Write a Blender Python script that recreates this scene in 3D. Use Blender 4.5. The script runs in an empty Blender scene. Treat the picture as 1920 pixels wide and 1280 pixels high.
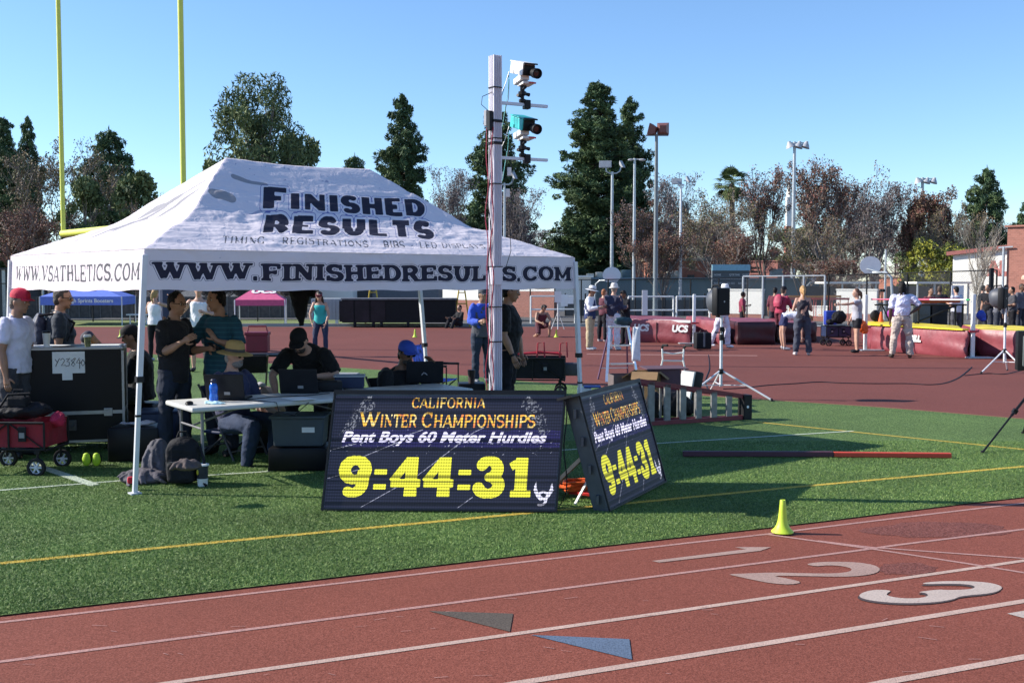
import bpy, bmesh, math, random
import numpy as np
from mathutils import Vector, Matrix, Euler, noise
R = math.radians
random.seed(7)
sc = bpy.context.scene
COL = sc.collection
# ---------------------------------------------------------------- camera, sky, sun, exposure
CH, F, PITCH = 1.8, 2000.0, math.atan(110 / 2000.0)
cd = bpy.data.cameras.new('camera'); cam = bpy.data.objects.new('camera', cd); COL.objects.link(cam)
cd.sensor_width = 36.0; cd.lens = 36.0 * F / 1920.0; cd.clip_start = .1; cd.clip_end = 3000
cam.location = (0, 0, CH); cam.rotation_euler = (R(90) - PITCH, 0, 0)
sc.camera = cam
SUN_EL, SUN_AZ = R(31), math.atan2(-1, .10)          # azimuth measured from +Y towards +X
w = bpy.data.worlds.new('World'); sc.world = w; w.use_nodes = True
nt = w.node_tree; bg = nt.nodes['Background']
sky = nt.nodes.new('ShaderNodeTexSky'); sky.sky_type = 'NISHITA'; sky.sun_disc = False
sky.sun_elevation = SUN_EL; sky.sun_rotation = SUN_AZ; sky.air_density = 1.0; sky.dust_density = .0; sky.ozone_density = 6.0; sky.altitude = 300
nt.links.new(sky.outputs[0], bg.inputs[0]); bg.inputs[1].default_value = .133
sd = bpy.data.lights.new('sun', 'SUN'); sun = bpy.data.objects.new('sun', sd); COL.objects.link(sun)
sd.energy = 5.0; sd.angle = R(.53); sd.color = (1, .94, .85)
sdir = Vector((math.sin(SUN_AZ) * math.cos(SUN_EL), math.cos(SUN_AZ) * math.cos(SUN_EL), math.sin(SUN_EL)))
sun.rotation_euler = sdir.to_track_quat('Z', 'Y').to_euler(); sun.location = (-20, 0, 30)
sc.view_settings.view_transform = 'Standard'; sc.view_settings.look = 'None'
sc.view_settings.exposure = .67; sc.view_settings.gamma = 1
sc.cycles.max_bounces = 8; sc.cycles.transparent_max_bounces = 12
# ---------------------------------------------------------------- photo measurements -> world points
_f = Vector((0, math.cos(PITCH), -math.sin(PITCH))); _u = Vector((0, math.sin(PITCH), math.cos(PITCH)))
def ray(px, py): return Vector(((px - 960) / F, 0, 0)) + _f - _u * ((py - 640) / F)
def G(px, py, z=0.0):
    d = ray(px, py); return Vector((0, 0, CH)) + d * ((z - CH) / d.z)
def H(px, py, Y):
    d = ray(px, py); return Vector((0, 0, CH)) + d * (Y / d.y)
def V(*a): return Vector(a)
# ---------------------------------------------------------------- materials
MATS = {}
def mat(name, col, rough=.6, metal=0, var=.12, scale=8, bump=0, bscale=40, spec=.5, emit=None, es=1, coat=0, alpha=1, trans=0, dist=.02, sheen=0):
    if name in MATS: return MATS[name]
    m = bpy.data.materials.new(name); m.use_nodes = True; n = m.node_tree; b = n.nodes['Principled BSDF']; MATS[name] = m
    c = tuple(col) + (1,)
    b.inputs['Roughness'].default_value = rough; b.inputs['Metallic'].default_value = metal
    b.inputs['Specular IOR Level'].default_value = spec; b.inputs['Coat Weight'].default_value = coat
    b.inputs['Alpha'].default_value = alpha; b.inputs['Transmission Weight'].default_value = trans
    if sheen: b.inputs['Sheen Weight'].default_value = sheen
    if var or bump: tc = n.nodes.new('ShaderNodeTexCoord')
    if var:
        t = n.nodes.new('ShaderNodeTexNoise'); t.inputs['Scale'].default_value = scale; t.inputs['Detail'].default_value = 5
        n.links.new(tc.outputs['Object'], t.inputs['Vector'])
        r = n.nodes.new('ShaderNodeValToRGB'); r.color_ramp.elements[0].position = .3; r.color_ramp.elements[1].position = .7
        r.color_ramp.elements[0].color = tuple(max(0, x * (1 - var)) for x in col) + (1,)
        r.color_ramp.elements[1].color = tuple(min(1, x * (1 + var)) for x in col) + (1,)
        n.links.new(t.outputs[0], r.inputs[0]); n.links.new(r.outputs[0], b.inputs['Base Color'])
        mr = n.nodes.new('ShaderNodeMapRange'); mr.inputs[3].default_value = max(0, rough - .08); mr.inputs[4].default_value = min(1, rough + .08)
        n.links.new(t.outputs[0], mr.inputs[0]); n.links.new(mr.outputs[0], b.inputs['Roughness'])
    else: b.inputs['Base Color'].default_value = c
    if bump:
        t2 = n.nodes.new('ShaderNodeTexNoise'); t2.inputs['Scale'].default_value = bscale; t2.inputs['Detail'].default_value = 4
        n.links.new(tc.outputs['Object'], t2.inputs['Vector'])
        bp = n.nodes.new('ShaderNodeBump'); bp.inputs['Strength'].default_value = bump; bp.inputs['Distance'].default_value = dist
        n.links.new(t2.outputs[0], bp.inputs['Height']); n.links.new(bp.outputs[0], b.inputs['Normal'])
    if max(col) < .03 and rough > .3: b.inputs['Specular IOR Level'].default_value = min(spec, .22)
    if emit: b.inputs['Emission Color'].default_value = tuple(emit) + (1,); b.inputs['Emission Strength'].default_value = es
    return m
def N(m, kind, **kw):
    nd = m.node_tree.nodes.new(kind)
    for k, v in kw.items():
        if k.startswith('i_'): nd.inputs[k[2:].replace('_', ' ')].default_value = v
        else: setattr(nd, k, v)
    return nd
# ---------------------------------------------------------------- tagging
def tag(o, label=None, cat=None, group=None, kind=None):
    if label: o['label'] = label
    if cat: o['category'] = cat
    if group: o['group'] = group
    if kind: o['kind'] = kind
    return o
def thing(name, label, cat, loc=(0, 0, 0), rz=0, group=None, parent=None):
    o = bpy.data.objects.new(name, None); COL.objects.link(o); o.location = loc; o.rotation_euler = (0, 0, rz)
    o.empty_display_size = .1
    return tag(o, label, cat, group)
def inv(o): return (Matrix.Translation(o.location) @ o.rotation_euler.to_matrix().to_4x4()).inverted()
# ---------------------------------------------------------------- mesh builder
class MB:
    def __init__(s): s.v = []; s.f = []; s.m = []; s.cur = 0
    def mi(s, i): s.cur = i; return s
    def add(s, vs, fs):
        b = len(s.v); s.v += [tuple(p) for p in vs]; s.f += [tuple(b + i for i in f) for f in fs]; s.m += [s.cur] * len(fs); return s
    def hexa(s, p):   # 8 points: bottom 4 ccw, top 4 ccw
        return s.add(p, [(3, 2, 1, 0), (4, 5, 6, 7), (0, 1, 5, 4), (1, 2, 6, 5), (2, 3, 7, 6), (3, 0, 4, 7)])
    def box(s, c, d, rot=None, M=None, bev=0):
        c = Vector(c); hx, hy, hz = d[0] / 2, d[1] / 2, d[2] / 2
        if rot is not None: M = Euler(rot).to_matrix()
        if bev:
            bm = bmesh.new(); bmesh.ops.create_cube(bm, size=1)
            for v in bm.verts: v.co = Vector((v.co.x * d[0], v.co.y * d[1], v.co.z * d[2]))
            bmesh.ops.bevel(bm, geom=bm.edges[:], offset=bev, segments=2, affect='EDGES', profile=.5)
            vs = [v.co.copy() for v in bm.verts]; fs = [[v.index for v in f.verts] for f in bm.faces]; bm.free()
            if M is not None: vs = [M @ v for v in vs]
            return s.add([v + c for v in vs], fs)
        P = [Vector((x, y, z)) for z in (-hz, hz) for x, y in ((-hx, -hy), (hx, -hy), (hx, hy), (-hx, hy))]
        if M is not None: P = [M @ p for p in P]
        return s.hexa([p + c for p in P])
    def tube(s, path, r, n=8, cap=True, closed=False):
        path = [Vector(p) for p in path]; k = len(path)
        rs = [r] * k if isinstance(r, (int, float)) else list(r)
        vs = []; fs = []; up = None
        for i, p in enumerate(path):
            t = (path[min(i + 1, k - 1)] - path[max(i - 1, 0)])
            if closed: t = path[(i + 1) % k] - path[i - 1]
            if t.length < 1e-9: t = Vector((0, 0, 1))
            t.normalize()
            if up is None: up = Vector((0, 0, 1)) if abs(t.z) < .9 else Vector((1, 0, 0))
            a = t.cross(up)
            if a.length < 1e-6: a = t.orthogonal()
            a.normalize(); b = a.cross(t).normalized(); up = b
            for j in range(n):
                q = 2 * math.pi * j / n + math.pi / n; vs.append(p + (a * math.cos(q) + b * math.sin(q)) * rs[i])
        for i in range(k if closed else k - 1):
            i2 = (i + 1) % k
            for j in range(n): fs.append((i * n + j, i * n + (j + 1) % n, i2 * n + (j + 1) % n, i2 * n + j))
        if cap and not closed: fs.append(tuple(range(n))[::-1]); fs.append(tuple((k - 1) * n + j for j in range(n)))
        return s.add(vs, [f[::-1] for f in fs])
    def beam(s, p0, p1, w, h, up=(0, 0, 1)):
        p0 = Vector(p0); p1 = Vector(p1); t = (p1 - p0).normalized(); up = Vector(up)
        a = t.cross(up)
        if a.length < 1e-5: a = t.orthogonal()
        a.normalize(); b = a.cross(t).normalized()
        P = []
        for p in (p0, p1):
            for x, y in ((-1, -1), (1, -1), (1, 1), (-1, 1)): P.append(p + a * x * w / 2 + b * y * h / 2)
        return s.add(P, [(0, 1, 2, 3), (7, 6, 5, 4), (0, 4, 5, 1), (1, 5, 6, 2), (2, 6, 7, 3), (3, 7, 4, 0)])
    def lathe(s, prof, c=(0, 0, 0), n=16, M=None, cap=True):
        c = Vector(c); vs = []; fs = []
        for r, z in prof:
            for j in range(n):
                q = 2 * math.pi * j / n; p = Vector((r * math.cos(q), r * math.sin(q), z))
                vs.append((M @ p if M is not None else p) + c)
        for i in range(len(prof) - 1):
            for j in range(n): fs.append((i * n + j, i * n + (j + 1) % n, (i + 1) * n + (j + 1) % n, (i + 1) * n + j))
        if cap: fs.append(tuple(range(n))[::-1]); fs.append(tuple((len(prof) - 1) * n + j for j in range(n)))
        return s.add(vs, fs)
    def ell(s, c, r, nu=12, nv=8, M=None):
        c = Vector(c); vs = []; fs = []
        for i in range(nv + 1):
            ph = math.pi * i / nv
            for j in range(nu):
                q = 2 * math.pi * j / nu
                p = Vector((r[0] * math.sin(ph) * math.cos(q), r[1] * math.sin(ph) * math.sin(q), r[2] * math.cos(ph)))
                vs.append((M @ p if M is not None else p) + c)
        for i in range(nv):
            for j in range(nu): fs.append((i * nu + j, (i + 1) * nu + j, (i + 1) * nu + (j + 1) % nu, i * nu + (j + 1) % nu))
        return s.add(vs, fs)
    def prism(s, poly, h, M=None, o=(0, 0, 0)):   # poly in xy, thickness h in z
        n = len(poly); vs = [Vector((x, y, 0)) for x, y in poly] + [Vector((x, y, h)) for x, y in poly]
        if M is not None: vs = [M @ v for v in vs]
        o = Vector(o); vs = [v + o for v in vs]
        return s.add(vs, [tuple(range(n))[::-1], tuple(range(n, 2 * n))] + [(i, (i + 1) % n, n + (i + 1) % n, n + i) for i in range(n)])
    def grid(s, fn, nu, nv):
        vs = [fn(i / nu, j / nv) for j in range(nv + 1) for i in range(nu + 1)]
        return s.add(vs, [(j * (nu + 1) + i, j * (nu + 1) + i + 1, (j + 1) * (nu + 1) + i + 1, (j + 1) * (nu + 1) + i) for j in range(nv) for i in range(nu)])
    def build(s, name, mats, parent=None, smooth=False, world=False, bevel=0, label=None, mod=None):
        me = bpy.data.meshes.new(name); vs = s.v
        if world and parent is not None:
            M = inv(parent); vs = [tuple(M @ Vector(v)) for v in vs]
        me.from_pydata(vs, [], s.f)
        if not isinstance(mats, (list, tuple)): mats = [mats]
        for m in mats: me.materials.append(m)
        if len(mats) > 1: me.polygons.foreach_set('material_index', s.m)
        me.validate(); me.update()
        bm = bmesh.new(); bm.from_mesh(me); bmesh.ops.recalc_face_normals(bm, faces=bm.faces); bm.to_mesh(me); bm.free()
        if smooth:
            me.polygons.foreach_set('use_smooth', [True] * len(me.polygons))
            if smooth != 2:
                try: me.set_sharp_from_angle(angle=R(38))
                except Exception: pass
        o = bpy.data.objects.new(name, me); COL.objects.link(o)
        if bevel:
            b = o.modifiers.new('bevel', 'BEVEL'); b.width = bevel; b.segments = 2; b.limit_method = 'ANGLE'; b.angle_limit = R(40)
        if parent is not None: o.parent = parent
        if label: o['label'] = label
        return o
def copy_tree(o, parent=None):
    c = o.copy(); COL.objects.link(c)
    if parent is not None: c.parent = parent
    for ch in KIDS.get(o.name, None) or [x for x in o.children]: copy_tree(ch, c)
    return c
KIDS = {}
def dup(o, loc, rz=0, scale=None, label=None, group=None):
    c = copy_tree(o); c.location = loc; c.rotation_euler = (0, 0, rz)
    if scale is not None: c.scale = (scale,) * 3 if isinstance(scale, (int, float)) else scale
    if label: c['label'] = label
    if group: c['group'] = group
    return c
# ---------------------------------------------------------------- text as outline curves (small lettering)
def text_mesh(s, size, bold=0, shear=0, space=1.0):
    cu = bpy.data.curves.new('t', 'FONT'); cu.body = s; cu.size = size; cu.align_x = 'CENTER'; cu.align_y = 'CENTER'
    cu.offset = bold; cu.shear = shear; cu.space_character = space; cu.resolution_u = 4
    o = bpy.data.objects.new('t', cu); COL.objects.link(o)
    dg = bpy.context.evaluated_depsgraph_get(); me = bpy.data.meshes.new_from_object(o.evaluated_get(dg))
    bpy.data.objects.remove(o); bpy.data.curves.remove(cu)
    return me
def lettering(s, size, origin, xdir, ydir, material, parent, name='lettering', bold=0, shear=0, space=1.0, world=True, label=None, sx=1):
    me = text_mesh(s, size, bold, shear, space); origin = Vector(origin); xd = Vector(xdir).normalized(); yd = Vector(ydir).normalized()
    M = inv(parent) if (world and parent is not None) else Matrix.Identity(4)
    for v in me.vertices: v.co = M @ (origin + xd * v.co.x * sx + yd * v.co.y)
    me.materials.clear(); me.materials.append(material)
    o = bpy.data.objects.new(name, me); COL.objects.link(o); o.parent = parent
    if label: o['label'] = label
    return o
# ---------------------------------------------------------------- slab letters as distance fields
GLY = {
 'A': (.8, [('l', .02, 0, .36, 1, 0), ('l', .44, 1, .78, 0, 1), ('l', .2, .3, .6, .3, 0)], [(.0, 0), (.8, 0)]),
 'B': (.72, [('l', .1, 0, .1, 1, 1), ('a', .34, .74, .3, .26, -90, 90), ('a', .34, .26, .36, .26, -90, 90), ('l', .1, 1, .36, 1, 0), ('l', .1, .5, .36, .5, 0), ('l', .1, 0, .36, 0, 0)], [(.06, 0, .12), (.06, 1, .12)]),
 'C': (.75, [('a', .4, .5, .38, .5, 45, 315), ('l', .7, .62, .7, 1, 3)], []),
 'D': (.8, [('l', .12, 0, .12, 1, 1), ('a', .34, .5, .42, .5, -90, 90), ('l', .12, 1, .36, 1, 0), ('l', .12, 0, .36, 0, 0)], [(.07, 0, .12), (.07, 1, .12)]),
 'E': (.72, [('l', .12, 0, .12, 1, 1), ('l', .1, 1, .66, 1, 0), ('l', .1, .5, .5, .5, 0), ('l', .1, 0, .7, 0, 0), ('l', .66, .72, .66, 1, 3), ('l', .7, .28, .7, 0, 3), ('l', .5, .36, .5, .64, 3)], [(.07, 0, .12), (.07, 1, .12)]),
 'F': (.68, [('l', .12, 0, .12, 1, 1), ('l', .1, 1, .66, 1, 0), ('l', .1, .5, .5, .5, 0), ('l', .66, .72, .66, 1, 3), ('l', .5, .36, .5, .64, 3)], [(.12, 0), (.07, 1, .12)]),
 'G': (.78, [('a', .4, .5, .38, .5, 45, 330), ('l', .7, .62, .7, 1, 3), ('l', .7, 0, .7, .42, 1), ('l', .5, .42, .78, .42, 0)], []),
 'H': (.84, [('l', .14, 0, .14, 1, 1), ('l', .7, 0, .7, 1, 1), ('l', .14, .5, .7, .5, 0)], [(.14, 0), (.14, 1), (.7, 0), (.7, 1)]),
 'I': (.32, [('l', .16, 0, .16, 1, 1)], [(.16, 0), (.16, 1)]),
 'L': (.7, [('l', .14, 0, .14, 1, 1), ('l', .1, 0, .66, 0, 0), ('l', .66, 0, .66, .34, 3)], [(.14, 1), (.08, 0, .12)]),
 'M': (1.02, [('l', .14, 0, .14, 1, 1), ('l', .88, 0, .88, 1, 1), ('l', .16, 1, .51, .15, 0), ('l', .86, 1, .51, .15, 0)], [(.14, 0), (.88, 0), (.08, 1, .12), (.94, 1, .12)]),
 'N': (.86, [('l', .14, 0, .14, 1, 0), ('l', .74, 0, .74, 1, 0), ('l', .16, .98, .72, .02, 1)], [(.12, 0), (.74, 1), (.06, 1, .12)]),
 'O': (.82, [('a', .41, .5, .38, .5, 0, 360)], []),
 'P': (.7, [('l', .12, 0, .12, 1, 1), ('a', .36, .73, .32, .27, -90, 90), ('l', .12, 1, .38, 1, 0), ('l', .12, .46, .38, .46, 0)], [(.12, 0), (.07, 1, .12)]),
 'R': (.8, [('l', .12, 0, .12, 1, 1), ('a', .38, .74, .3, .26, -90, 90), ('l', .12, 1, .4, 1, 0), ('l', .12, .48, .4, .48, 0), ('l', .42, .48, .68, .04, 1)], [(.12, 0), (.07, 1, .12), (.72, 0, .12)]),
 'S': (.68, [('a', .34, .75, .3, .25, 52, 270), ('a', .34, .25, .32, .25, 90, -128), ('l', .62, .7, .62, 1, 3), ('l', .04, 0, .04, .3, 3)], []),
 'T': (.76, [('l', .38, 0, .38, 1, 1), ('l', .03, 1, .73, 1, 0), ('l', .03, .72, .03, 1, 3), ('l', .73, .72, .73, 1, 3)], [(.38, 0)]),
 'U': (.84, [('l', .14, .35, .14, 1, 1), ('l', .7, .35, .7, 1, 1), ('a', .42, .35, .28, .35, 180, 360)], [(.14, 1), (.7, 1)]),
 'V': (.8, [('l', .06, 1, .38, 0, 1), ('l', .74, 1, .42, 0, 0)], [(.06, 1), (.74, 1)]),
 'W': (1.14, [('l', .08, 1, .32, 0, 1), ('l', .57, .9, .34, 0, 0), ('l', .57, .9, .8, 0, 1), ('l', 1.06, 1, .82, 0, 0)], [(.08, 1), (1.06, 1), (.57, 1, .15)]),
 'Y': (.8, [('l', .06, 1, .4, .45, 1), ('l', .74, 1, .4, .45, 0), ('l', .4, 0, .4, .45, 1)], [(.4, 0), (.06, 1), (.74, 1)]),
 '.': (.2, [('l', -.06, .04, .12, .04, 1)], []),
 '-': (.6, [('l', .15, .45, .45, .45, 0)], []),
 ' ': (.45, [], []),
 ':': (.42, [('l', .21, .11, .21, .27, 2), ('l', .21, .56, .21, .72, 2)], []),
 '1': (.66, [('l', .38, 0, .38, 1, 1), ('l', .36, 1, .1, .82, 0)], [(.38, 0, .26)]),
 '3': (.76, [('a', .36, .75, .27, .25, 150, -90), ('a', .36, .25, .32, .25, 90, -160)], []),
 '4': (.8, [('l', .46, 1, .06, .34, 0), ('l', .02, .3, .78, .3, 0), ('l', .54, 0, .54, 1, 1)], [(.54, 0, .18)]),
 '9': (.8, [('a', .4, .70, .33, .30, 0, 360), ('l', .62, .33, .62, .70, 1), ('a', .36, .33, .31, .33, 0, -118)], []),
}
def sdf_text(s, X, Y, T=.2, t=.13, serif=.0, gap=.1, shear=0, sdefault=None):
    """X, Y arrays in cap heights, text starts at x=0; returns (distance <0 inside, width)"""
    D = np.full(X.shape, 9.0); x0 = 0
    X = X - shear * Y
    for ch in s:
        wd, prims, ser = GLY[ch]
        box = (X > x0 - .5) & (X < x0 + wd + .5) & (Y > -.5) & (Y < 1.5)
        if box.any() and prims:
            x = X[box] - x0; y = Y[box]; d = np.full(x.shape, 9.0)
            def seg(xa, ya, xb, yb, hw, flat):
                ya = hw_y(ya); yb = hw_y(yb)
                dx, dy = xb - xa, yb - ya; L = math.hypot(dx, dy) + 1e-9; ux, uy = dx / L, dy / L
                px, py = x - (xa + xb) / 2, y - (ya + yb) / 2
                u = np.abs(px * ux + py * uy) - L / 2 - (0 if flat else 0); v = np.abs(-px * uy + py * ux) - hw
                if flat:
                    q = np.maximum(u, v); o = np.hypot(np.maximum(u, 0), np.maximum(v, 0))
                    np.minimum(d, np.where(q > 0, o, q), out=d)
                else:
                    np.minimum(d, np.hypot(np.maximum(u, 0), np.abs(-px * uy + py * ux)) - hw, out=d)
            def hw_y(v): return t / 2 + v * (1 - t)
            for p in prims:
                if p[0] == 'l':
                    if p[5] == 3 and not serif: continue
                    hw = (t, T, T * 1.05, t)[p[5]] / 2
                    a = [p[1], p[2], p[3], p[4]]
                    if abs(p[1] - p[3]) > .02 and abs(p[2] - p[4]) > .02: pass
                    seg(a[0], a[1], a[2], a[3], hw, True)
                    if a[0] == a[2]:  # vertical: reach the full cap height
                        lo, hi = min(a[1], a[3]), max(a[1], a[3])
                        if hi > .95: seg(a[0], .9, a[0], 1.0 + t / 2, hw, True)
                        if lo < .05: seg(a[0], .1, a[0], -t / 2, hw, True)
                else:
                    _, cx, cy, rx, ry, a0, a1 = p; n = 14
                    k = [R(a0 + (a1 - a0) * i / n) for i in range(n + 1)]; rx2 = rx - max(0, T / 2 - .1)
                    pts = [(cx + rx2 * math.cos(q), cy + ry * math.sin(q), abs(math.cos(q))) for q in k]
                    for A, B in zip(pts, pts[1:]): seg(A[0], A[1], B[0], B[1], (t + (T - t) * (A[2] + B[2]) / 2) / 2, False)
            if serif:
                for q in ser:
                    hw2 = (q[2] if len(q) > 2 else .0) or T / 2 + serif
                    if len(q) > 2: hw2 = T / 2 + serif * .4 if q[2] < .2 else q[2]
                    seg(q[0] - hw2, q[1], q[0] + hw2, q[1], t * .42, True)
            D[box] = np.minimum(D[box], d)
        x0 += wd + gap
    return D, x0 - gap
def text_width(s, gap): return sum(GLY[c][0] + gap for c in s) - gap
def grid_mesh(name, P, attrs, mats, parent=None, world=True, smooth=True, double=0):
    """P: (ny, nx, 3) points; attrs: {name: (ny, nx)}"""
    ny, nx = P.shape[:2]; v = P.reshape(-1, 3)
    if world and parent is not None:
        M = np.array(inv(parent)); v = v @ M[:3, :3].T + M[:3, 3]
    idx = np.arange(ny * nx).reshape(ny, nx)
    f = np.stack([idx[:-1, :-1], idx[:-1, 1:], idx[1:, 1:], idx[1:, :-1]], -1).reshape(-1, 4)
    me = bpy.data.meshes.new(name)
    me.vertices.add(len(v)); me.vertices.foreach_set('co', v.astype(np.float32).ravel())
    me.loops.add(f.size); me.loops.foreach_set('vertex_index', f.ravel().astype(np.int32))
    me.polygons.add(len(f)); me.polygons.foreach_set('loop_start', np.arange(0, f.size, 4, dtype=np.int32))
    me.polygons.foreach_set('loop_total', np.full(len(f), 4, dtype=np.int32))
    me.update(calc_edges=True); me.validate()
    for k, a in attrs.items():
        at = me.attributes.new(k, 'FLOAT', 'POINT'); at.data.foreach_set('value', a.astype(np.float32).ravel())
    for m in (mats if isinstance(mats, (list, tuple)) else [mats]): me.materials.append(m)
    if smooth: me.polygons.foreach_set('use_smooth', [True] * len(me.polygons))
    o = bpy.data.objects.new(name, me); COL.objects.link(o)
    if parent is not None: o.parent = parent
    return o
def ink_layer(m, col_socket, attr, lo, hi, col):
    """mix col over col_socket where lo < attr < hi"""
    a = N(m, 'ShaderNodeAttribute', attribute_name=attr)
    g1 = N(m, 'ShaderNodeMath', operation='LESS_THAN'); g1.inputs[1].default_value = hi; m.node_tree.links.new(a.outputs['Fac'], g1.inputs[0])
    g2 = N(m, 'ShaderNodeMath', operation='GREATER_THAN'); g2.inputs[1].default_value = lo; m.node_tree.links.new(a.outputs['Fac'], g2.inputs[0])
    mu = N(m, 'ShaderNodeMath', operation='MULTIPLY'); m.node_tree.links.new(g1.outputs[0], mu.inputs[0]); m.node_tree.links.new(g2.outputs[0], mu.inputs[1])
    mx = N(m, 'ShaderNodeMix', data_type='RGBA'); m.node_tree.links.new(mu.outputs[0], mx.inputs[0])
    m.node_tree.links.new(col_socket, mx.inputs[6]); mx.inputs[7].default_value = tuple(col) + (1,)
    return mx.outputs[2]
# ================================================================ the ground
def ground_poly(name, pts, z, m, th=0):
    me = bpy.data.meshes.new(name); bm = bmesh.new()
    vs = [bm.verts.new((p[0], p[1], z)) for p in pts]; f = bm.faces.new(vs)
    if f.normal.z < 0: f.normal_flip()
    bm.normal_update()
    if f.normal.z < 0: bmesh.ops.reverse_faces(bm, faces=[f])
    bmesh.ops.triangulate(bm, faces=bm.faces[:]); bm.to_mesh(me); bm.free()
    me.materials.append(m); o = bpy.data.objects.new(name, me); COL.objects.link(o)
    return tag(o, kind='structure')
def granular(name, c0, c1, c2, s1, s2, bump, rough=.9, big=.25, streak=None, spec=.25):
    m = bpy.data.materials.new(name); m.use_nodes = True; L = m.node_tree.links; b = m.node_tree.nodes['Principled BSDF']
    b.inputs['Roughness'].default_value = rough; b.inputs['Specular IOR Level'].default_value = spec
    tc = N(m, 'ShaderNodeTexCoord')
    t1 = N(m, 'ShaderNodeTexNoise', i_Scale=s1, i_Detail=3, i_Roughness=.7); L.new(tc.outputs['Object'], t1.inputs['Vector'])
    if streak:
        mp = N(m, 'ShaderNodeMapping'); mp.inputs['Scale'].default_value = streak; L.new(tc.outputs['Object'], mp.inputs['Vector']); L.new(mp.outputs[0], t1.inputs['Vector'])
    t2 = N(m, 'ShaderNodeTexNoise', i_Scale=s2, i_Detail=6, i_Roughness=.65); L.new(tc.outputs['Object'], t2.inputs['Vector'])
    r = N(m, 'ShaderNodeValToRGB'); e = r.color_ramp.elements
    e[0].position = .36; e[0].color = tuple(c0) + (1,); e[1].position = .66; e[1].color = tuple(c2) + (1,)
    k = e.new(.5); k.color = tuple(c1) + (1,)
    L.new(t1.outputs[0], r.inputs[0])
    mr = N(m, 'ShaderNodeMapRange'); mr.inputs[1].default_value = .3; mr.inputs[2].default_value = .7; mr.inputs[3].default_value = 1 - big; mr.inputs[4].default_value = 1 + big
    L.new(t2.outputs[0], mr.inputs[0])
    mx = N(m, 'ShaderNodeMix', data_type='RGBA', blend_type='MULTIPLY'); mx.inputs[0].default_value = 1
    L.new(r.outputs[0], mx.inputs[6]); L.new(mr.outputs[0], mx.inputs[7]); L.new(mx.outputs[2], b.inputs['Base Color'])
    bp = N(m, 'ShaderNodeBump'); bp.inputs['Strength'].default_value = bump; bp.inputs['Distance'].default_value = .02
    L.new(t1.outputs[0], bp.inputs['Height']); L.new(bp.outputs[0], b.inputs['Normal'])
    return m
m_asph = granular('asphalt', (.09, .085, .08), (.13, .125, .12), (.17, .165, .16), 30, .15, .2, big=.15)
m_red = granular('red_rubber', (.125, .034, .021), (.215, .058, .036), (.29, .095, .066), 120, .35, .3, big=.12)
m_red2 = granular('red_rubber_far', (.125, .037, .028), (.158, .047, .036), (.195, .063, .049), 60, .3, .4, big=.10)
m_turf = granular('turf', (.022, .048, .010), (.092, .165, .038), (.28, .37, .12), 55, .45, 1.0, big=.24, streak=(1.0, 1.6, 1), spec=.3)
ground_poly('ground', [(-700, -60), (700, -60), (700, 1500), (-700, 1500)], 0, m_asph)
near = [(-400, 1212), (0, 1157), (560, 1093), (1000, 1041), (1280, 1009), (1437, 992), (1560, 977.5), (1667, 964), (1813, 946), (1920, 934), (2300, 892)]
far = [(2300, 808), (1920, 787), (1650, 765), (1330, 744), (1100, 725), (960, 714), (840, 702), (470, 680), (225, 660), (0, 645), (-300, 633)]
ground_poly('running_track', [(-60, -8), (60, -8), (60, 43.5), (-60, 43.5)], .004, m_red)
ground_poly('red_apron', [G(*p).xy for p in far] + [(-30, 30), (-60, 43.2), (60, 43.2), (30, 11)], .008, m_red2)
ground_poly('turf_field', [G(*p).xy for p in near + far], .0125, m_turf)
ground_poly('grass_verge', [(-60, 43.5), (-14, 43.5), (-4, 47), (-4, 52), (-60, 52)], .006, granular('dry_grass', (.07, .09, .03), (.16, .2, .07), (.3, .32, .14), 30, .4, .4, big=.3))
# painted lines
def strip(name, pts, wd, z, m, pix=True):
    P = [G(*p) for p in pts] if pix else [Vector(p) for p in pts]
    Q = []
    for a, b in zip(P, P[1:]):
        k = max(1, int((b - a).length / .5)); Q += [a.lerp(b, i / k) for i in range(k)]
    Q.append(P[-1])
    mb = MB(); L = []; Rr = []
    for i, p in enumerate(Q):
        t = (Q[min(i + 1, len(Q) - 1)] - Q[max(0, i - 1)]).normalized(); n = Vector((-t.y, t.x, 0)) * wd / 2
        L.append(p + n); Rr.append(p - n)
    for i in range(len(Q) - 1): mb.add([Rr[i].xy[:] + (z,), Rr[i + 1].xy[:] + (z,), L[i + 1].xy[:] + (z,), L[i].xy[:] + (z,)], [(0, 1, 2, 3)])
    return tag(mb.build(name, m), kind='structure')
def paint(name, c, worn=.25):
    return granular(name, tuple(x * (1 - worn) for x in c), c, tuple(min(1, x * 1.08) for x in c), 90, 2.5, .3, big=.10)
m_line = paint('lane_paint', (.48, .335, .275)); m_line2 = paint('worn_paint', (.42, .23, .20), .35)
m_yel = paint('yellow_turf_paint', (.55, .40, .07), .3); m_wht = paint('white_turf_paint', (.50, .56, .44), .3)
strip('lane_line', [(-700, 1248), (0, 1168), (1280, 1020), (1440, 1002)], .034, .0064, m_line2)
strip('lane_line', [(1440, 1002), (1560, 987), (1707, 969), (1920, 944), (2400, 890)], .036, .0065, m_line2)
strip('lane_line', [(-700, 1330), (0, 1242), (1280, 1075), (1617, 1032), (1680, 1023), (1920, 993), (2400, 945)], .036, .0066, m_line2)
strip('lane_line', [(-400, 1392), (330, 1280), (1280, 1145), (1847, 1063), (1920, 1052), (2400, 985)], .045, .0067, m_line)
strip('lane_line', [(400, 1378), (985, 1280), (1280, 1233), (1920, 1128), (2400, 1050)], .055, .0068, m_line)
strip('lane_line', [(900, 1440), (1663, 1280), (1920, 1233), (2400, 1150)], .055, .0069, m_line)
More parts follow.
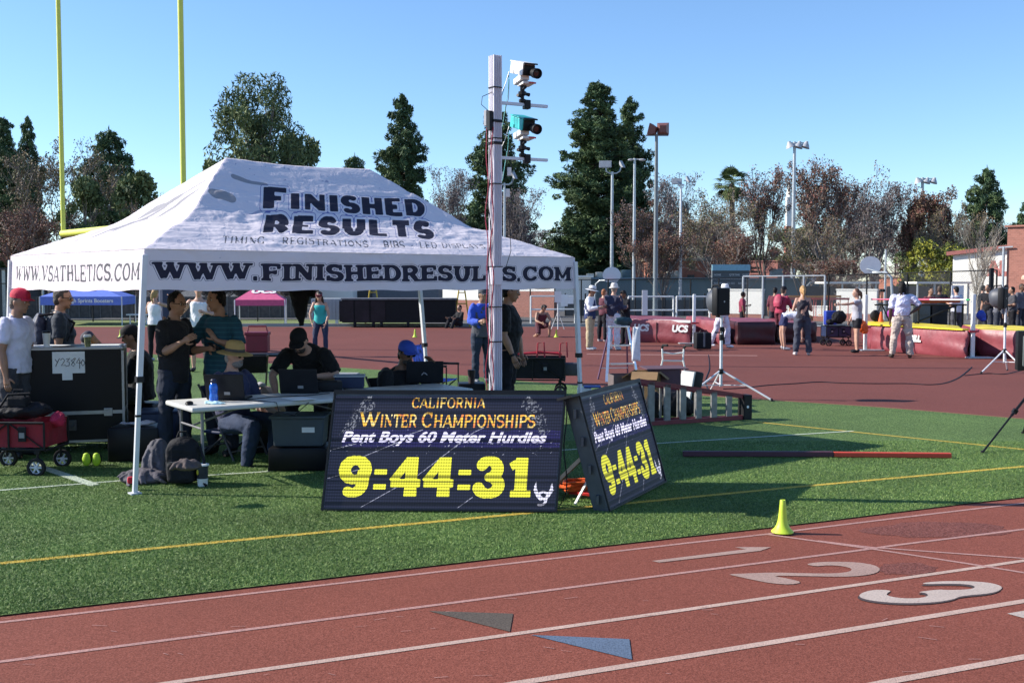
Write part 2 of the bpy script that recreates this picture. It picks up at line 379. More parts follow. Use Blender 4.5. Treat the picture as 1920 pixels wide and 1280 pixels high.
strip('start_curve_line', [(1440, 1003), (1647, 1032), (1847, 1063), (2000, 1088)], .035, .0072, m_line2)
strip('start_curve_line', [(1533, 1015), (1630, 1027), (1920, 1048), (2100, 1060)], .03, .0074, m_line2)
strip('yellow_line', [(-500, 1108), (0, 1060), (490, 1012), (980, 966), (1500, 915), (1920, 877), (2400, 840)], .06, .016, m_yel)
strip('yellow_line', [(1420, 793), (1700, 822), (1920, 845), (2200, 872)], .055, .0162, m_yel)
strip('white_line', [(-300, 944), (0, 922), (250, 902), (480, 888), (700, 869), (1000, 850), (1240, 833), (1600, 810)], .045, .0164, m_wht)
strip('white_line', [(60, 872), (176, 912)], .1, .0166, m_wht)
strip('turf_edge_line', [(2000, 792), (1920, 787), (1650, 765), (1330, 744), (1100, 725)], .03, .017, paint('edge_paint', (.33, .22, .10)))
# lane numbers and relay triangles painted on the lanes, wet-looking patches
def chaikin(p, k=2):
    for _ in range(k): p = [q for a, b in zip(p, p[1:] + p[:1]) for q in ((a[0] * .75 + b[0] * .25, a[1] * .75 + b[1] * .25), (a[0] * .25 + b[0] * .75, a[1] * .25 + b[1] * .75))]
    return p
def painted_poly(name, pts, z, m):
    return ground_poly(name, [G(*p).xy for p in pts], z, m)
m_n1 = paint('faded_number_paint', (.36, .24, .20), .25); m_n3 = paint('number_paint', (.46, .37, .32), .2)
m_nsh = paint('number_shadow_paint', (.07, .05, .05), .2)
def arc(cx, cy, rx, ry, a0, a1, n=16): return [(cx + rx * math.cos(R(a0 + (a1 - a0) * i / n)), cy + ry * math.sin(R(a0 + (a1 - a0) * i / n))) for i in range(n + 1)]
painted_poly('lane_number', [(1222, 1053), (1398, 1031), (1377, 1027), (1446, 1027), (1425, 1034), (1236, 1056)], .0078, m_n1)
painted_poly('lane_number', chaikin([(x / 3 + 1280, y / 3 + 900) for x, y in [(690,478),(745,467),(850,463),(980,466),(1080,482),(1115,505),(1090,528),(1010,543),(900,549),(700,545),(490,541),(600,560),(675,580),(610,593),(500,586),(400,567),(300,545),(250,534),(350,530),(500,524),(700,529),(860,530),(940,520),(955,503),(900,488),(820,483),(745,490)]], 1), .0079, m_n1)
three = [(1610, 1118), (1618, 1112), (1640, 1107), (1665, 1108), (1671, 1110), (1662, 1114), (1664, 1119), (1690, 1123.5), (1722, 1123.5), (1742, 1119), (1736, 1113), (1718, 1112), (1760, 1106.5), (1775, 1108), (1815, 1107), (1830, 1103), (1822, 1098), (1790, 1095.5), (1722, 1097), (1745, 1092), (1800, 1090.5), (1850, 1093), (1876, 1099), (1880, 1106), (1860, 1114), (1800, 1119), (1790, 1125), (1750, 1131.5), (1690, 1133), (1640, 1129), (1614, 1123)]
three = chaikin(three); painted_poly('lane_number', three, .0082, m_n3)
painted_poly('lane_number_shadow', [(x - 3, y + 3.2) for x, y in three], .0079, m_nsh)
painted_poly('lane_number', [(1888, 1152), (1925, 1146), (1990, 1144), (1990, 1165), (1925, 1162)], .0081, m_n3)
painted_poly('relay_triangle', [(803, 1147), (962, 1152), (956, 1186)], .0078, paint('dark_triangle_paint', (.10, .08, .065), .35))
painted_poly('relay_triangle', [(995, 1192), (1180, 1200), (1185, 1238.5)], .0078, paint('blue_triangle_paint', (.105, .145, .21), .35))
m_patch = granular('patched_rubber', (.085, .024, .017), (.165, .050, .037), (.26, .10, .08), 70, .9, .5, big=.12)
rnd = random.Random(5)
def blob(cx, cy, rx, ry, n=22): return [(cx + rx * math.cos(2 * math.pi * i / n) * rnd.uniform(.8, 1.12), cy + ry * math.sin(2 * math.pi * i / n) * rnd.uniform(.8, 1.12)) for i in range(n)]
painted_poly('rubber_patch', blob(1755, 995, 140, 15), .0057, m_patch)
painted_poly('rubber_patch', blob(1700, 1068, 62, 12), .0058, m_patch)
painted_poly('far_mark', [(1100, 664), (1420, 667), (1420, 668), (1100, 665)], .0115, m_line2)
def turf_blades(n):
    r = np.random.RandomState(1); poly = [G(*p).xy for p in near]; px = np.array([p[0] for p in poly]); py = np.array([p[1] for p in poly])
    y = 5.4 + 6.6 * r.rand(n) ** 1.3; x = (r.rand(n) * 2 - 1) * y * .52; k = y > np.interp(x, px, py) + .012; x, y = x[k], y[k]; n = len(x)
    cls = np.zeros(n, np.int32); d1 = np.full(n, 9.); d2 = np.full(n, 9.)
    for pts, dd in (([(-500, 1108), (0, 1060), (490, 1012), (980, 966), (1500, 915), (1920, 877), (2400, 840)], d1), ([(-300, 944), (0, 922), (250, 902), (480, 888), (700, 869), (1000, 850), (1240, 833), (1600, 810)], d2), ([(1420, 793), (1700, 822), (1920, 845), (2200, 872)], d1), ([(60, 872), (176, 912)], d2)):
        P = [G(*p) for p in pts]; wd = .05 if len(pts) == 2 else .026
        for a, b in zip(P, P[1:]):
            dx, dy = b.x - a.x, b.y - a.y; t = np.clip(((x - a.x) * dx + (y - a.y) * dy) / (dx * dx + dy * dy), 0, 1); np.minimum(dd, np.hypot(x - a.x - t * dx, y - a.y - t * dy) - wd, out=dd)
    cls[d1 < 0] = 3; cls[d2 < 0] = 4; g_ = cls == 0; cls[g_] = r.choice(3, g_.sum(), p=[.5, .35, .15])
    h = r.uniform(.007, .016, n); a = r.uniform(0, 6.28, n); w = r.uniform(.0014, .0027, n); lx, ly = r.normal(0, .009, n), r.normal(0, .009, n); z = np.full(n, .0125); v = np.empty((n, 3, 3), np.float32)
    v[:, 0] = np.stack([x - w * np.cos(a), y - w * np.sin(a), z], 1); v[:, 1] = np.stack([x + w * np.cos(a), y + w * np.sin(a), z], 1); v[:, 2] = np.stack([x + lx, y + ly, z + h], 1)
    me = bpy.data.meshes.new('turf_blades'); me.vertices.add(3 * n); me.vertices.foreach_set('co', v.ravel()); me.loops.add(3 * n); me.loops.foreach_set('vertex_index', np.arange(3 * n, dtype=np.int32)); me.polygons.add(n); me.polygons.foreach_set('loop_start', np.arange(0, 3 * n, 3, dtype=np.int32)); me.polygons.foreach_set('loop_total', np.full(n, 3, np.int32)); me.update(calc_edges=True)
    for q, c in enumerate(((.085, .16, .034), (.15, .245, .055), (.28, .365, .11), (.55, .40, .07), (.50, .56, .44))): me.materials.append(mat('turf_blade_%d' % q, c, .55, var=.3, scale=.9, spec=.3))
    me.polygons.foreach_set('material_index', cls); o = bpy.data.objects.new('turf_blades', me); COL.objects.link(o); tag(o, 'short green artificial grass blades of the football turf', 'grass', kind='stuff')
turf_blades(620000)
rn = random.Random(12); mb = MB()
for i in range(40):
    p = G(rn.uniform(0, 1900), rn.uniform(1120, 1275)); a = rn.uniform(-.6, .8); L0 = rn.uniform(.01, .045); d = Vector((math.cos(a), math.sin(a), 0)) * L0; n = Vector((-math.sin(a), math.cos(a), 0)) * rn.uniform(.0012, .003)
    mb.add([tuple((q).xy) + (.0086,) for q in (p - d - n, p + d - n, p + d + n, p - d + n)], [(0, 1, 2, 3)])
tag(mb.build('track_scuffs', m_line2), kind='structure')
# ================================================================ the big canopy tent
TH = R(38.5); TF = Vector((math.cos(TH), math.sin(TH), 0)); TS = Vector((math.cos(R(134)), math.sin(R(134)), 0))
foot = G(253, 928); TP = H(272, 540, foot.y); TP.z = 0; TW, TD = 4.84, 3.14
def hz(t): 
    k = .345
    a = k / .5 * t; b = k + (t - .5) * (1 - k) / .5
    s = 1 / (1 + np.exp(-(t - .5) * 16))
    return a * (1 - s) + b * s
def tent_pt(a, b, z): return TP + TF * a + TS * b + Vector((0, 0, z))
m_can = bpy.data.materials.new('canopy_fabric'); m_can.use_nodes = True
b_ = m_can.node_tree.nodes['Principled BSDF']; b_.inputs['Roughness'].default_value = .75; b_.inputs['Specular IOR Level'].default_value = .3
L_ = m_can.node_tree.links
tn = N(m_can, 'ShaderNodeTexNoise', i_Scale=3, i_Detail=5); tcn = N(m_can, 'ShaderNodeTexCoord'); L_.new(tcn.outputs['Object'], tn.inputs['Vector'])
rr = N(m_can, 'ShaderNodeValToRGB'); rr.color_ramp.elements[0].color = (.70, .63, .66, 1); rr.color_ramp.elements[1].color = (.76, .69, .725, 1); L_.new(tn.outputs[0], rr.inputs[0])
c_ = ink_layer(m_can, rr.outputs[0], 'swoosh', -9, 0, (.30, .29, .31))
c_ = ink_layer(m_can, c_, 'star', -9, 0, (.42, .40, .50))
c_ = ink_layer(m_can, c_, 'grey', -9, 0, (.085, .085, .10))
c_ = ink_layer(m_can, c_, 'ink', .080, .100, (.12, .14, .36))
c_ = ink_layer(m_can, c_, 'ink', -9, 0, (.012, .012, .035))
c_ = ink_layer(m_can, c_, 'slab', .045, .07, (.16, .15, .2))
c_ = ink_layer(m_can, c_, 'slab', -9, 0, (.012, .012, .035))
L_.new(c_, b_.inputs['Base Color'])
tb = N(m_can, 'ShaderNodeTexNoise', i_Scale=6, i_Detail=3, i_Distortion=1.8); L_.new(tcn.outputs['Object'], tb.inputs['Vector'])
bpn = N(m_can, 'ShaderNodeBump'); bpn.inputs['Strength'].default_value = .35; bpn.inputs['Distance'].default_value = .03; L_.new(tb.outputs[0], bpn.inputs['Height']); L_.new(bpn.outputs[0], b_.inputs['Normal'])
trn = N(m_can, 'ShaderNodeBsdfTranslucent'); trn.inputs[0].default_value = (.5, .5, .52, 1); mxs = N(m_can, 'ShaderNodeMixShader'); mxs.inputs[0].default_value = .05
out = m_can.node_tree.nodes['Material Output']; L_.new(b_.outputs[0], mxs.inputs[1]); L_.new(trn.outputs[0], mxs.inputs[2]); L_.new(mxs.outputs[0], out.inputs[0])
tent = thing('canopy_tent', 'big white pop-up canopy tent lettered FINISHED RESULTS over the timing tables', 'tent', (TP.x, TP.y, 0))
ZE, ZR, ZV = 2.085, 3.10, 1.737
da = .0155
A_, B_ = np.meshgrid(np.arange(0, TW + da / 2, da), np.arange(0, TD + da / 2, da)); na = A_.shape
tt = np.minimum(np.minimum(A_, TW - A_), np.minimum(B_, TD - B_)) / (TD / 2); tt = np.clip(tt, 0, 1)
Z = ZE + (ZR - ZE) * hz(tt)
# ridge sag, eave sag and creases
Z -= .035 * np.exp(-((A_ - TW / 2) / .9) ** 2) * np.clip((tt - .6) / .4, 0, 1)
def fbm(x, y, seed, n=4):
    r = np.random.RandomState(seed); o = np.zeros_like(x)
    for i in range(n * 5):
        f = 2 ** (i / 5.) ; a = r.uniform(0, 6.28); o += np.sin((x * math.cos(a) + y * math.sin(a)) * f * 3 + r.uniform(0, 6.28) + 1.3 * np.sin(y * f * 1.7 + i)) / f
    return o / 3
wr = fbm(A_ * 1.0, B_ * 4.0, 3) * .014 + fbm(A_ * 4, B_ * 4, 5) * .012 * (np.exp(-((A_ - 1.35) / .55) ** 2) + np.exp(-((A_ - 3.65) / .5) ** 2)) * (B_ < TD / 2)
edge = np.clip(np.minimum(np.minimum(A_, TW - A_), np.minimum(B_, TD - B_)) / .15, 0, 1)
Z += wr * edge * (.5 + .5 * np.exp(-((tt - .4) / .35) ** 2))
P = np.empty(na + (3,)); P[..., 0] = TP.x + TF.x * A_ + TS.x * B_; P[..., 1] = TP.y + TF.y * A_ + TS.y * B_; P[..., 2] = Z
big = 9.0; AO, BO = A_ * 5.18 / TW, B_ * 3.41 / TD
ink = np.full(na, big); front = (B_ < TD / 2 * 1.0) & (A_ > B_ * .9) & (TW - A_ > B_ * .8)
def put(target, mask, s, a0, a1, b0, b1, sh=0, **k):
    w_ = text_width(s, k.get('gap', .1)); d, _ = sdf_text(s, np.where(mask, (AO - (a0 + sh * (BO - b0))) / (a1 - a0) * w_, 99), (BO - b0) / (b1 - b0), **k)
    np.minimum(target, d, out=target)
put(ink, front, 'F', 1.72, 1.98, .98, 1.31, sh=.6, T=.34, t=.22, gap=.14)
put(ink, front, 'INISHED', 2.03, 3.76, .98, 1.24, sh=.6, T=.34, t=.22, gap=.2)
put(ink, front, 'RESULTS', 1.42, 3.48, .46, .91, sh=.66, T=.34, t=.21, gap=.2)
grey = np.full(na, big)
put(grey, front, 'TIMING - REGISTRATIONS - BIBS - LED DISPLAYS', .82, 3.98, .17, .34, sh=.6, T=.17, t=.10, serif=.06, gap=.2)
def stroke(D, X, Y, pts, wds):
    for (xa, ya), (xb, yb), w0, w1 in zip(pts, pts[1:], wds, wds[1:]):
        dx, dy = xb - xa, yb - ya; L2 = dx * dx + dy * dy + 1e-9
        t_ = np.clip(((X - xa) * dx + (Y - ya) * dy) / L2, 0, 1); np.minimum(D, np.hypot(X - xa - t_ * dx, Y - ya - t_ * dy) - (w0 + (w1 - w0) * t_), out=D)
sw = np.full(na, big); lf = A_ < np.minimum(B_, TD - B_)
def bez(p0, p1, p2, n=10): return [((1 - t) ** 2 * p0[0] + 2 * t * (1 - t) * p1[0] + t * t * p2[0], (1 - t) ** 2 * p0[1] + 2 * t * (1 - t) * p1[1] + t * t * p2[1]) for t in [i / n for i in range(n + 1)]]
k11 = [.0, .03, .05, .06, .07, .07, .07, .06, .05, .03, .0]
XX = np.where(lf, AO, 99)
stroke(sw, XX, BO, bez((.30, 2.15), (.55, 2.2), (.85, 1.75)), k11)
stroke(sw, XX, BO, bez((.45, 1.95), (.75, 1.95), (1.05, 1.70)), [k * .6 for k in k11])
stroke(sw, XX, BO, bez((.85, 1.95), (1.1, 1.8), (1.35, 1.45)), [k * .7 for k in k11])
stroke(sw, XX, BO, bez((.80, 1.60), (1.0, 1.5), (1.25, 1.40)), [k * .6 for k in k11])
stroke(sw, XX, BO, bez((.80, 1.95), (.95, 2.05), (1.05, 1.80)), [k for k in k11])
st = np.full(na, big)
stroke(st, AO, BO, [(1.38, .86), (1.66, .95)], [0.0, .022])
stroke(sw, np.where(front, AO, 99), BO, [(1.62, 1.42), (1.78, 1.36), (1.95, 1.34)], [.035, .03, .02])
stroke(sw, np.where(front, AO, 99), BO, [(1.28, 1.17), (1.40, 1.12)], [.075, .07])
r_ = random.Random(4)
for i in range(60):
    a, b = r_.uniform(1.6, 3.6), r_.uniform(1.35, 1.68)
    if a < b or TW - a < b: continue
    pts = [(a, b)]
    for q in range(3): pts.append((pts[-1][0] + r_.uniform(-.05, .06), pts[-1][1] + r_.uniform(-.03, .03)))
    stroke(st, AO, BO, pts, [.0005, .004, .003, .0005])
np.minimum(st, np.where(tt < .98, np.minimum(np.abs(np.minimum(A_, TW - A_) - np.minimum(B_, TD - B_)) - .004, 9), 9), out=st)
grid_mesh('roof_fabric', P, dict(ink=ink, grey=grey, swoosh=sw, star=st, slab=np.full(na, big)), m_can, tent)
def valance(a0, b0, a1, b1, text=None, key='slab', m0=.03, m1=.98, v0=.2, v1=.62, nrm=(0, 0), seed=1, **k):
    Lg = math.hypot(a1 - a0, b1 - b0); ns = int(Lg / .0125); nz = int((ZE - ZV) / .0125)
    S_, Zz = np.meshgrid(np.linspace(0, 1, ns + 1), np.linspace(0, 1, nz + 1))
    a = a0 + (a1 - a0) * S_; b = b0 + (b1 - b0) * S_
    bow = fbm(S_ * Lg * 1.5, Zz * .8, seed) * .012 * np.minimum(1, np.minimum(S_, 1 - S_) * 12) + .012 * (1 - Zz)
    a = a + nrm[0] * bow; b = b + nrm[1] * bow
    zz = ZV + (ZE - .004 - ZV) * Zz - .012 * np.sin(S_ * math.pi) * (1 - Zz) + .006 * np.sin(S_ * Lg * 9) * (1 - Zz)
    P = np.empty(S_.shape + (3,)); P[..., 0] = TP.x + TF.x * a + TS.x * b; P[..., 1] = TP.y + TF.y * a + TS.y * b; P[..., 2] = zz
    at = {q: np.full(S_.shape, big) for q in ('ink', 'grey', 'swoosh', 'star', 'slab')}
    if text:
        w_ = text_width(text, k.get('gap', .1)); d, _ = sdf_text(text, (S_ - m0) / (m1 - m0) * w_, (Zz - v0) / (v1 - v0), **k); at[key] = d
        at['star'] = np.abs(Zz - .045) * (ZE - ZV) - .0022
        rr_ = random.Random(8)
        for i in range(14):
            x, y = rr_.random(), rr_.choice((.07, .85)); pts = [(x * Lg, y)]
            for q in range(3): pts.append((pts[-1][0] + rr_.uniform(-.03, .04), pts[-1][1] + rr_.uniform(-.05, .05)))
            stroke(at['star'], S_ * Lg, Zz, pts, [.0005, .004, .004, .0005])
    return grid_mesh('valance', P, at, m_can, tent)
valance(0, 0, TW, 0, 'WWW.FINISHEDRESULTS.COM', m0=.018, m1=.985, v0=.25, v1=.70, nrm=(0, -1), T=.27, t=.17, serif=.08, gap=.17)
valance(0, TD, 0, 0, 'WWW.VSATHLETICS.COM', key='grey', m0=.05, m1=.975, v0=.24, v1=.68, nrm=(-1, 0), T=.21, t=.11, serif=.05, gap=.2, seed=4)
valance(TW, 0, TW, TD, nrm=(1, 0), seed=6); valance(TW, TD, 0, TD, nrm=(0, 1), seed=7)
m_leg = mat('white_powdercoat', (.62, .63, .66), .35, var=.06); m_blk = mat('black_plastic', (.012, .012, .014), .5, var=.2)
m_alu = mat('aluminium', (.62, .62, .64), .32, metal=.9, var=.08, scale=20)
feet = [foot, None, None, None]
for i, (a, b) in enumerate(((0, 0), (TW, 0), (TW, TD), (0, TD))):
    top = tent_pt(a, b, ZE - .05); c = tent_pt(TW / 2, TD / 2, 0)
    bot = foot.copy() if i == 0 else (top + (Vector((top.x, top.y, 0)) - c).normalized() * .10); bot.z = .02
    if i == 1: bot = G(1091, 770); bot = Vector((top.x + .09, top.y - .02, .02))
    if i == 2: top = H(784, 500, top.y - .1); bot = H(807, 700, top.y + .05); bot.z = .02
    mb = MB(); mid = top.lerp(bot, .52)
    mb.beam(top, mid, .046, .046, up=TF); mb.beam(mid, bot, .038, .038, up=TF)
    lg = mb.build('leg', m_leg, tent, world=True, bevel=.004)
    M = mid.lerp(top, .0); mb = MB(); mb.box(mid.lerp(bot, .0), (.06, .06, .05), rot=(0, 0, TH)); mb.build('slide_lock', m_blk, tent, world=True); mb = MB(); mb.box(mid.lerp(bot, .32), (.046, .046, .018), rot=(0, 0, TH)); mb.build('height_lock', m_blk, tent, world=True)
    mb = MB(); mb.box((bot.x, bot.y, .006 + .0125), (.09, .09, .012), rot=(0, 0, TH)); mb.build('foot_plate', m_leg, tent, world=True)
mb = MB()   # scissor truss under the eaves
def truss(a0, b0, a1, b1, n):
    for i in range(n):
        for k in (0, 1):
            u0, u1 = i / n, (i + 1) / n; z0, z1 = (1.93, 1.75) if k else (1.75, 1.93)
            mb.beam(tent_pt(a0 + (a1 - a0) * u0, b0 + (b1 - b0) * u0, z0), tent_pt(a0 + (a1 - a0) * u1, b0 + (b1 - b0) * u1, z1), .012, .025)
truss(.02, .05, TW - .02, .05, 4); truss(.02, TD - .05, TW - .02, TD - .05, 4); truss(.05, .02, .05, TD - .02, 2); truss(TW - .05, .02, TW - .05, TD - .02, 2)
for a, b in ((0, 0), (TW, 0), (TW, TD), (0, TD)):
    pa, pb = (TD / 2 if a == 0 else TW - TD / 2), TD / 2; zk = ZE + (ZR - ZE) * float(hz(.5))
    mb.beam(tent_pt(a + (.05 if a == 0 else -.05), b + (.05 if b == 0 else -.05), ZE - .07), tent_pt((a + pa) / 2, (b + pb) / 2, zk - .07), .02, .03); mb.beam(tent_pt((a + pa) / 2, (b + pb) / 2, zk - .07), tent_pt(pa, pb, ZR - .1), .02, .03)
mb.beam(tent_pt(TD / 2, TD / 2, ZR - .12), tent_pt(TW - TD / 2, TD / 2, ZR - .12), .02, .03)
mb.build('truss', m_leg, tent, world=True)
# ================================================================ LED displays
def led_material(name, dim=1.0):
    m = bpy.data.materials.new(name); m.use_nodes = True; L = m.node_tree.links; b = m.node_tree.nodes['Principled BSDF']
    b.inputs['Base Color'].default_value = (.012, .012, .016, 1); b.inputs['Roughness'].default_value = .6; b.inputs['Specular IOR Level'].default_value = .3
    z = N(m, 'ShaderNodeRGB'); z.outputs[0].default_value = (.012, .014, .030, 1)
    nz = N(m, 'ShaderNodeTexNoise', i_Scale=9, i_Detail=3); tc = N(m, 'ShaderNodeTexCoord'); L.new(tc.outputs['Object'], nz.inputs['Vector'])
    c = ink_layer(m, z.outputs[0], 'band', -9, 0, (.014, .012, .065))
    c = ink_layer(m, c, 'deco', -9, 0, (.26, .27, .36))
    c = ink_layer(m, c, 'laurel', -9, 0, (.15, .16, .20))
    gr = N(m, 'ShaderNodeValToRGB'); e = gr.color_ramp.elements; e[0].position = .35; e[0].color = (.75, .22, .06, 1); e[1].position = .65; e[1].color = (.75, .62, .3, 1); k = e.new(.5); k.color = (.8, .5, .05, 1)
    nz2 = N(m, 'ShaderNodeTexNoise', i_Scale=22, i_Detail=2); L.new(tc.outputs['Object'], nz2.inputs['Vector']); L.new(nz2.outputs[0], gr.inputs[0])
    def gate(col, attr, colour_socket=None, rgb=None):
        a = N(m, 'ShaderNodeAttribute', attribute_name=attr); g = N(m, 'ShaderNodeMath', operation='LESS_THAN'); g.inputs[1].default_value = 0; L.new(a.outputs['Fac'], g.inputs[0])
        mx = N(m, 'ShaderNodeMix', data_type='RGBA'); L.new(g.outputs[0], mx.inputs[0]); L.new(col, mx.inputs[6])
        if colour_socket is not None: L.new(colour_socket, mx.inputs[7])
        else: mx.inputs[7].default_value = rgb + (1,)
        return mx.outputs[2]
    c = gate(c, 'gold', gr.outputs[0]); c = gate(c, 'logo', rgb=(.6, .6, .75)); c = gate(c, 'yellow', rgb=(.72, .72, .045))
    # rows of diodes: horizontal scan pattern, a few dead dark rows
    av = N(m, 'ShaderNodeAttribute', attribute_name='vv'); au = N(m, 'ShaderNodeAttribute', attribute_name='uu')
    def wave(at, f, lo, hi):
        mu = N(m, 'ShaderNodeMath', operation='MULTIPLY'); mu.inputs[1].default_value = f; L.new(at.outputs['Fac'], mu.inputs[0])
        s = N(m, 'ShaderNodeMath', operation='SINE'); L.new(mu.outputs[0], s.inputs[0]); r = N(m, 'ShaderNodeMapRange'); r.inputs[1].default_value = -1; r.inputs[2].default_value = 1; r.inputs[3].default_value = lo; r.inputs[4].default_value = hi; L.new(s.outputs[0], r.inputs[0]); return r.outputs[0]
    w1 = wave(av, 2 * math.pi / .024, .5, 1.25); w2 = wave(au, 2 * math.pi / .020, .72, 1.15)
    wv = N(m, 'ShaderNodeTexNoise', noise_dimensions='1D', i_Scale=28, i_Detail=0); L.new(av.outputs['Fac'], wv.inputs['W'])
    g3 = N(m, 'ShaderNodeMapRange'); g3.inputs[1].default_value = .62; g3.inputs[2].default_value = .66; g3.inputs[3].default_value = 1; g3.inputs[4].default_value = .25; L.new(wv.outputs[0], g3.inputs[0])
    p1 = N(m, 'ShaderNodeMath', operation='MULTIPLY'); L.new(w1, p1.inputs[0]); L.new(w2, p1.inputs[1])
    p2 = N(m, 'ShaderNodeMath', operation='MULTIPLY'); L.new(p1.outputs[0], p2.inputs[0]); L.new(g3.outputs[0], p2.inputs[1])
    p3 = N(m, 'ShaderNodeMath', operation='MULTIPLY'); L.new(p2.outputs[0], p3.inputs[0]); p3.inputs[1].default_value = dim
    L.new(c, b.inputs['Emission Color']); L.new(p3.outputs[0], b.inputs['Emission Strength'])
    return m
m_cab = mat('display_cabinet', (.075, .085, .10), .45, metal=.3, var=.15); m_rim = mat('display_rim', (.018, .018, .02), .5, var=.1)
m_pale = mat('emissive_white_text', (.02, .02, .02), var=0, emit=(.72, .70, .92), es=1.0)
wp_ = N(m_pale, 'ShaderNodeTexWave', bands_direction='Z', i_Scale=13); tcp = N(m_pale, 'ShaderNodeTexCoord'); m_pale.node_tree.links.new(tcp.outputs['Object'], wp_.inputs[0]); mrp = N(m_pale, 'ShaderNodeMapRange'); mrp.inputs[3].default_value = .25; mrp.inputs[4].default_value = 1.25; m_pale.node_tree.links.new(wp_.outputs[0], mrp.inputs[0]); m_pale.node_tree.links.new(mrp.outputs[0], m_pale.node_tree.nodes['Principled BSDF'].inputs['Emission Strength'])
def display(name, label, BL, BR, TR, TL, dim, res=.0085, back=.12):
    BL, BR, TR, TL = map(Vector, (BL, BR, TR, TL)); e_ = ((TL - BL) + (TR - BR)) / 2; e2 = ((BR - BL) + (TR - TL)) / 2; c_m = (BL + BR) / 2
    BL, BR = c_m - e2 / 2, c_m + e2 / 2; TL, TR = BL + e_, BR + e_
    root = thing(name, label, 'display', ((BL + BR) / 2)[:2] + (0,), group='LED result displays')
    ud = ((BR + TR) / 2 - (BL + TL) / 2); vd = ((TL + TR) / 2 - (BL + BR) / 2); Wd, Hd = ud.length, vd.length
    nrm = ud.cross(vd).normalized()   # towards the viewer
    if nrm.y > 0: nrm = -nrm
    def pt(u, v, o=0): return BL.lerp(BR, u).lerp(TL.lerp(TR, u), v) + nrm * o
    nu, nv = int(Wd / res), int(Hd / res); U, Vv = np.meshgrid(np.linspace(.012, .988, nu), np.linspace(.02, .965, nv))
    P = np.empty(U.shape + (3,))
    for k in range(3): P[..., k] = (BL[k] * (1 - U) + BR[k] * U) * (1 - Vv) + (TL[k] * (1 - U) + TR[k] * U) * Vv + nrm[k] * .003
    at = {q: np.full(U.shape, big) for q in ('gold', 'yellow', 'logo', 'deco', 'laurel', 'band')}
    def tx(key, s, u0, u1, v0, v1, **k):
        w_ = text_width(s, k.get('gap', .1)); d, _ = sdf_text(s, (U - u0) / (u1 - u0) * w_, (Vv - v0) / (v1 - v0), **k); np.minimum(at[key], d, out=at[key])
    tx('gold', 'CALIFORNIA', .345, .655, .862, .952, T=.17, t=.10, serif=.03, gap=.16)
    tx('gold', 'W', .125, .21, .70, .83, T=.15, t=.10, serif=.03); tx('gold', 'INTER', .215, .37, .70, .81, T=.17, t=.10, serif=.03, gap=.14)
    tx('gold', 'C', .395, .435, .70, .83, T=.15, t=.10, serif=.03); tx('gold', 'HAMPIONSHIPS', .445, .875, .70, .81, T=.17, t=.10, serif=.03, gap=.14)
    tx('yellow', '9:44:31', .065, .885, .115, .455, T=.31, t=.20, serif=.02, gap=.05, shear=-.02)
    X = U * Wd; Y = Vv * Hd
    def st(key, pts, wd): stroke(at[key], X, Y, [(p[0] * Wd, p[1] * Hd) for p in pts], wd)
    for s in (-1, 1):   # winged badge
        for q in range(4): st('logo', [(.935 + s * .008, .10), (.935 + s * (.022 + .004 * q), .13 + .02 * q), (.935 + s * (.045 - .004 * q), .19 + .022 * q)], [.008, .010, .001])
    st('logo', bez((.953, .15), (.93, .19), (.918, .14)) + bez((.918, .14), (.93, .11), (.95, .10)) + bez((.95, .10), (.945, .05), (.918, .06)), [.009] * 33)
    rr_ = random.Random(3)
    for s in (-1, 1):
        for i in range(150):
            t_ = rr_.random(); q = rr_.uniform(-.35, 1.0)
            cu, cv = .5 + s * (.43 - .13 * t_ * .9), .66 + .29 * math.sin(t_ * 1.5) ; cu += s * q * .02; cv += (q - .5) * .08 - .02
            a = rr_.uniform(0, 3.14)
            st('laurel', [(cu - .006 * math.cos(a), cv - .012 * math.sin(a)), (cu + .006 * math.cos(a), cv + .012 * math.sin(a))], [.0015, .003])
    for x0, y0, x1, y1 in ((.0, .26, .14, .34), (.17, .03, .40, .30), (.40, .30, .62, .66), (.12, .42, .33, .60), (.58, .03, .64, .12), (.0, .50, .12, .56), (.29, .60, .40, .68), (.62, .66, .66, .70)):
        n = max(2, int(math.hypot(x1 - x0, y1 - y0) / .02))
        st('deco', [(x0, y0), (x1, y1)], [.003, .0035])
    for i in range(230):
        u, v = rr_.uniform(.02, .98), rr_.gauss(.55, .06)
        if .46 < v < .72: st('deco', [(u, v), (u + rr_.uniform(-.01, .01), v + rr_.uniform(-.02, .02))], [.0008, .0028])
    at['band'] = np.maximum(np.abs(Vv - .605) - .075 - .012 * np.sin(U * 60) * np.sin(U * 23), .06 - U); at['uu'] = X; at['vv'] = Y
    grid_mesh('screen', P, at, led_material(name + '_screen', dim), root, smooth=False)
    c0 = pt(.49, .615, .006)
    lettering('Pent Boys 60 Meter Hurdles', Hd * .125, c0, ud, vd, m_pale, root, 'headline', bold=.0035, shear=.25, sx=.82 * Wd / (Hd * .125 * 10.9))
    mb = MB(); P8 = [pt(0, 0), pt(1, 0), pt(1, 1), pt(0, 1)]; Q8 = [p - nrm * back for p in P8]
    mb.add(Q8 + P8, [(3, 2, 1, 0), (0, 1, 5, 4), (1, 2, 6, 5), (2, 3, 7, 6), (3, 0, 4, 7), (4, 5, 6, 7)])
    mb.build('cabinet', m_cab, root, world=True, bevel=.006)
    mb = MB(); uu, vv = ud.normalized(), vd.normalized()
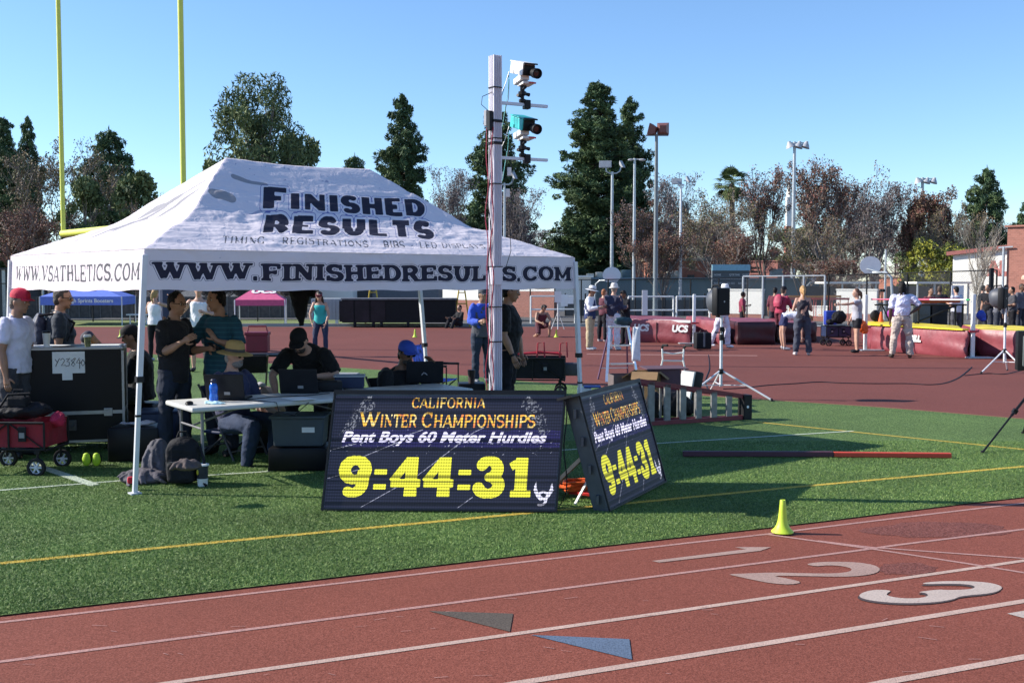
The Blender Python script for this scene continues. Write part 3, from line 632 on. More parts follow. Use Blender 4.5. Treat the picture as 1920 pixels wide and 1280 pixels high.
    for u0, v0, u1, v1 in ((0, 0, 1, 0), (0, 1, 1, 1), (0, 0, 0, 1), (1, 0, 1, 1)):
        a, b = pt(u0, v0, .006), pt(u1, v1, .006); mb.beam(a + (uu if u0 == u1 and u0 == 0 else (-uu if u0 == u1 else Vector())) * .008 + (vv if v0 == v1 and v0 == 0 else (-vv if v0 == v1 else Vector())) * .008, b + (uu if u0 == u1 and u0 == 0 else (-uu if u0 == u1 else Vector())) * .008 + (vv if v0 == v1 and v0 == 0 else (-vv if v0 == v1 else Vector())) * .008, .014 if u0 != u1 else .0142, .0145 if u0 != u1 else .015, up=nrm)
    mb.build('rim', m_rim, root, world=True)
    return root, pt, nrm
D1 = H(600, 957, G(600, 960).y); B1 = G(600, 956, .02); B2 = G(1046, 960, .02)
root1, pt1, n1 = display('led_display', 'wide black LED display leaning before the mast, big yellow 9:44:31 facing the camera', B1, B2, H(1061, 735, B2.y + .18), H(628, 735, B1.y + .2), 1.0)
B3 = G(1141, 957, .02); B4 = G(1249, 905, .02)
root2, pt2, n2 = display('led_display', 'angled LED display turned to the right and seen obliquely, beside the wider one', B3, B4, H(1197, 712, B4.y + .13), H(1085, 743, B3.y + .08), .75, back=.13)
# black padding strip over the top of the angled display, side brackets with notches, stands
mb = MB(); mb.beam(pt2(-.12, 1.01, -.05), pt2(1.0, 1.01, -.05), .13, .02, up=n2.cross(Vector((0, 0, 1)))); mb.build('top_cover', m_rim, root2, world=True)
mb = MB()
for v in (.12, .38, .62, .86): mb.box(pt2(-.008, v, -.065), (.02, .06, .07), rot=(0, 0, 0))
for i in range(2): mb.beam(pt2(.1 + .7 * i, .5, -.13), Vector((pt2(.1 + .7 * i, .5, -.13).x - .35, pt2(.1 + .7 * i, .5, -.13).y + .25, .03)), .03, .03)
mb.build('bracket', m_cab, root2, world=True)
mb = MB(); mb.beam(pt1(.0, 1.01, -.05), pt1(1.0, 1.01, -.05), .09, .016, up=n1.cross(Vector((1, 0, 0)))); mb.build('top_cover', m_rim, root1, world=True)
mb = MB()
for i in range(3):
    a = pt1(.08 + .42 * i, .75, -.12); mb.beam(a, (a.x, a.y + .55, .03), .03, .03); mb.beam((a.x, a.y + .55, .03), pt1(.08 + .42 * i, .03, -.12), .03, .03)
mb.build('stand', m_cab, root1, world=True)
# ================================================================ camera mast
mbase = H(929, 640, 8.98); mbase.z = 0; MA = R(34); MH = H(929, 105, 8.98).z
mast = thing('camera_mast', 'tall silver aluminium mast carrying the finish cameras behind the wide display', 'mast', mbase)
Mrot = Euler((0, 0, MA)).to_matrix()
def mp(x, y, z): return mbase + Mrot @ Vector((x, y, 0)) + Vector((0, 0, z))
m_mast = mat('mast_aluminium', (.56, .54, .60), .45, metal=.12, var=.06, scale=12)
hw = .040; g = .0055; d_ = .008
# T-slot outline: three grooves a side
prof = []
def side(p0, p1):
    out_ = []
    t_ = Vector((p1[0] - p0[0], p1[1] - p0[1])); Lh = t_.length; t_.normalize(); n_ = Vector((-t_.y, t_.x))
    out_.append(Vector(p0))
    for c in (.25, .5, .75):
        q = Vector(p0) + t_ * Lh * c
        out_ += [q - t_ * g, q - t_ * g + n_ * d_, q + t_ * g + n_ * d_, q + t_ * g]
    return out_
cs = [(-hw, -hw), (hw, -hw), (hw, hw), (-hw, hw)]
for i in range(4): prof += side(cs[i], cs[(i + 1) % 4])
mb = MB(); n_ = len(prof)
zs = [.02, MH]
vs = [tuple(mp(p.x, p.y, z)) for z in zs for p in prof]
fs = [(i, (i + 1) % n_, n_ + (i + 1) % n_, n_ + i) for i in range(n_)] + [tuple(range(n_, 2 * n_)), tuple(range(n_))[::-1]]
mb.add(vs, fs); mb.build('column', m_mast, mast, world=True)
zj = H(929, 517, 8.98).z
mb = MB(); mb.box(mp(-hw - .003, 0, zj), (.005, .078, .15), M=Mrot); mb.box(mp(0, -hw - .003, zj), (.078, .005, .15), M=Mrot); jp = mb.build('joint_plate', m_mast, mast, world=True)
mb = MB()
for i in range(4):
    for j in (-1, 1):
        for k in (-1, 0, 1):
            z = zj - .056 + i * .037
            if k: mb.box(mp(k * .022, -hw - .006, z), (.008, .004, .008), M=Mrot); mb.box(mp(-hw - .006, k * .022, z), (.004, .008, .008), M=Mrot)
    break
for i in range(4):
    for k in (-.022, .006, .026):
        z = zj - .056 + i * .037; mb.box(mp(k, -hw - .007, z), (.008, .004, .008), M=Mrot); mb.box(mp(-hw - .007, k, z), (.004, .008, .008), M=Mrot)
mb.build('bolt', m_blk, jp, world=True).name = 'bolt' if False else 'bolt_rows'
mb = MB()
for py in (228, 269): 
    z = H(929, py, 8.98).z; mb.box(mp(0, 0, z), (.092, .092, .022), M=Mrot)
for py in (165, 260, 345, 500, 575, 640):
    z = H(929, py, 8.98).z; mb.box(mp(-.004, -.004, z), (.086, .086, .008), M=Mrot)
mb.build('strap', m_blk, mast, world=True)
mb = MB(); mb.box(mp(-.06, -.01, H(929, 228, 8.98).z), (.035, .045, .16), M=Mrot, bev=.004); mb.build('power_box', m_blk, mast, world=True)
mb = MB(); mb.box(mp(-.062, .04, H(929, 222, 8.98).z), (.03, .04, .13), M=Mrot, bev=.004); mb.build('grey_box', mat('grey_plastic', (.25, .25, .27), .5), mast, world=True)
m_redc = mat('red_cable', (.35, .02, .05), .5); m_blkc = mat('black_cable', (.015, .015, .02), .5)
r_ = random.Random(2)
for k, mm in ((0, m_redc), (1, m_blkc), (2, m_redc)):
    pts = []
    for i in range(60):
        z = .25 + (H(929, 240, 8.98).z - .25) * i / 59; pts.append(mp(-.052 - .006 * k, -.03 + .03 * k + .012 * math.sin(i * .7 + k), z + 0) + Vector((.008 * math.sin(i * .45 + 2 * k), 0, 0)))
    MB().tube(pts, .004, 6).build('cable', mm, mast, world=True, smooth=True)
pts = [mp(-.045, -.02, H(929, 175, 8.98).z), mp(-.14, -.02, H(929, 185, 8.98).z), mp(-.15, -.02, H(929, 200, 8.98).z), mp(-.07, -.02, H(929, 212, 8.98).z)]
MB().tube(pts, .003, 6).build('cable', m_blkc, mast, world=True, smooth=True)
m_w = mat('white_metal', (.75, .74, .72), .4, var=.08); m_rail = mat('rail_aluminium', (.50, .49, .54), .4, metal=.4, var=.08); m_teal = mat('teal_tape', (.03, .42, .42), .5, var=.2)
m_glass = mat('lens_glass', (.01, .01, .012), .08, var=0, coat=1)
def rail(py):
    a = H(940, py - 1, 8.98 + .0); a = mp(.04, 0, a.z); b = H(1026, py + 8, 9.2); mb = MB(); mb.beam(a, Vector((b.x, b.y, a.z)), .028, .024); return mb.build('cross_rail', m_rail, mast, world=True), Vector((b.x, b.y, a.z))
for q, (py, shell, lab) in enumerate(((193, m_w, 'white box finish camera clamped on the upper rail of the mast'), (296, m_teal, 'finish camera in a teal cover clamped on the lower rail of the mast'))):
    o, end = rail(py); base = mp(.04, 0, end.z).lerp(end, .52)
    ct = thing('finish_camera', lab, 'camera', (base.x, base.y, end.z + .012), R(25), group='finish line cameras on the mast')
    zc = .285; T_ = Euler((R(15), 0, R(0))).to_matrix()
    def tp(x, y, z): return T_ @ Vector((x, y, z)) + Vector((-.02, 0, zc))
    mb = MB(); mb.box(tp(0, 0, 0), (.115, .25, .095), M=T_, bev=.006); mb.box(tp(0, -.01, .055), (.125, .27, .008), M=T_); mb.box(tp(-.035, .06, -.03), (.06, .05, .03), M=T_); bd = mb.build('body', shell, ct, bevel=0)
    mb = MB(); mb.box(tp(.0, -.13, -.002), (.10, .014, .085), M=T_); mb.box(tp(0, -.15, .054), (.12, .03, .012), M=T_); mb.build('front_plate', m_blk, ct)
    mb = MB(); Mx = T_ @ Euler((R(90), 0, 0)).to_matrix(); mb.lathe([(.028, 0), (.03, .05), (.041, .06), (.043, .12), (.037, .122), (.034, .10)], c=tp(.025, -.13, -.015), n=20, M=Mx); ln = mb.build('lens', m_blk, ct, smooth=True)
    mb = MB(); mb.lathe([(.0335, 0), (.030, .004), (.001, .008)], c=tp(.025, -.225, -.015), n=20, M=Mx); mb.build('lens_glass', m_glass, ct, smooth=True)
    mb = MB(); mb.box((-.03, 0, .195), (.08, .15, .05), rot=(R(-10), 0, 0), bev=.005); mb.box((0, -.03, .155), (.10, .12, .018), rot=(R(-4), 0, 0)); mb.build('mount_plate', m_w, ct)
    mb = MB(); mb.box((.03, -.095, .157), (.06, .012, .012)); mb.build('red_label', mat('red_label', (.5, .05, .06), .5), ct)
    mb = MB(); mb.lathe([(.02, 0), (.03, .012), (.03, .03), (.016, .036), (.016, .06), (.034, .066), (.034, .095), (.02, .10), (.02, .15)], c=(-.02, 0, 0), n=12)
    mb.tube([(-.02, 0, .05), (-.075, -.02, .06)], [.009, .014], 8); mb.tube([(-.02, 0, .085), (.05, .01, .075)], [.01, .016], 8); mb.tube([(-.02, 0, .11), (-.02, -.06, .125)], [.01, .014], 8)
    mb.box((.02, 0, -.01), (.055, .06, .075), bev=.006); mb.build('gear_head', m_blk, ct)
    r_ = random.Random(q + 5)
    for k in range(4):
        a = Vector((-.12, .05, .20 + .02 * k)); b = Vector((-.17 - .02 * k, .08, -.15 - .08 * k)); pts = [a.lerp(b, i / 12) + Vector((-.05 * math.sin(i / 12 * 3.14) * (1 if k % 2 else -.4), 0, .02 * math.sin(i + k))) for i in range(13)]
        MB().tube(pts, .0028, 5).build('cable', (m_blkc, m_blkc, mat('teal_cable', (.02, .35, .35), .5), m_w)[k], ct, smooth=True)
# small junction boxes hanging under the lower camera
for k, (px, py) in enumerate(((955, 322), (952, 362))):
    c = H(px, py, 9.02); mb = MB(); mb.box(c, (.035, .03, .07), bev=.004); mb.build('junction_box', m_w, mast, world=True)
MB().tube([H(958, 300, 9.02), H(962, 350, 9.02), H(955, 410, 9.02), H(958, 470, 9.02), H(943, 520, 9.0)], .0028, 5).build('cable', m_blkc, mast, world=True, smooth=True)
# ================================================================ people
def remesh(mb, vox, smooth=2, disp=0, dscale=9, seed=0):
    me = bpy.data.meshes.new('t'); me.from_pydata(mb.v, [], mb.f); o = bpy.data.objects.new('t', me); COL.objects.link(o)
    m = o.modifiers.new('r', 'REMESH'); m.mode = 'VOXEL'; m.voxel_size = vox; m.adaptivity = 0
    if smooth: s = o.modifiers.new('s', 'SMOOTH'); s.factor = .5; s.iterations = smooth
    dg = bpy.context.evaluated_depsgraph_get(); e = bpy.data.meshes.new_from_object(o.evaluated_get(dg))
    bpy.data.objects.remove(o); bpy.data.meshes.remove(me)
    n = len(e.vertices); co = np.empty(n * 3, np.float32); e.vertices.foreach_get('co', co); co = co.reshape(-1, 3)
    if disp:
        no = np.empty(n * 3, np.float32); e.vertices.foreach_get('normal', no); no = no.reshape(-1, 3)
        r = np.random.RandomState(seed); d = np.zeros(n)
        for i in range(9):
            k = r.normal(size=3); k /= np.linalg.norm(k); k[2] *= .6; f = dscale * 2 ** (i / 3.5)
            d += (1 - np.abs(np.sin(co @ k * f + 1.7 * np.sin(co[:, 2] * f * .5 + i) + r.uniform(0, 6))) * 2) / (1 + i * .35)
        co = co + no * (d * disp / 3)[:, None]
    out = MB(); out.v = [tuple(map(float, p)) for p in co]
    out.f = [tuple(p.vertices) for p in e.polygons]; out.m = [0] * len(out.f); bpy.data.meshes.remove(e)
    return out
def sweep(mb, path, rad, side, n=14):
    """elliptic tube: rad = [(half width along side, half depth)]"""
    path = [Vector(p) for p in path]; vs = []; fs = []; side = Vector(side)
    for i, p in enumerate(path):
        t = (path[min(i + 1, len(path) - 1)] - path[max(0, i - 1)]).normalized(); s = (side - t * side.dot(t)).normalized(); b = t.cross(s)
        for j in range(n):
            q = 2 * math.pi * j / n; vs.append(p + s * math.cos(q) * rad[i][0] + b * math.sin(q) * rad[i][1])
    k = len(path)
    for i in range(k - 1):
        for j in range(n): fs.append((i * n + j, i * n + (j + 1) % n, (i + 1) * n + (j + 1) % n, (i + 1) * n + j))
    fs.append(tuple(range(n))[::-1]); fs.append(tuple((k - 1) * n + j for j in range(n)))
    mb.add(vs, fs)
def nv(v): return Vector(v).normalized()
SK = {'light': (.48, .27, .19), 'tan': (.33, .18, .115), 'brown': (.17, .085, .05), 'dark': (.07, .035, .022)}
def skin_mats(tone, hairc):
    return [mat('skin_' + tone, SK[tone], .55, var=.12, scale=14), mat('eye_white', (.55, .52, .5), .3, var=0), mat('eye_dark', (.01, .008, .006), .2, var=0), mat('lips_' + tone, tuple(c * .6 for c in SK[tone]), .5, var=0), mat('hair_%.2f_%.2f' % hairc[:2], hairc, .6, var=.35, scale=60, bump=.4, bscale=90)]
def person(label, loc, rz=0, H=1.75, g=1.0, pose=None, tone='tan', hair=(.015, .01, .008), hairstyle='short', top=None, sleeve=.5, topc=(.02, .02, .025), topm=None, bottom=1.0, botc=(.02, .025, .04), loose=1.0, shoec=(.02, .02, .02), hat=None, hatc=(.02, .02, .02), near=False, female=False, grp=None, glasses=None, collar=False, topmat=None, botmat=None, parts=None, tuck=False, mirror=False, beard=None):
    P = dict(lean=(0, 0, 1), tl=(.06, 0, -1), tr=(-.06, 0, -1), sl=(0, .03, -1), sr=(0, .03, -1), ul=(.18, .03, -1), ur=(-.18, .03, -1), fl=(.05, -.2, -1), fr=(-.05, -.2, -1), look=(0, -1, 0), hd=None)
    if pose: P.update(pose)
    root = thing('person', label, 'person', loc, rz, group=grp)
    S = H / 1.75; vox = .0115 if near else .02
    up = nv(P['lean']); X = Vector((1, 0, 0)); tw = P.get('twist', 0)
    X = Matrix.Rotation(tw, 3, 'Z') @ X
    side = (X - up * X.dot(up)).normalized(); fw = side.cross(up); fw = -fw if fw.y > 0 and not tw else fw
    fw = up.cross(side); fw = fw if fw.y < 0 or abs(tw) > 1.5 else -fw
    hw_ = .093 * S; TH_, SH = .43 * S, .425 * S
    thigh = {}; hipL = Vector((hw_, 0, 0)); hipR = Vector((-hw_, 0, 0))
    kl, kr = hipL + nv(P['tl']) * TH_, hipR + nv(P['tr']) * TH_
    al, ar = kl + nv(P['sl']) * SH, kr + nv(P['sr']) * SH
    pz = P.get('pz'); 
    if pz is None: pz = .075 * S - min(al.z, ar.z)
    pel = Vector((0, 0, pz)); hipL, hipR, kl, kr, al, ar = [p + pel for p in (hipL, hipR, kl, kr, al, ar)]
    bend = P.get('bend')   # upper-back direction
    up2 = nv(bend) if bend else up
    waist = pel + up * .17 * S; chest = waist + (up + up2).normalized() * .17 * S; neck = chest + up2 * .17 * S
    side2 = (side - up2 * side.dot(up2)).normalized(); fw2 = up2.cross(side2); fw2 = fw2 if fw2.dot(fw) > 0 else -fw2
    sw = (.150 if female else .172) * S * (1 + .3 * (g - 1)); sh0 = neck - up2 * .052 * S
    shl, shr = sh0 + side2 * sw, sh0 - side2 * sw
    shr += Vector(P.get('dshr', (0, 0, 0))); shl += Vector(P.get('dshl', (0, 0, 0)))
    el, er = shl + nv(P['ul']) * .29 * S, shr + nv(P['ur']) * .29 * S
    wl, wr = el + nv(P['fl']) * .255 * S, er + nv(P['fr']) * .255 * S
    hf = nv(P['look']); hu0 = nv(P['hd']) if P['hd'] else (up2 + Vector((0, 0, 1.2))).normalized()
    hl = hu0.cross(hf) ; hl = hl.normalized() * 1.0
    hu = hf.cross(hl).normalized(); hu = hu if hu.dot(hu0) > 0 else -hu
    hl = hf.cross(hu).normalized()
    hb = neck + hu0 * .075 * S + hf * .02 * S; hc = hb + hu * .095 * S + hf * .015 * S
    HM = Matrix((hl, -hf, hu)).transposed()      # local head frame: x sideways, -y face, z up
    gd = g
    tor = [(pel - up * .06 * S, .135, .11), (pel + up * .03 * S, .165 if not female else .17, .12), (waist, .15 * (gd if not female else .88), .108 * gd), (chest - up2 * .02 * S, .165 * (1 if not female else .93), .122 * (1 + (gd - 1) * .7)), (chest + up2 * .08 * S, .172 if not female else .15, .112), (neck - up2 * .045 * S, .155 if not female else .135, .092), (neck - up2 * .015 * S, .095, .075), (neck + up2 * .02 * S, .065, .062)]
    tp_ = [t[0] for t in tor]
    def limb(mb, a, b, c, r, inf=0, s=side, f0=0, f1=2.0):
        """three radii r=(top, mid joint, end); f0..f1 in 0..2 along the two bones"""
        pts = []
        for i in range(13):
            f = f0 + (f1 - f0) * i / 12
            p = a.lerp(b, f) if f <= 1 else b.lerp(c, f - 1)
            ra = r[0] + (r[1] - r[0]) * f if f <= 1 else r[1] + (r[2] - r[1]) * (f - 1)
            ra += (.010 * S * math.sin(min(1, f) * 3.14) if f < 1 else .012 * S * max(0, math.sin((f - 1) * 3.6)) * (1 - (f - 1) * .5))
            pts.append((p, ra * S + inf))
        mb.tube([q[0] for q in pts], [q[1] for q in pts], 12)
        return pts
    AR = (.052 * (1 + (g - 1) * .5), .040, .026); LR = (.082 * (1 + (g - 1) * .4), .054, .036)
    if female: AR = (.041, .033, .023); LR = (.08, .05, .034)
    b = MB()
    sweep(b, tp_, [(q[1] * S, q[2] * S) for q in tor], side)
    b.tube([neck - up2 * .03 * S, hb + hu * .03 * S], [.062 * S, .054 * S], 12)
    b.ell(hc + hu * .012 * S, (.074 * S, .094 * S, .108 * S), 18, 14, M=HM)                      # skull
    b.ell(hc + hf * .025 * S - hu * .055 * S, (.056 * S, .060 * S, .062 * S), 14, 10, M=HM)      # jaw
    b.ell(hc + hf * .066 * S - hu * .098 * S, (.024 * S, .022 * S, .018 * S), 8, 6, M=HM)        # chin
    b.tube([hc + hf * .088 * S + hu * .012 * S, hc + hf * .112 * S - hu * .026 * S], [.009 * S, .016 * S], 8)  # nose
    b.ell(hc + hf * .084 * S + hu * .022 * S, (.05 * S, .014 * S, .010 * S), 10, 6, M=HM)        # brow
    b.ell(hc + hf * .088 * S - hu * .056 * S, (.024 * S, .012 * S, .010 * S), 8, 6, M=HM)        # lips
    for s in (-1, 1):
        b.ell(hc + hl * s * .075 * S - hu * .008 * S - hf * .004 * S, (.012 * S, .020 * S, .030 * S), 8, 6, M=HM)
    limb(b, shl, el, wl, AR); limb(b, shr, er, wr, AR)
    limb(b, hipL, kl, al, LR); limb(b, hipR, kr, ar, LR)
    b.ell(shl, (.05 * S,) * 3, 10, 8); b.ell(shr, (.05 * S,) * 3, 10, 8)
    toes = {}
    for k, (a_, kk) in enumerate(((al, P.get('footl')), (ar, P.get('footr')))):
        fd = nv(kk) if kk else nv((.12 if k == 0 else -.12, -1, 0))
        heel = a_ - fd * .04 * S; heel.z -= .035 * S; toe = a_ + fd * .165 * S; toe.z = heel.z - .01 * S + fd.z * .0
        if kk and fd.z < -.3: toe = a_ + fd * .18 * S
        toes[k] = (a_, heel, toe, fd)
        b.tube([a_, heel + Vector((0, 0, .005))], [.036 * S, .035 * S], 10); b.tube([heel, heel.lerp(toe, .6), toe], [.034 * S, .036 * S, .024 * S], 10)
    hands = []
    for sgn, wv, ev, hd_ in ((1, wl, el, P.get('hl')), (-1, wr, er, P.get('hr'))):
        d = nv(hd_) if hd_ else (wv - ev).normalized(); pn = P.get('pl' if sgn > 0 else 'pr')
        inn = nv(pn) if pn else (-side * sgn); inn = (inn - d * inn.dot(d)).normalized(); ac = d.cross(inn).normalized()  # palm normal = inn
        b.tube([wv, wv + d * .03 * S], [.024 * S, .027 * S], 10)
        hb_ = MB(); 
        sweep(b, [wv + d * .01 * S, wv + d * .05 * S, wv + d * .088 * S], [(.026 * S, .018 * S), (.040 * S, .019 * S), (.038 * S, .014 * S)], ac)
        hands.append((wv, d, inn, ac, sgn))
    rb = remesh(b, vox, 2)
    curl = P.get('curl', .5)
    for wv, d, inn, ac, sgn in hands:
        for i, ln in enumerate((.068, .078, .073, .056)):
            o = wv + d * .082 * S + ac * (i - 1.5) * .0185 * S
            p = [o, o + (d + inn * curl * .3).normalized() * ln * .45 * S]; p.append(p[-1] + (d + inn * curl * 1.0).normalized() * ln * .32 * S); p.append(p[-1] + (d + inn * curl * 2.0).normalized() * ln * .26 * S)
            rb.tube(p, [.0095 * S, .0085 * S, .008 * S, .006 * S], 6)
        f_ = Vector((0, -1, 0)); ta = ac if (ac.dot(f_) > 0) else -ac
        o = wv + d * .028 * S + ta * .030 * S
        rb.tube([o, o + (ta * .8 + d * .7 + inn * .4).normalized() * .036 * S, o + (ta * .9 + d * 1.4 + inn * .8).normalized() * .068 * S], [.013 * S, .0105 * S, .008 * S], 6)
    for s in (-1, 1):
        e0 = hc + hf * .082 * S + hl * s * .031 * S + hu * .006 * S
        rb.mi(1).ell(e0, (.014 * S, .009 * S, .0085 * S), 8, 6, M=HM); rb.mi(2).ell(e0 + hf * .006 * S, (.0065 * S, .005 * S, .0065 * S), 8, 6, M=HM)
        rb.mi(4).tube([e0 + hu * .021 * S + hl * s * .016 * S, e0 + hu * .024 * S + hf * .006 * S, e0 + hu * .021 * S - hl * s * .016 * S], [.002, .0042 * S, .002], 5)
    rb.mi(3).ell(hc + hf * .098 * S - hu * .056 * S, (.022 * S, .006 * S, .005 * S), 8, 5, M=HM); rb.mi(0)
    rb.build('body', skin_mats(tone, hair), root, smooth=2)
    # ---- top
    if top:
        m = topmat or mat('cloth_%.3f_%.3f_%.3f' % topc, topc, .85, var=.14, scale=6, bump=.25, bscale=55, sheen=.1)
        t = MB(); inf = .014 * S + .004
        lo = P.get('hem', -.055 if not tuck else .03)
        path = [pel + up * lo * S, pel + up * .05 * S, waist, chest - up2 * .02 * S, chest + up2 * .08 * S, neck - up2 * (.040 if top != 'tank' else .055) * S]
        if top != 'tank': path += [neck - up2 * .012 * S]; path.append(neck + up2 * .008 * S)
        wds = [(.172, .132), (.172, .130), (.158 * g, .122 * g), (.172, .135 * (1 + (g - 1) * .7)), (.178, .124), (.165, .100), (.105, .082), (.070, .066)]
        if female: wds = [(.17, .125), (.166, .122), (.14, .106), (.158, .127), (.150, .112), (.10 if top == 'tank' else .143, .092), (.095, .075), (.066, .061)]
        sweep(t, path, [(a * S + inf * .9, c * S + inf * .9) for a, c in wds[:len(path)]], side, 18)
        if sleeve > 0:
            f1 = sleeve if sleeve <= 1 else sleeve
            for q in ((shl, el, wl), (shr, er, wr)):
                t.ell(q[0] + up2 * .004, (.068 * S,) * 3, 10, 8)
                limb(t, *q, tuple(r + .008 + (.006 if g > 1 else 0) for r in AR), inf=inf * .6, f1=f1)
        if top == 'hood': t.ell(neck - fw2 * .055 * S + up2 * .02 * S, (.09 * S, .06 * S, .06 * S), 10, 8)
        rt = remesh(t, vox * 1.05, 2, disp=.015 * S * loose, dscale=12, seed=len(label)); 
        rt.build('shirt' if top != 'jacket' else 'jacket', m, root, smooth=2)
        if collar:
            c = MB(); c.tube([neck + side2 * .07 * S + up2 * .012 * S, neck + fw2 * .058 * S - up2 * .022 * S + side2 * .02 * S], [.012 * S, .014 * S], 8); c.tube([neck - side2 * .07 * S + up2 * .012 * S, neck + fw2 * .058 * S - up2 * .022 * S - side2 * .02 * S], [.012 * S, .014 * S], 8)
            c.tube([neck + side2 * .07 * S + up2 * .012 * S, neck - fw2 * .066 * S + up2 * .03 * S, neck - side2 * .07 * S + up2 * .012 * S], .014 * S, 8); c.build('collar', m, root, smooth=True)
    if bottom:
        m = botmat or mat('cloth_%.3f_%.3f_%.3f' % botc, botc, .85, var=.14, scale=6, bump=.25, bscale=55)
        t = MB(); sweep(t, [pel - up * .07 * S, pel + up * .02 * S, pel + up * (.10 if tuck or top == 'tank' else .05) * S], [(.16 * S, .125 * S), (.172 * S, .127 * S), (.154 * S * (.96 if female else min(g, 1.12)), .116 * S * min(g, 1.12))], side, 16)
        ex = .010 + .016 * (loose - .4)
        for q in ((hipL, kl, al), (hipR, kr, ar)): limb(t, *q, tuple(r + ex for r in (LR[0] + .006, LR[1], LR[2] + .010 * loose)), inf=.004, f1=2 * bottom)
        remesh(t, vox * 1.05, 2, disp=.015 * S * loose, dscale=11, seed=3 + len(label)).build('trousers' if bottom > .6 else 'shorts', m, root, smooth=2)
    ms = mat('shoe_%.2f_%.2f' % shoec[:2], shoec, .5, var=.15); msol = mat('shoe_sole', (.35, .35, .34), .6)
    for k in (0, 1):
        a_, heel, toe, fd = toes[k]; t = MB(); z0 = Vector((0, 0, .008))
        t.tube([a_ + Vector((0, 0, .01)), heel + z0 * 1.5], [.044 * S, .042 * S], 10); t.tube([heel + z0, heel.lerp(toe, .55) + z0, toe + z0 * .6], [.041 * S, .045 * S, .032 * S], 12)
        remesh(t, vox * .9, 2).build('shoe', ms, root, smooth=2)
    # ---- hair and hats
    mh = skin_mats(tone, hair)[4]
    if hairstyle:
        t = MB()
        if hairstyle != 'bald':
            t.ell(hc + hu * .030 * S - hf * .014 * S, (.082 * S, .097 * S, .100 * S), 18, 14, M=HM); t.ell(hc - hu * .03 * S - hf * .045 * S, (.072 * S, .060 * S, .07 * S), 14, 10, M=HM)
            cut = MB()
            if hairstyle in ('pony', 'ponylow'):
                a = hc - hf * .09 * S + hu * (.05 if hairstyle == 'pony' else .0) * S
                t.tube([a, a - hf * .05 * S - hu * .03 * S, a - hf * .055 * S - hu * .14 * S, a - hf * .03 * S - hu * .24 * S, a - hf * .02 * S - hu * .30 * S], [.022 * S, .032 * S, .034 * S, .022 * S, .006 * S], 8)
            if hairstyle == 'long':
                for s in (-1, 1): t.tube([hc + hl * s * .06 * S + hu * .02 * S, hc + hl * s * .082 * S - hu * .08 * S, hc + hl * s * .095 * S - hu * .20 * S + hf * .03 * S, hc + hl * s * .09 * S - hu * .32 * S + hf * .06 * S], [.03 * S, .034 * S, .03 * S, .01 * S], 8)
                t.ell(hc - hu * .10 * S - hf * .05 * S, (.085 * S, .05 * S, .13 * S), 12, 10, M=HM)
            if hairstyle == 'dreads':
                r_ = random.Random(1)
                for i in range(26):
                    q = R(r_.uniform(20, 160)) ; d = (hl * math.cos(q) - hf * math.sin(q)); a = hc + d * .07 * S + hu * .05 * S
                    t.tube([a, a + d * .03 * S - hu * .08 * S, a + d * .035 * S - hu * r_.uniform(.15, .24) * S], [.018 * S, .016 * S, .010 * S], 6)
            if hairstyle == 'curly':
                r_ = random.Random(2)
                for i in range(26):
                    d = Vector((r_.gauss(0, 1), r_.gauss(0, 1), r_.gauss(0, 1))).normalized()
                    if d.dot(hf) > .35 and d.dot(hu) < .6: continue
                    t.ell(hc + hu * .035 * S + d * .09 * S, (.03 * S,) * 3, 6, 5)
            # keep the face clear
            rt = remesh(t, vox, 1, disp=.006 * S, dscale=40, seed=4)
            keep = []
            for f, fc in enumerate(rt.f):
                c = sum((Vector(rt.v[i]) for i in fc), Vector()) / len(fc) - hc
                if c.dot(hf) > .028 * S and c.dot(hu) < .062 * S and abs(c.dot(hl)) < .081 * S and hairstyle != 'long': continue
                if hairstyle == 'long' and c.dot(hf) > .05 * S and c.dot(hu) < .05 * S and abs(c.dot(hl)) < .05 * S: continue
                keep.append(fc)
            rt.f = keep; rt.m = [0] * len(keep); rt.build('hair', mh, root, smooth=2)
    if beard:
        t = MB(); t.ell(hc + hf * .042 * S - hu * .078 * S, (.058 * S, .055 * S, .045 * S), 14, 10, M=HM); t.ell(hc + hf * .092 * S - hu * .042 * S, (.032 * S, .012 * S, .008 * S), 8, 6, M=HM); remesh(t, vox, 1, disp=.004).build('beard', mat('beard_%.2f' % beard[0], beard, .8, var=.3, scale=80, bump=.4), root, smooth=2)
    if hat:
        mhat = hatc if not isinstance(hatc, tuple) else mat('hat_%.3f_%.3f_%.3f' % hatc, hatc, .8, var=.12, bump=.2)
        t = MB(); c = hc + hu * .050 * S
        def lp(x, y, z): return c + HM @ Vector((x * S, y * S, z * S))
        if hat == 'cap':
            t.lathe([(.092 * S, -.010 * S), (.093 * S, .02 * S), (.084 * S, .055 * S), (.060 * S, .080 * S), (.025 * S, .093 * S), (.001, .095 * S)], c=c, n=20, M=HM @ Matrix.Diagonal((.93, 1.12, 1)))
            ob = t.build('cap', mhat, root, smooth=True)
            t = MB(); vs = []; n = 12
            for z in (0, -.006):
                for i in range(n + 1):
                    q = math.pi * i / n; vs.append(lp(-.078 * math.cos(q), -.060, -.002 + z)); vs.append(lp(-.080 * math.cos(q), -.068 - .085 * math.sin(q) ** .7, -.012 + z - .012 * abs(math.cos(q))))
            o_ = 2 * (n + 1); fs = []
            for i in range(n):
                a = 2 * i; fs += [(a, a + 2, a + 3, a + 1), (o_ + a, o_ + a + 1, o_ + a + 3, o_ + a + 2), (a + 1, a + 3, o_ + a + 3, o_ + a + 1)]
            t.add(vs, fs); t.build('brim', mhat, ob, smooth=True)
        else:
            bw = {'sun': .175, 'bucket': .14, 'beanie': 0}[hat]
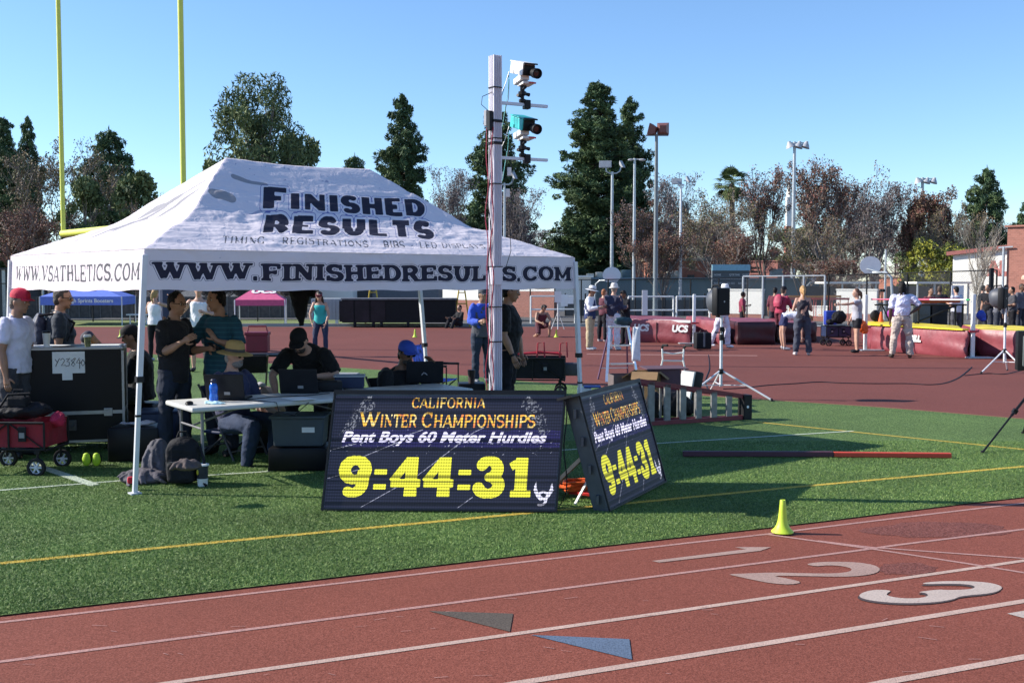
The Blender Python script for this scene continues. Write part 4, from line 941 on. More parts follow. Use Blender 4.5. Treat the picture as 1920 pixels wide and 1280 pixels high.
            t.lathe([(.094 * S, -.012 * S), (.094 * S, .03 * S), (.086 * S, .075 * S), (.06 * S, .098 * S), (.001, .10 * S)], c=c, n=20, M=HM @ Matrix.Diagonal((.95, 1.1, 1)))
            ob = t.build('hat', mhat, root, smooth=True)
            if bw:
                t = MB(); t.lathe([(.09 * S, -.010 * S), (.13 * S, -.012 * S), (bw * S, -.028 * S), (bw * S, -.034 * S), (.13 * S, -.019 * S), (.09 * S, -.018 * S)], c=c, n=24, M=HM @ Matrix.Diagonal((.93, 1.08, 1)))
                t.build('brim', mhat, ob, smooth=True)
                t = MB(); t.lathe([(.096 * S, -.008 * S), (.0965 * S, .02 * S), (.0965 * S, .021 * S)], c=c, n=20, M=HM @ Matrix.Diagonal((.95, 1.1, 1))); t.build('hat_band', mat('hat_band', (.06, .05, .045), .7) if hat != 'bucket' else mhat, ob, smooth=True)
    if glasses:
        t = MB()
        for s in (-1, 1):
            if glasses == 2: t.tube([hc + hf * .10 * S + hl * (s * .033 + .022 * math.cos(q * .785)) * S + hu * (.004 + .015 * math.sin(q * .785)) * S for q in range(8)], .0022 * S, 4, closed=True)
            else: t.ell(hc + hf * .097 * S + hl * s * .033 * S + hu * .004 * S, (.026 * S, .005 * S, .018 * S), 10, 6, M=HM)
            t.tube([hc + hf * .09 * S + hl * s * .06 * S + hu * .01 * S, hc + hl * s * .082 * S + hu * .006 * S], .003 * S, 5)
        t.tube([hc + hf * .10 * S + hl * .02 * S + hu * .01 * S, hc + hf * .10 * S - hl * .02 * S + hu * .01 * S], .003 * S, 5)
        t.build('glasses', mat('dark_lenses', (.008, .008, .01), .15, var=0), root, smooth=True)
    J = dict(pel=pel, neck=neck, chest=chest, waist=waist, wl=wl, wr=wr, el=el, er=er, shl=shl, shr=shr, hc=hc, fw=fw, fw2=fw2, side=side2, up=up2, hf=hf, hu=hu, hl=hl, S=S, dl=hands[0][1], dr=hands[1][1], kl=kl, kr=kr)
    return root, J
def W(root, p): return root.matrix_basis @ Vector(p)
def at(px, d, z=.0125):
    v = H(px, 640, d); v.z = z; return v
def feet_at(px, py, z=.010): return G(px, py, z)
BLUEJ = (.011, .018, .038)
m_paper = mat('paper', (.78, .78, .77), .7, var=.04)
# --- man in red cap
p, J = person('man in bright red cap and white polo behind the road cases at left edge', at(26, 10.9), R(80), 1.74, g=1.08, tone='tan', hat='cap', hatc=(.52, .015, .05), top='shirt', topc=(.62, .62, .78), sleeve=.75, collar=True, hair=(.1, .08, .07), near=True, pose=dict(look=(.0, -1, -.12), lean=(0, -.06, 1)), botc=(.05, .05, .06))
# --- man with backpack
p, J = person('man in dark navy polo wearing a navy backpack, standing behind the coffee cups', at(112, 11.9), R(112), 1.76, g=1.2, tone='tan', top='shirt', topc=(.018, .028, .045), sleeve=.8, collar=True, hair=(.03, .022, .016), near=True, glasses=True, pose=dict(look=(-.25, -1, -.08), ul=(.2, -.05, -1), fl=(0, -.5, -1)), botc=(.015, .02, .04))
S = J['S']; b = MB(); c = J['chest'] - J['fw'] * .20; sweep(b, [c - Vector((0, 0, .24)), c - Vector((0, 0, .1)), c + Vector((0, 0, .08)), c + Vector((0, 0, .18))], [(.13, .05), (.155, .095), (.145, .085), (.08, .03)], J['side'])
bag = remesh(b, .014, 2, disp=.01, dscale=15).build('backpack', mat('navy_nylon', (.015, .022, .05), .6, var=.15, bump=.2), p, smooth=2)
for s in (-1, 1):
    b = MB(); q = J['side'] * s * .10; pth = [c + q + Vector((0, 0, .15)), J['neck'] + q - Vector((0, 0, -.0)), J['chest'] + q * 1.1 + J['fw'] * .155 + Vector((0, 0, .06)), J['waist'] + q * 1.55 + J['fw'] * .06, c + q - Vector((0, 0, .2))]
    b.tube(pth, .014, 6); b.build('strap', mat('black_webbing', (.012, .012, .015), .8), p, smooth=True)
# --- seated / bending woman behind the cups
p, J = person('seated auburn-haired woman looking down under a dark cap, behind the coffee cup', at(196, 15.0), R(-25), 1.62, female=True, tone='light', hair=(.30, .12, .03), hairstyle='long', hat='cap', hatc=(.035, .03, .045), top='tank', topc=(.35, .33, .36), sleeve=0, pose=dict(pz=.44, lean=(0, -.35, 1), tl=(.15, -1, .1), tr=(-.15, -1, .1), look=(-.25, -.8, -.8), ul=(.2, -.6, -.9), ur=(-.2, -.6, -.9), fl=(-.1, -.8, -.1), fr=(.1, -.8, -.1)))
# --- seated man with black cap, facing left
p, J = person('seated man in black cap and open black jacket facing left beside the road case', at(266, 12.3), R(-72), 1.76, g=1.1, tone='tan', hair=(.02, .015, .01), hat='cap', hatc=(.02, .02, .022), top='jacket', topc=(.012, .012, .014), sleeve=1.95, near=True, pose=dict(pz=.50, lean=(0, -.10, 1), tl=(.18, -1, -.02), tr=(-.18, -1, -.02), look=(.0, -1, -.30), ul=(.25, -.35, -1), ur=(-.25, -.35, -1), fl=(-.2, -1, .25), fr=(.15, -1, .35)), botc=(.03, .032, .04))
b = MB(); sweep(b, [J['pel'] + J['fw'] * .115 + Vector((0, 0, .06)), J['chest'] + J['fw'] * .122, J['neck'] + J['fw'] * .075 - Vector((0, 0, .05))], [(.05, .03), (.06, .03), (.04, .02)], J['side']); b.build('grey_shirt', mat('grey_tee', (.30, .29, .30), .85), p, smooth=True)
b = MB(); a = J['neck'] + J['fw'] * .07; b.tube([a + J['side'] * .05, J['chest'] + J['fw'] * .16 + Vector((0, 0, -.04)), a - J['side'] * .05], .006, 6); b.build('lanyard', mat('lanyard', (.35, .45, .35), .6), p)
# --- ponytail girl
p, J = person('woman with blonde ponytail in white tank top and black leggings seen from behind', at(291, 24.3, .009), R(165), 1.66, female=True, tone='light', hair=(.36, .22, .08), hairstyle='pony', top='tank', topc=(.72, .70, .74), sleeve=0, botc=(.012, .012, .016), shoec=(.4, .4, .42), loose=.3, pose=dict(ur=(-.8, -.5, -.3), fr=(.5, -.4, .8), ul=(.5, -.3, -.8), fl=(-.3, -.5, .3)))
# --- man with glasses and phone
PG, J = person('man with glasses in charcoal shirt and dark jeans holding a phone, beside the white table', at(326, 10.8), R(70), 1.72, g=1.0, tone='tan', hair=(.008, .007, .007), hairstyle='short', top='shirt', topc=(.014, .0135, .016), sleeve=1.15, near=True, glasses=2, collar=True, botc=BLUEJ, loose=1.1, pose=dict(look=(-.05, -1, -.12), ul=(.22, -.15, -1), fl=(-.25, -1, .12), ur=(-.2, -.1, -1), fr=(.2, -1, .55), hem=-.14, tl=(.07, -.05, -1), tr=(-.07, .05, -1)))
b = MB(); q = J['wl'] + J['dl'] * .10 + Vector((0, 0, .02)); b.box(q, (.075, .15, .011), rot=(R(25), 0, 0), bev=.004); ph = thing('mobile_phone', 'dark phone held in the hand of the man with glasses', 'phone', W(PG, q)); ob = b.build('case', m_blk, ph); 
for v in ob.data.vertices: v.co = PG.rotation_euler.to_matrix() @ (v.co - q)
# --- athlete in white tank
p, J = person('athlete in white printed tank top and dark shorts facing us, behind the two talking men', at(374, 21.5), R(8), 1.78, tone='light', hair=(.05, .035, .02), top='tank', topc=(.74, .74, .77), sleeve=0, bottom=.45, botc=(.02, .02, .03), pose=dict(ul=(.4, -.2, -1), fl=(-.5, -.8, .2), ur=(-.6, .1, -.8), fr=(-.2, -.7, -.3)))
lettering('WHITTIER', .085, J['chest'] + J['fw'] * .148 + Vector((0, 0, .02)), J['side'] if J['side'].x > 0 else -J['side'], J['up'], mat('print_teal', (.02, .15, .2), .7, var=0), p, 'print', bold=.004, world=False) if False else None
# --- man in teal shirt
m_teals = bpy.data.materials.new('teal_stripe_shirt'); m_teals.use_nodes = True; L = m_teals.node_tree.links
wv_ = N(m_teals, 'ShaderNodeTexWave', bands_direction='Z', i_Scale=6.5, i_Distortion=.25); tc = N(m_teals, 'ShaderNodeTexCoord'); L.new(tc.outputs['Object'], wv_.inputs[0])
cr = N(m_teals, 'ShaderNodeValToRGB'); e = cr.color_ramp.elements; e[0].position = .85; e[0].color = (.006, .055, .085, 1); e[1].position = .95; e[1].color = (.015, .095, .13, 1); L.new(wv_.outputs[0], cr.inputs[0]); L.new(cr.outputs[0], m_teals.node_tree.nodes['Principled BSDF'].inputs['Base Color']); m_teals.node_tree.nodes['Principled BSDF'].inputs['Roughness'].default_value = .8
p, J = person('young man in teal striped polo gesturing, standing behind the man in the straw hat', at(414, 11.05), R(-22), 1.76, tone='tan', hair=(.008, .006, .005), hairstyle='curly', top='shirt', topmat=m_teals, sleeve=.9, near=True, collar=True, botc=(.015, .018, .03), loose=.9, pose=dict(look=(-.35, -1, -.12), ur=(-.45, -.35, -.85), fr=(-.35, -.75, .75), ul=(.35, -.1, -.95), fl=(-.85, -.55, .30), hem=-.10, curl=.25, pr=(0, .3, 1), hl=(-.5, -.2, .8)))
# --- seated man in straw hat
p, J = person('seated grey-bearded man in straw sun hat and sunglasses at a laptop', at(437, 10.65), R(58), 1.76, g=1.15, tone='light', hair=(.30, .28, .26), hat='sun', hatc=(.42, .28, .10), top='shirt', topc=(.028, .032, .085), sleeve=1.9, near=True, glasses=True, beard=(.20, .18, .165), botc=(.015, .03, .075), pose=dict(pz=.385, lean=(0, .06, 1), tl=(.14, -1, .08), tr=(-.14, -1, .08), look=(.1, -1, -.12), ul=(.12, -.50, -.9), ur=(-.15, -.60, -.75), fl=(-.12, -1, .02), fr=(.0, -1, .06), sl=(0, .05, -1), sr=(0, .25, -1)))
# --- big man in black, leaning
p, J = person('bearded man in black cap and black T-shirt bending over a laptop', at(592, 11.7), R(-8), 1.78, g=1.4, tone='light', hair=(.02, .015, .012), hat='cap', hatc=(.010, .010, .011), top='shirt', topc=(.010, .010, .011), sleeve=.85, near=True, beard=(.03, .022, .018), pose=dict(lean=(0, -.75, 1), bend=(.0, -1, .62), look=(-.08, -.75, -.62), hd=(0, -.7, .8), ul=(.55, -.15, -.85), fl=(-.75, -.55, .05), ur=(-.55, -.25, -.85), fr=(.4, -.6, -.75), tl=(.16, -.8, -.6), tr=(-.16, -.8, -.6), sl=(0, .5, -1), sr=(0, .5, -1)), botc=(.02, .02, .025))
lg = MB(); c = J['hc'] + J['hu'] * .10 + J['hf'] * .075
for s in (-1, 1): lg.tube([c + J['hl'] * s * .018 + J['hu'] * .016 - J['hf'] * .008, c + J['hl'] * s * .007 + J['hf'] * .001, c + J['hl'] * s * .018 - J['hu'] * .016 + J['hf'] * .006], [.003, .005, .003], 6)
lg.build('cap_emblem', mat('white_thread', (.75, .75, .75), .7, var=0), p)
# --- teal tank woman
p, J = person('long-haired woman in turquoise tank top and dark headband leaning on her knees', at(602, 26.0, .009), R(0), 1.66, female=True, tone='light', hair=(.03, .015, .01), hairstyle='long', top='tank', topc=(.03, .42, .42), sleeve=0, botc=(.02, .03, .07), loose=.4, pose=dict(lean=(0, -.28, 1), look=(0, -.9, -.5), ul=(.35, -.25, -1), ur=(-.35, -.25, -1), fl=(-.3, -.35, -1), fr=(.3, -.35, -1), tl=(.1, -.25, -1), tr=(-.1, -.25, -1)))
b = MB(); b.lathe([(.088, -.02), (.090, .012), (.087, .03)], c=J['hc'] + J['hu'] * .045, n=18, M=Matrix((J['hl'], -J['hf'], J['hu'])).transposed() @ Matrix.Diagonal((.95, 1.12, 1))); b.build('headband', mat('maroon_band', (.12, .02, .03), .7), p, smooth=True)
# --- blue cap man
p, J = person('man in royal blue cap and sunglasses seated at a laptop, hand at his face', at(742, 11.75), R(38), 1.78, g=1.5, tone='brown', hair=(.02, .015, .012), hat='cap', hatc=(.02, .06, .36), top='shirt', topc=(.010, .010, .012), sleeve=.9, near=True, glasses=True, beard=(.03, .02, .016), pose=dict(pz=.36, lean=(0, -.28, 1), tl=(.15, -1, .05), tr=(-.15, -1, .05), look=(.05, -1, -.25), ul=(.35, -.75, -.55), fl=(-.30, -.35, 1), ur=(-.4, -.5, -.8), fr=(.2, -1, -.1), hl=(-.5, .3, .8)))
# --- man with blue sleeves
p, J = person('man in grey vest with bright blue sleeves and striped cap standing left of the mast', at(903, 19.0, .0125), R(28), 1.72, g=1.05, tone='tan', hat='cap', hatc=(.05, .055, .07), top='shirt', topc=(.03, .08, .48), sleeve=1.95, botc=(.015, .025, .05), shoec=(.1, .11, .13), near=True, pose=dict(ul=(.2, -.3, -1), fl=(-.35, -1, .35), ur=(-.2, -.1, -1), fr=(.25, -1, .1), look=(.1, -1, -.15)))
b = MB(); sweep(b, [J['pel'] - J['up'] * .09, J['pel'] + J['up'] * .05, J['waist'], J['chest'], J['chest'] + J['up'] * .08, J['neck'] - J['up'] * .01], [(.198, .150), (.196, .150), (.185, .148), (.186, .155), (.166, .14), (.10, .09)], J['side'], 18)
remesh(b, .014, 2, disp=.01, dscale=13).build('vest', mat('grey_vest', (.07, .07, .085), .85, var=.15, bump=.3), p, smooth=2)
tb_ = thing('clipboard', 'grey clipboard held by the man with blue sleeves', 'clipboard', W(p, J['wl'] + J['dl'] * .12)); b = MB(); b.box((0, 0, .05), (.22, .012, .30), rot=(R(-20), R(30), R(28))); b.build('board', mat('clip_grey', (.30, .31, .33), .5), tb_)
# --- black shirt man right of the mast
p, J = person('heavy man in black T-shirt standing with one arm down, half hidden by the mast', at(950, 13.0), R(80), 1.84, g=1.4, tone='tan', hair=(.01, .01, .01), top='shirt', topc=(.009, .009, .010), sleeve=.9, near=True, pose=dict(ur=(-.18, -.05, -1), fr=(-.05, -.45, -1), look=(0, -1, -.2), ul=(.2, -.3, -1)), botc=(.012, .012, .016))
b = MB(); b.tube([J['wr'] - J['dr'] * .025, J['wr'] + J['dr'] * .005], .031, 12); b.build('watch', m_blk, p, smooth=True)
# --- crouching athlete
p, J = person('shirtless-armed athlete in maroon kneeling on the red apron beside the small yellow cone', at(1013, 35.5, .009), R(20), 1.72, tone='tan', hair=(.03, .02, .015), hairstyle='curly', top='tank', topc=(.10, .015, .025), sleeve=0, bottom=.5, botc=(.06, .01, .02), pose=dict(pz=.36, lean=(0, -.35, 1), look=(.2, -.8, -.75), tl=(.2, -1, .15), sl=(.0, .1, -1), tr=(-.2, -.65, -.55), sr=(0, 1, -.2), ul=(.3, -.5, -.8), fl=(-.3, -.6, -.4), ur=(-.3, -.4, -.9), fr=(.3, -.7, -.2)))
p, J = person('person in black sitting on the ground against the brick wall', at(861, 42.3, .009), R(-50), 1.70, tone='tan', top='shirt', topc=(.012, .012, .015), sleeve=1.9, botc=(.015, .015, .02), pose=dict(pz=.14, lean=(0, .1, 1), tl=(.2, -.8, .5), tr=(-.2, -.8, .5), sl=(0, -.5, -1), sr=(0, -.5, -1), ul=(.2, -.6, -.7), fl=(0, -.8, .1), ur=(-.2, -.6, -.7), fr=(0, -.8, .1)))
# --- officials
OG = None
p, J = person('official in wide white hat, navy vest over white sleeves and khaki trousers', feet_at(1106, 656), R(72), 1.72, g=1.1, tone='tan', hat='sun', hatc=(.66, .66, .68), top='shirt', topc=(.72, .72, .76), sleeve=1.9, botc=(.46, .37, .23), shoec=(.6, .6, .6), pose=dict(ul=(.15, -.35, -1), fl=(-.2, -1, .25), ur=(-.2, -.2, -1), fr=(.1, -1, .2), look=(0, -1, -.2)))
b = MB(); sweep(b, [J['pel'] - J['up'] * .09, J['pel'] + J['up'] * .05, J['waist'], J['chest'], J['chest'] + J['up'] * .08, J['neck'] - J['up'] * .02], [(.2, .155), (.2, .155), (.19, .15), (.186, .155), (.16, .135), (.11, .08)], J['side'], 16)
remesh(b, .02, 2, disp=.008).build('vest', mat('navy_vest', (.02, .035, .11), .8), p, smooth=2)
person('auburn-haired person in maroon top and black trousers between two officials', feet_at(1131, 641), R(120), 1.62, female=True, tone='light', hair=(.26, .09, .03), hairstyle='short', top='shirt', topc=(.09, .015, .03), sleeve=1.6, botc=(.015, .015, .02), shoec=(.5, .45, .45), pose=dict(fl=(-.1, -1, .2), ul=(.2, -.2, -1), tl=(.08, .15, -1)))
person('official in white cap, navy windbreaker and loose white trousers seen from behind', feet_at(1150, 656), R(142), 1.78, g=1.15, tone='light', hat='bucket', hatc=(.68, .64, .60), hair=(.3, .25, .2), top='jacket', topc=(.018, .022, .055), sleeve=1.9, botc=(.66, .64, .70), shoec=(.6, .6, .62), loose=1.5, pose=dict(fl=(-.1, -1, .1), ul=(.2, -.2, -1), fr=(.1, -1, .1), ur=(-.2, -.1, -1)))
p, J = person('person in black with curly dark hair writing on a white sheet, right of the officials', feet_at(1172, 648), R(-60), 1.62, tone='brown', hair=(.01, .008, .007), hairstyle='curly', top='jacket', topc=(.012, .012, .016), sleeve=1.9, botc=(.012, .012, .016), pose=dict(ul=(.15, -.4, -1), fl=(-.2, -1, .2), ur=(-.15, -.4, -1), fr=(.2, -1, .2), look=(0, -1, -.5)))
q = thing('paper_sheet', 'white sheet of paper held out by the person in black with curly hair', 'paper', W(p, (J['wl'] + J['wr']) / 2 + J['dl'] * .12)); b = MB(); b.box((0, 0, .03), (.32, .24, .012), rot=(R(8), 0, R(10))); b.build('sheet', m_paper, q)
person('official in white hat and pale clothes walking behind the black speaker', feet_at(1353, 652), R(60), 1.78, g=1.1, tone='light', hat='bucket', hatc=(.74, .74, .76), top='shirt', topc=(.66, .64, .72), sleeve=1.9, botc=(.62, .60, .70), shoec=(.72, .7, .72), loose=1.3, pose=dict(tl=(.05, -.32, -1), sl=(0, .0, -1), tr=(-.05, .30, -1), sr=(0, .45, -1), lean=(0, -.08, 1)))
p, J = person('small dark-haired child in maroon shirt carrying a backpack behind the maroon mat', at(1391, 37.5, .009), R(85), 1.50, tone='brown', hair=(.01, .01, .01), hairstyle='curly', top='shirt', topc=(.22, .02, .05), sleeve=.9, botc=(.012, .012, .016), pose=dict(fl=(-.2, -1, .2)))
p, J = person('person in crimson jacket and cap with a backpack reaching towards the bent woman', feet_at(1462, 642), R(130), 1.72, tone='light', hat='cap', hatc=(.015, .015, .02), hair=(.05, .03, .02), top='jacket', topc=(.30, .02, .055), sleeve=1.5, bottom=.55, botc=(.10, .012, .025), pose=dict(lean=(0, -.25, 1), ul=(.2, -.6, -.8), fl=(0, -1, -.4), ur=(-.2, -.4, -.9), fr=(0, -.8, -.5), tl=(.05, -.25, -1), tr=(-.05, .2, -1), sr=(0, .3, -1)))
b = MB(); c = J['chest'] - J['fw'] * .20; sweep(b, [c - J['up'] * .22, c - J['up'] * .1, c + J['up'] * .1, c + J['up'] * .18], [(.12, .05), (.15, .09), (.14, .08), (.07, .03)], J['side']); remesh(b, .02, 2, disp=.008).build('backpack', mat('crimson_nylon', (.36, .03, .07), .6), p, smooth=2)
person('dark-haired person in maroon standing behind the one in the crimson jacket', feet_at(1452, 632), R(150), 1.66, tone='tan', top='shirt', topc=(.12, .015, .03), sleeve=1.2, botc=(.02, .02, .03))
person('woman in white T-shirt and navy shorts bent double, hands near the ground', feet_at(1470, 656), R(84), 1.66, female=True, tone='light', hair=(.20, .10, .04), hairstyle='pony', top='shirt', topc=(.66, .66, .74), sleeve=.4, bottom=.30, botc=(.02, .025, .09), shoec=(.4, .4, .38), pose=dict(lean=(0, -1, .18), bend=(0, -1, -.30), look=(0, -.3, -1), hd=(0, -1, -.35), tl=(.06, .18, -1), tr=(-.06, .10, -1), sl=(0, -.12, -1), sr=(0, -.10, -1), ul=(.08, -.10, -1), fl=(.02, -.05, -1), ur=(-.08, .0, -1), fr=(-.02, -.05, -1)))
p, J = person('woman with long blonde ponytail in black racerback and slate bib trousers seen from behind', feet_at(1504, 666), R(176), 1.74, female=True, tone='light', hair=(.42, .24, .09), hairstyle='pony', top='tank', topc=(.02, .018, .03), sleeve=0, botc=(.045, .05, .075), shoec=(.5, .45, .4), loose=1.5, pose=dict(ul=(.28, -.15, -1), fl=(-.25, -1, .35), ur=(-.28, -.15, -1), fr=(.25, -1, .35), tl=(.10, 0, -1), tr=(-.10, 0, -1), sl=(.05, 0, -1), sr=(-.05, 0, -1)))
person('girl in grey T-shirt and black shorts, side view, one arm stretched out', feet_at(1606, 661), R(-88), 1.66, female=True, tone='light', hair=(.10, .04, .02), hairstyle='pony', top='shirt', topc=(.33, .33, .38), sleeve=.6, bottom=.32, botc=(.015, .015, .02), shoec=(.015, .015, .018), loose=.8, pose=dict(ul=(.1, -1, -.25), fl=(0, -1, -.05), ur=(-.15, -.1, -1), fr=(0, -.4, -1), tl=(.05, -.08, -1), tr=(-.05, .05, -1)))
p, J = person('official with dark dreadlocks in white polo and khaki trousers, hand on hip, from behind', feet_at(1690, 671), R(172), 1.84, g=1.1, tone='dark', hair=(.008, .007, .007), hairstyle='dreads', top='shirt', topc=(.62, .62, .80), sleeve=.95, collar=True, tuck=True, botc=(.46, .38, .33), shoec=(.03, .025, .02), loose=1.5, near=True, pose=dict(ur=(-.75, .25, -.75), fr=(.75, .0, -.60), ul=(.25, -.05, -1), fl=(.0, -.2, -1), tl=(.16, 0, -1), tr=(-.14, 0, -1), sl=(.10, 0, -1), sr=(-.08, .0, -1), look=(.25, -1, 0)))
b = MB(); b.lathe([(.172, 0), (.176, .005), (.176, .035), (.172, .04)], c=J['pel'] + Vector((0, 0, .10)), n=20, M=Matrix.Diagonal((1.02, .80, 1))); b.build('belt', m_blk, p, smooth=True)
cols = [(.012, .012, .016), (.02, .025, .04), (.05, .05, .06), (.15, .02, .03), (.55, .55, .62), (.02, .02, .025), (.10, .10, .12)]
crowd = [(1742, 31.5, 3, 'dark-haired person in maroon standing behind the yellow-topped mat'), (1760, 34, 5, 'short-haired person in black half hidden beside the maroon shirt behind the mat'), (1792, 33.5, 4, 'person in pale shirt standing below the white poster'), (1851, 36, 0, 'person in black left of the bare sapling in the crowd by the brick building'), (1868, 34.5, 6, 'person in dark grey leaning forward behind the black speaker'), (1884, 37, 1, 'person in dark blue standing in the crowd beside the speaker pole'), (1897, 35, 2, 'person in charcoal near the right edge of the crowd'), (1912, 36.5, 6, 'person in grey at the far right of the crowd'), (1840, 38.5, 5, 'person in black furthest back in the crowd near the tall fence post')]
for i, (px, d, c, lab) in enumerate(crowd):
    person(lab, at(px, d, .009), R([20, 160, 200, -60, 70, 150, -100, 30, 90][i]), [1.68, 1.72, 1.7, 1.75, 1.6, 1.74, 1.68, 1.78, 1.72][i], tone=['tan', 'brown', 'light'][i % 3], hair=[(.012, .01, .01), (.05, .03, .02)][i % 2], top='shirt', topc=cols[c], sleeve=[.8, 1.9, .8][i % 3], botc=cols[(c + 1) % 3], grp='spectators behind the high jump pit', pose=dict(lean=(0, -.3 if i == 4 else 0, 1), fl=(-.2, -1, .2 * (i % 3))))
# ================================================================ equipment
m_case = mat('black_laminate', (.006, .006, .008), .4, var=.25, scale=3, spec=.35); m_edge = mat('case_aluminium', (.34, .35, .37), .35, metal=.6, var=.1)
m_white = mat('white_plastic', (.74, .74, .72), .5, var=.05); m_gbl = mat('tote_grey_blue', (.05, .068, .085), .55, var=.1); m_red_n = mat('red_nylon', (.24, .006, .018), .7, var=.15, bump=.3)
m_blk_n = mat('black_nylon', (.012, .012, .015), .75, var=.2, bump=.3); m_card = mat('cardboard', (.25, .15, .07), .85, var=.12); m_navy = mat('navy_plastic', (.015, .025, .07), .5, var=.15)
m_rub = mat('rubber', (.02, .02, .022), .8, var=.15); m_ww = mat('white_wheel', (.6, .6, .66), .5); m_chrome = mat('bright_steel', (.6, .6, .62), .25, metal=1, var=.05)
m_ledd = mat('paper_ink', (.02, .02, .03), .6, var=0); m_purple = mat('purple_cloth', (.30, .03, .30), .7); m_org = mat('safety_orange', (.75, .12, .02), .6, var=.1)
def one(name, label, cat, mb, m, loc, rz=0, group=None, smooth=False, bevel=0):
    """a thing that is a single mesh built in local coordinates"""
    o = mb.build(name, m, None, smooth=smooth, bevel=bevel); o.location = loc; o.rotation_euler = (0, 0, rz); return tag(o, label, cat, group)
def wheel(mb_or, root, c, r, wd, rim=m_ww, axis=(1, 0, 0), name='wheel', world=False):
    c = Vector(c); ax = Vector(axis).normalized(); M = ax.to_track_quat('Z', 'Y').to_matrix()
    t = MB(); t.lathe([(r * .68, -wd / 2), (r * .94, -wd / 2), (r, -wd * .3), (r, wd * .3), (r * .94, wd / 2), (r * .68, wd / 2), (r * .68, -wd / 2)], c=c, n=20, M=M, cap=False)
    w_ = t.build(name, m_rub, root, smooth=True, world=world)
    t = MB(); t.lathe([(r * .14, -wd * .45), (r * .14, wd * .45)], c=c, n=10, M=M)
    for i in range(6):
        q = i * math.pi / 3; d = M @ Vector((math.cos(q), math.sin(q), 0)); t.beam(c + d * r * .1, c + d * r * .72, r * .16, wd * .5, up=ax)
    t.tube([c + M @ Vector((math.cos(2 * math.pi * i / 20) * r * .66, math.sin(2 * math.pi * i / 20) * r * .66, 0)) for i in range(20)], r * .06, 6, closed=True)
    t.build('rim', rim, w_, world=world); return w_
# --- road cases
def road_case(label, p, wd, dp, z0, z1, rz, seam=None, sheet=False):
    t = thing('road_case', label, 'case', p, rz, group='black road cases')
    hz_ = z1 - z0; b = MB()
    if seam: b.box((0, dp / 2, (z0 + seam) / 2), (wd, dp, seam - z0 - .006)); b.box((0, dp / 2, (seam + z1) / 2), (wd - .0, dp, z1 - seam - .006))
    else: b.box((0, dp / 2, (z0 + z1) / 2), (wd, dp, hz_))
    b.build('case_shell', m_case, t, bevel=.006)
    b = MB(); e = .024
    for x in (-wd / 2, wd / 2):
        for y in (0, dp): b.box((x, y, (z0 + z1) / 2), (e, e, hz_ + .004))
    for z in (z0, z1):
        for y in (0, dp): b.box((0, y, z), (wd - e, e * .98, e))
        for x in (-wd / 2, wd / 2): b.box((x, dp / 2, z), (e * .98, dp - e, e * .99))
    if seam: b.box((0, -.003, seam), (wd - e, .012, .036)); b.box((-wd / 2 - .001, dp / 2, seam), (.012, dp - e, .036)); b.box((wd / 2 + .001, dp / 2, seam), (.012, dp - e, .036))
    b.build('edging', m_edge, t)
    for x in (-wd / 2, wd / 2):
        for z in (z0, z1): b = MB(); b.ell((x, 0, z), (.032, .032, .032), 12, 8); b.build('ball_corner', m_edge, t, smooth=True)
    if seam:
        for x in (wd * .36, -wd * .36): b = MB(); b.box((x, -.012, seam), (.085, .012, .085), bev=.004); b.box((x, -.022, seam), (.04, .012, .02)); b.tube([(x - .03, -.02, seam + .02), (x, -.026, seam + .03), (x + .03, -.02, seam + .02)], .004, 6); b.build('latch', m_edge, t)
        b = MB(); b.box((0, -.005, z0 + .17), (.16, .01, .11), bev=.003); b.tube([(-.05, -.014, z0 + .19), (-.045, -.03, z0 + .16), (.045, -.03, z0 + .16), (.05, -.014, z0 + .19)], .006, 6); b.build('handle', mat('dark_metal', (.06, .06, .065), .4, metal=.5), t)
    for x in (-wd / 2 + .1, wd / 2 - .1):
        for y in (.1, dp - .1): b = MB(); b.lathe([(.04, -.015), (.045, 0), (.04, .015)], c=(x, y, .055), n=14, M=Euler((0, R(90), 0)).to_matrix()); b.box((x, y, z0 - .012), (.07, .07, .012)); b.build('caster', m_rub, t)
    return t
RC = at(125, 11.1, 0); rc = road_case('tall black road case with paper sign reading Y25840 and cups on top', RC, 1.09, .62, .14, 1.115, R(17), seam=.44)
def rcp(x, y, z): return RC + Euler((0, 0, R(17))).to_matrix() @ Vector((x, y, z))
b = MB(); b.box((0.015, -.004, .97), (.315, .004, .225)); sg = b.build('paper_sign', m_paper, rc)
b = MB(); b.box((.0, -.006, .83), (.10, .004, .085)); b.build('small_label', m_paper, rc)
def hand(path, sx, x0, z0): return [Vector((x0 + x * sx, -.009, z0 + y * sx)) for x, y in path]
b = MB()
for pth, x0 in (([(0, .9), (.25, .5)], -.135), ([(.5, 1), (.2, .4), (.05, 0)], -.135), ([(0, .8), (.3, 1), (.5, .7), (.1, .1), (.6, .15)], -.085), ([(.1, .9), (.5, 1), (.15, .6), (.45, .5), (.4, .1), (0, 0)], -.035), ([(.4, 1), (.0, .7), (.45, .25), (.25, 0), (.0, .2), (.4, .75), (.5, 1)], .02), ([(.35, 1), (0, .4), (.5, .42)], .07), ([(.4, .8), (.35, -.3)], .07), ([(.2, .8), (0, .4), (.2, 0), (.45, .4), (.2, .8)], .115)):
    b.tube(hand(pth, .085, x0 + .02, .93), .0032, 5)
b.build('handwriting', m_ledd, sg)
for i in range(2): lettering('TIMING EQUIPMENT' if i == 0 else 'THIS SIDE UP', .012, (0.02, -.009, .895 - .02 * i), (1, 0, 0), (0, 0, 1), m_ledd, sg, 'print', world=False) if False else None
road_case('black road case at the left edge beside the taller one with the paper sign', at(-75, 10.9, 0), .85, .6, .14, 1.10, R(17))
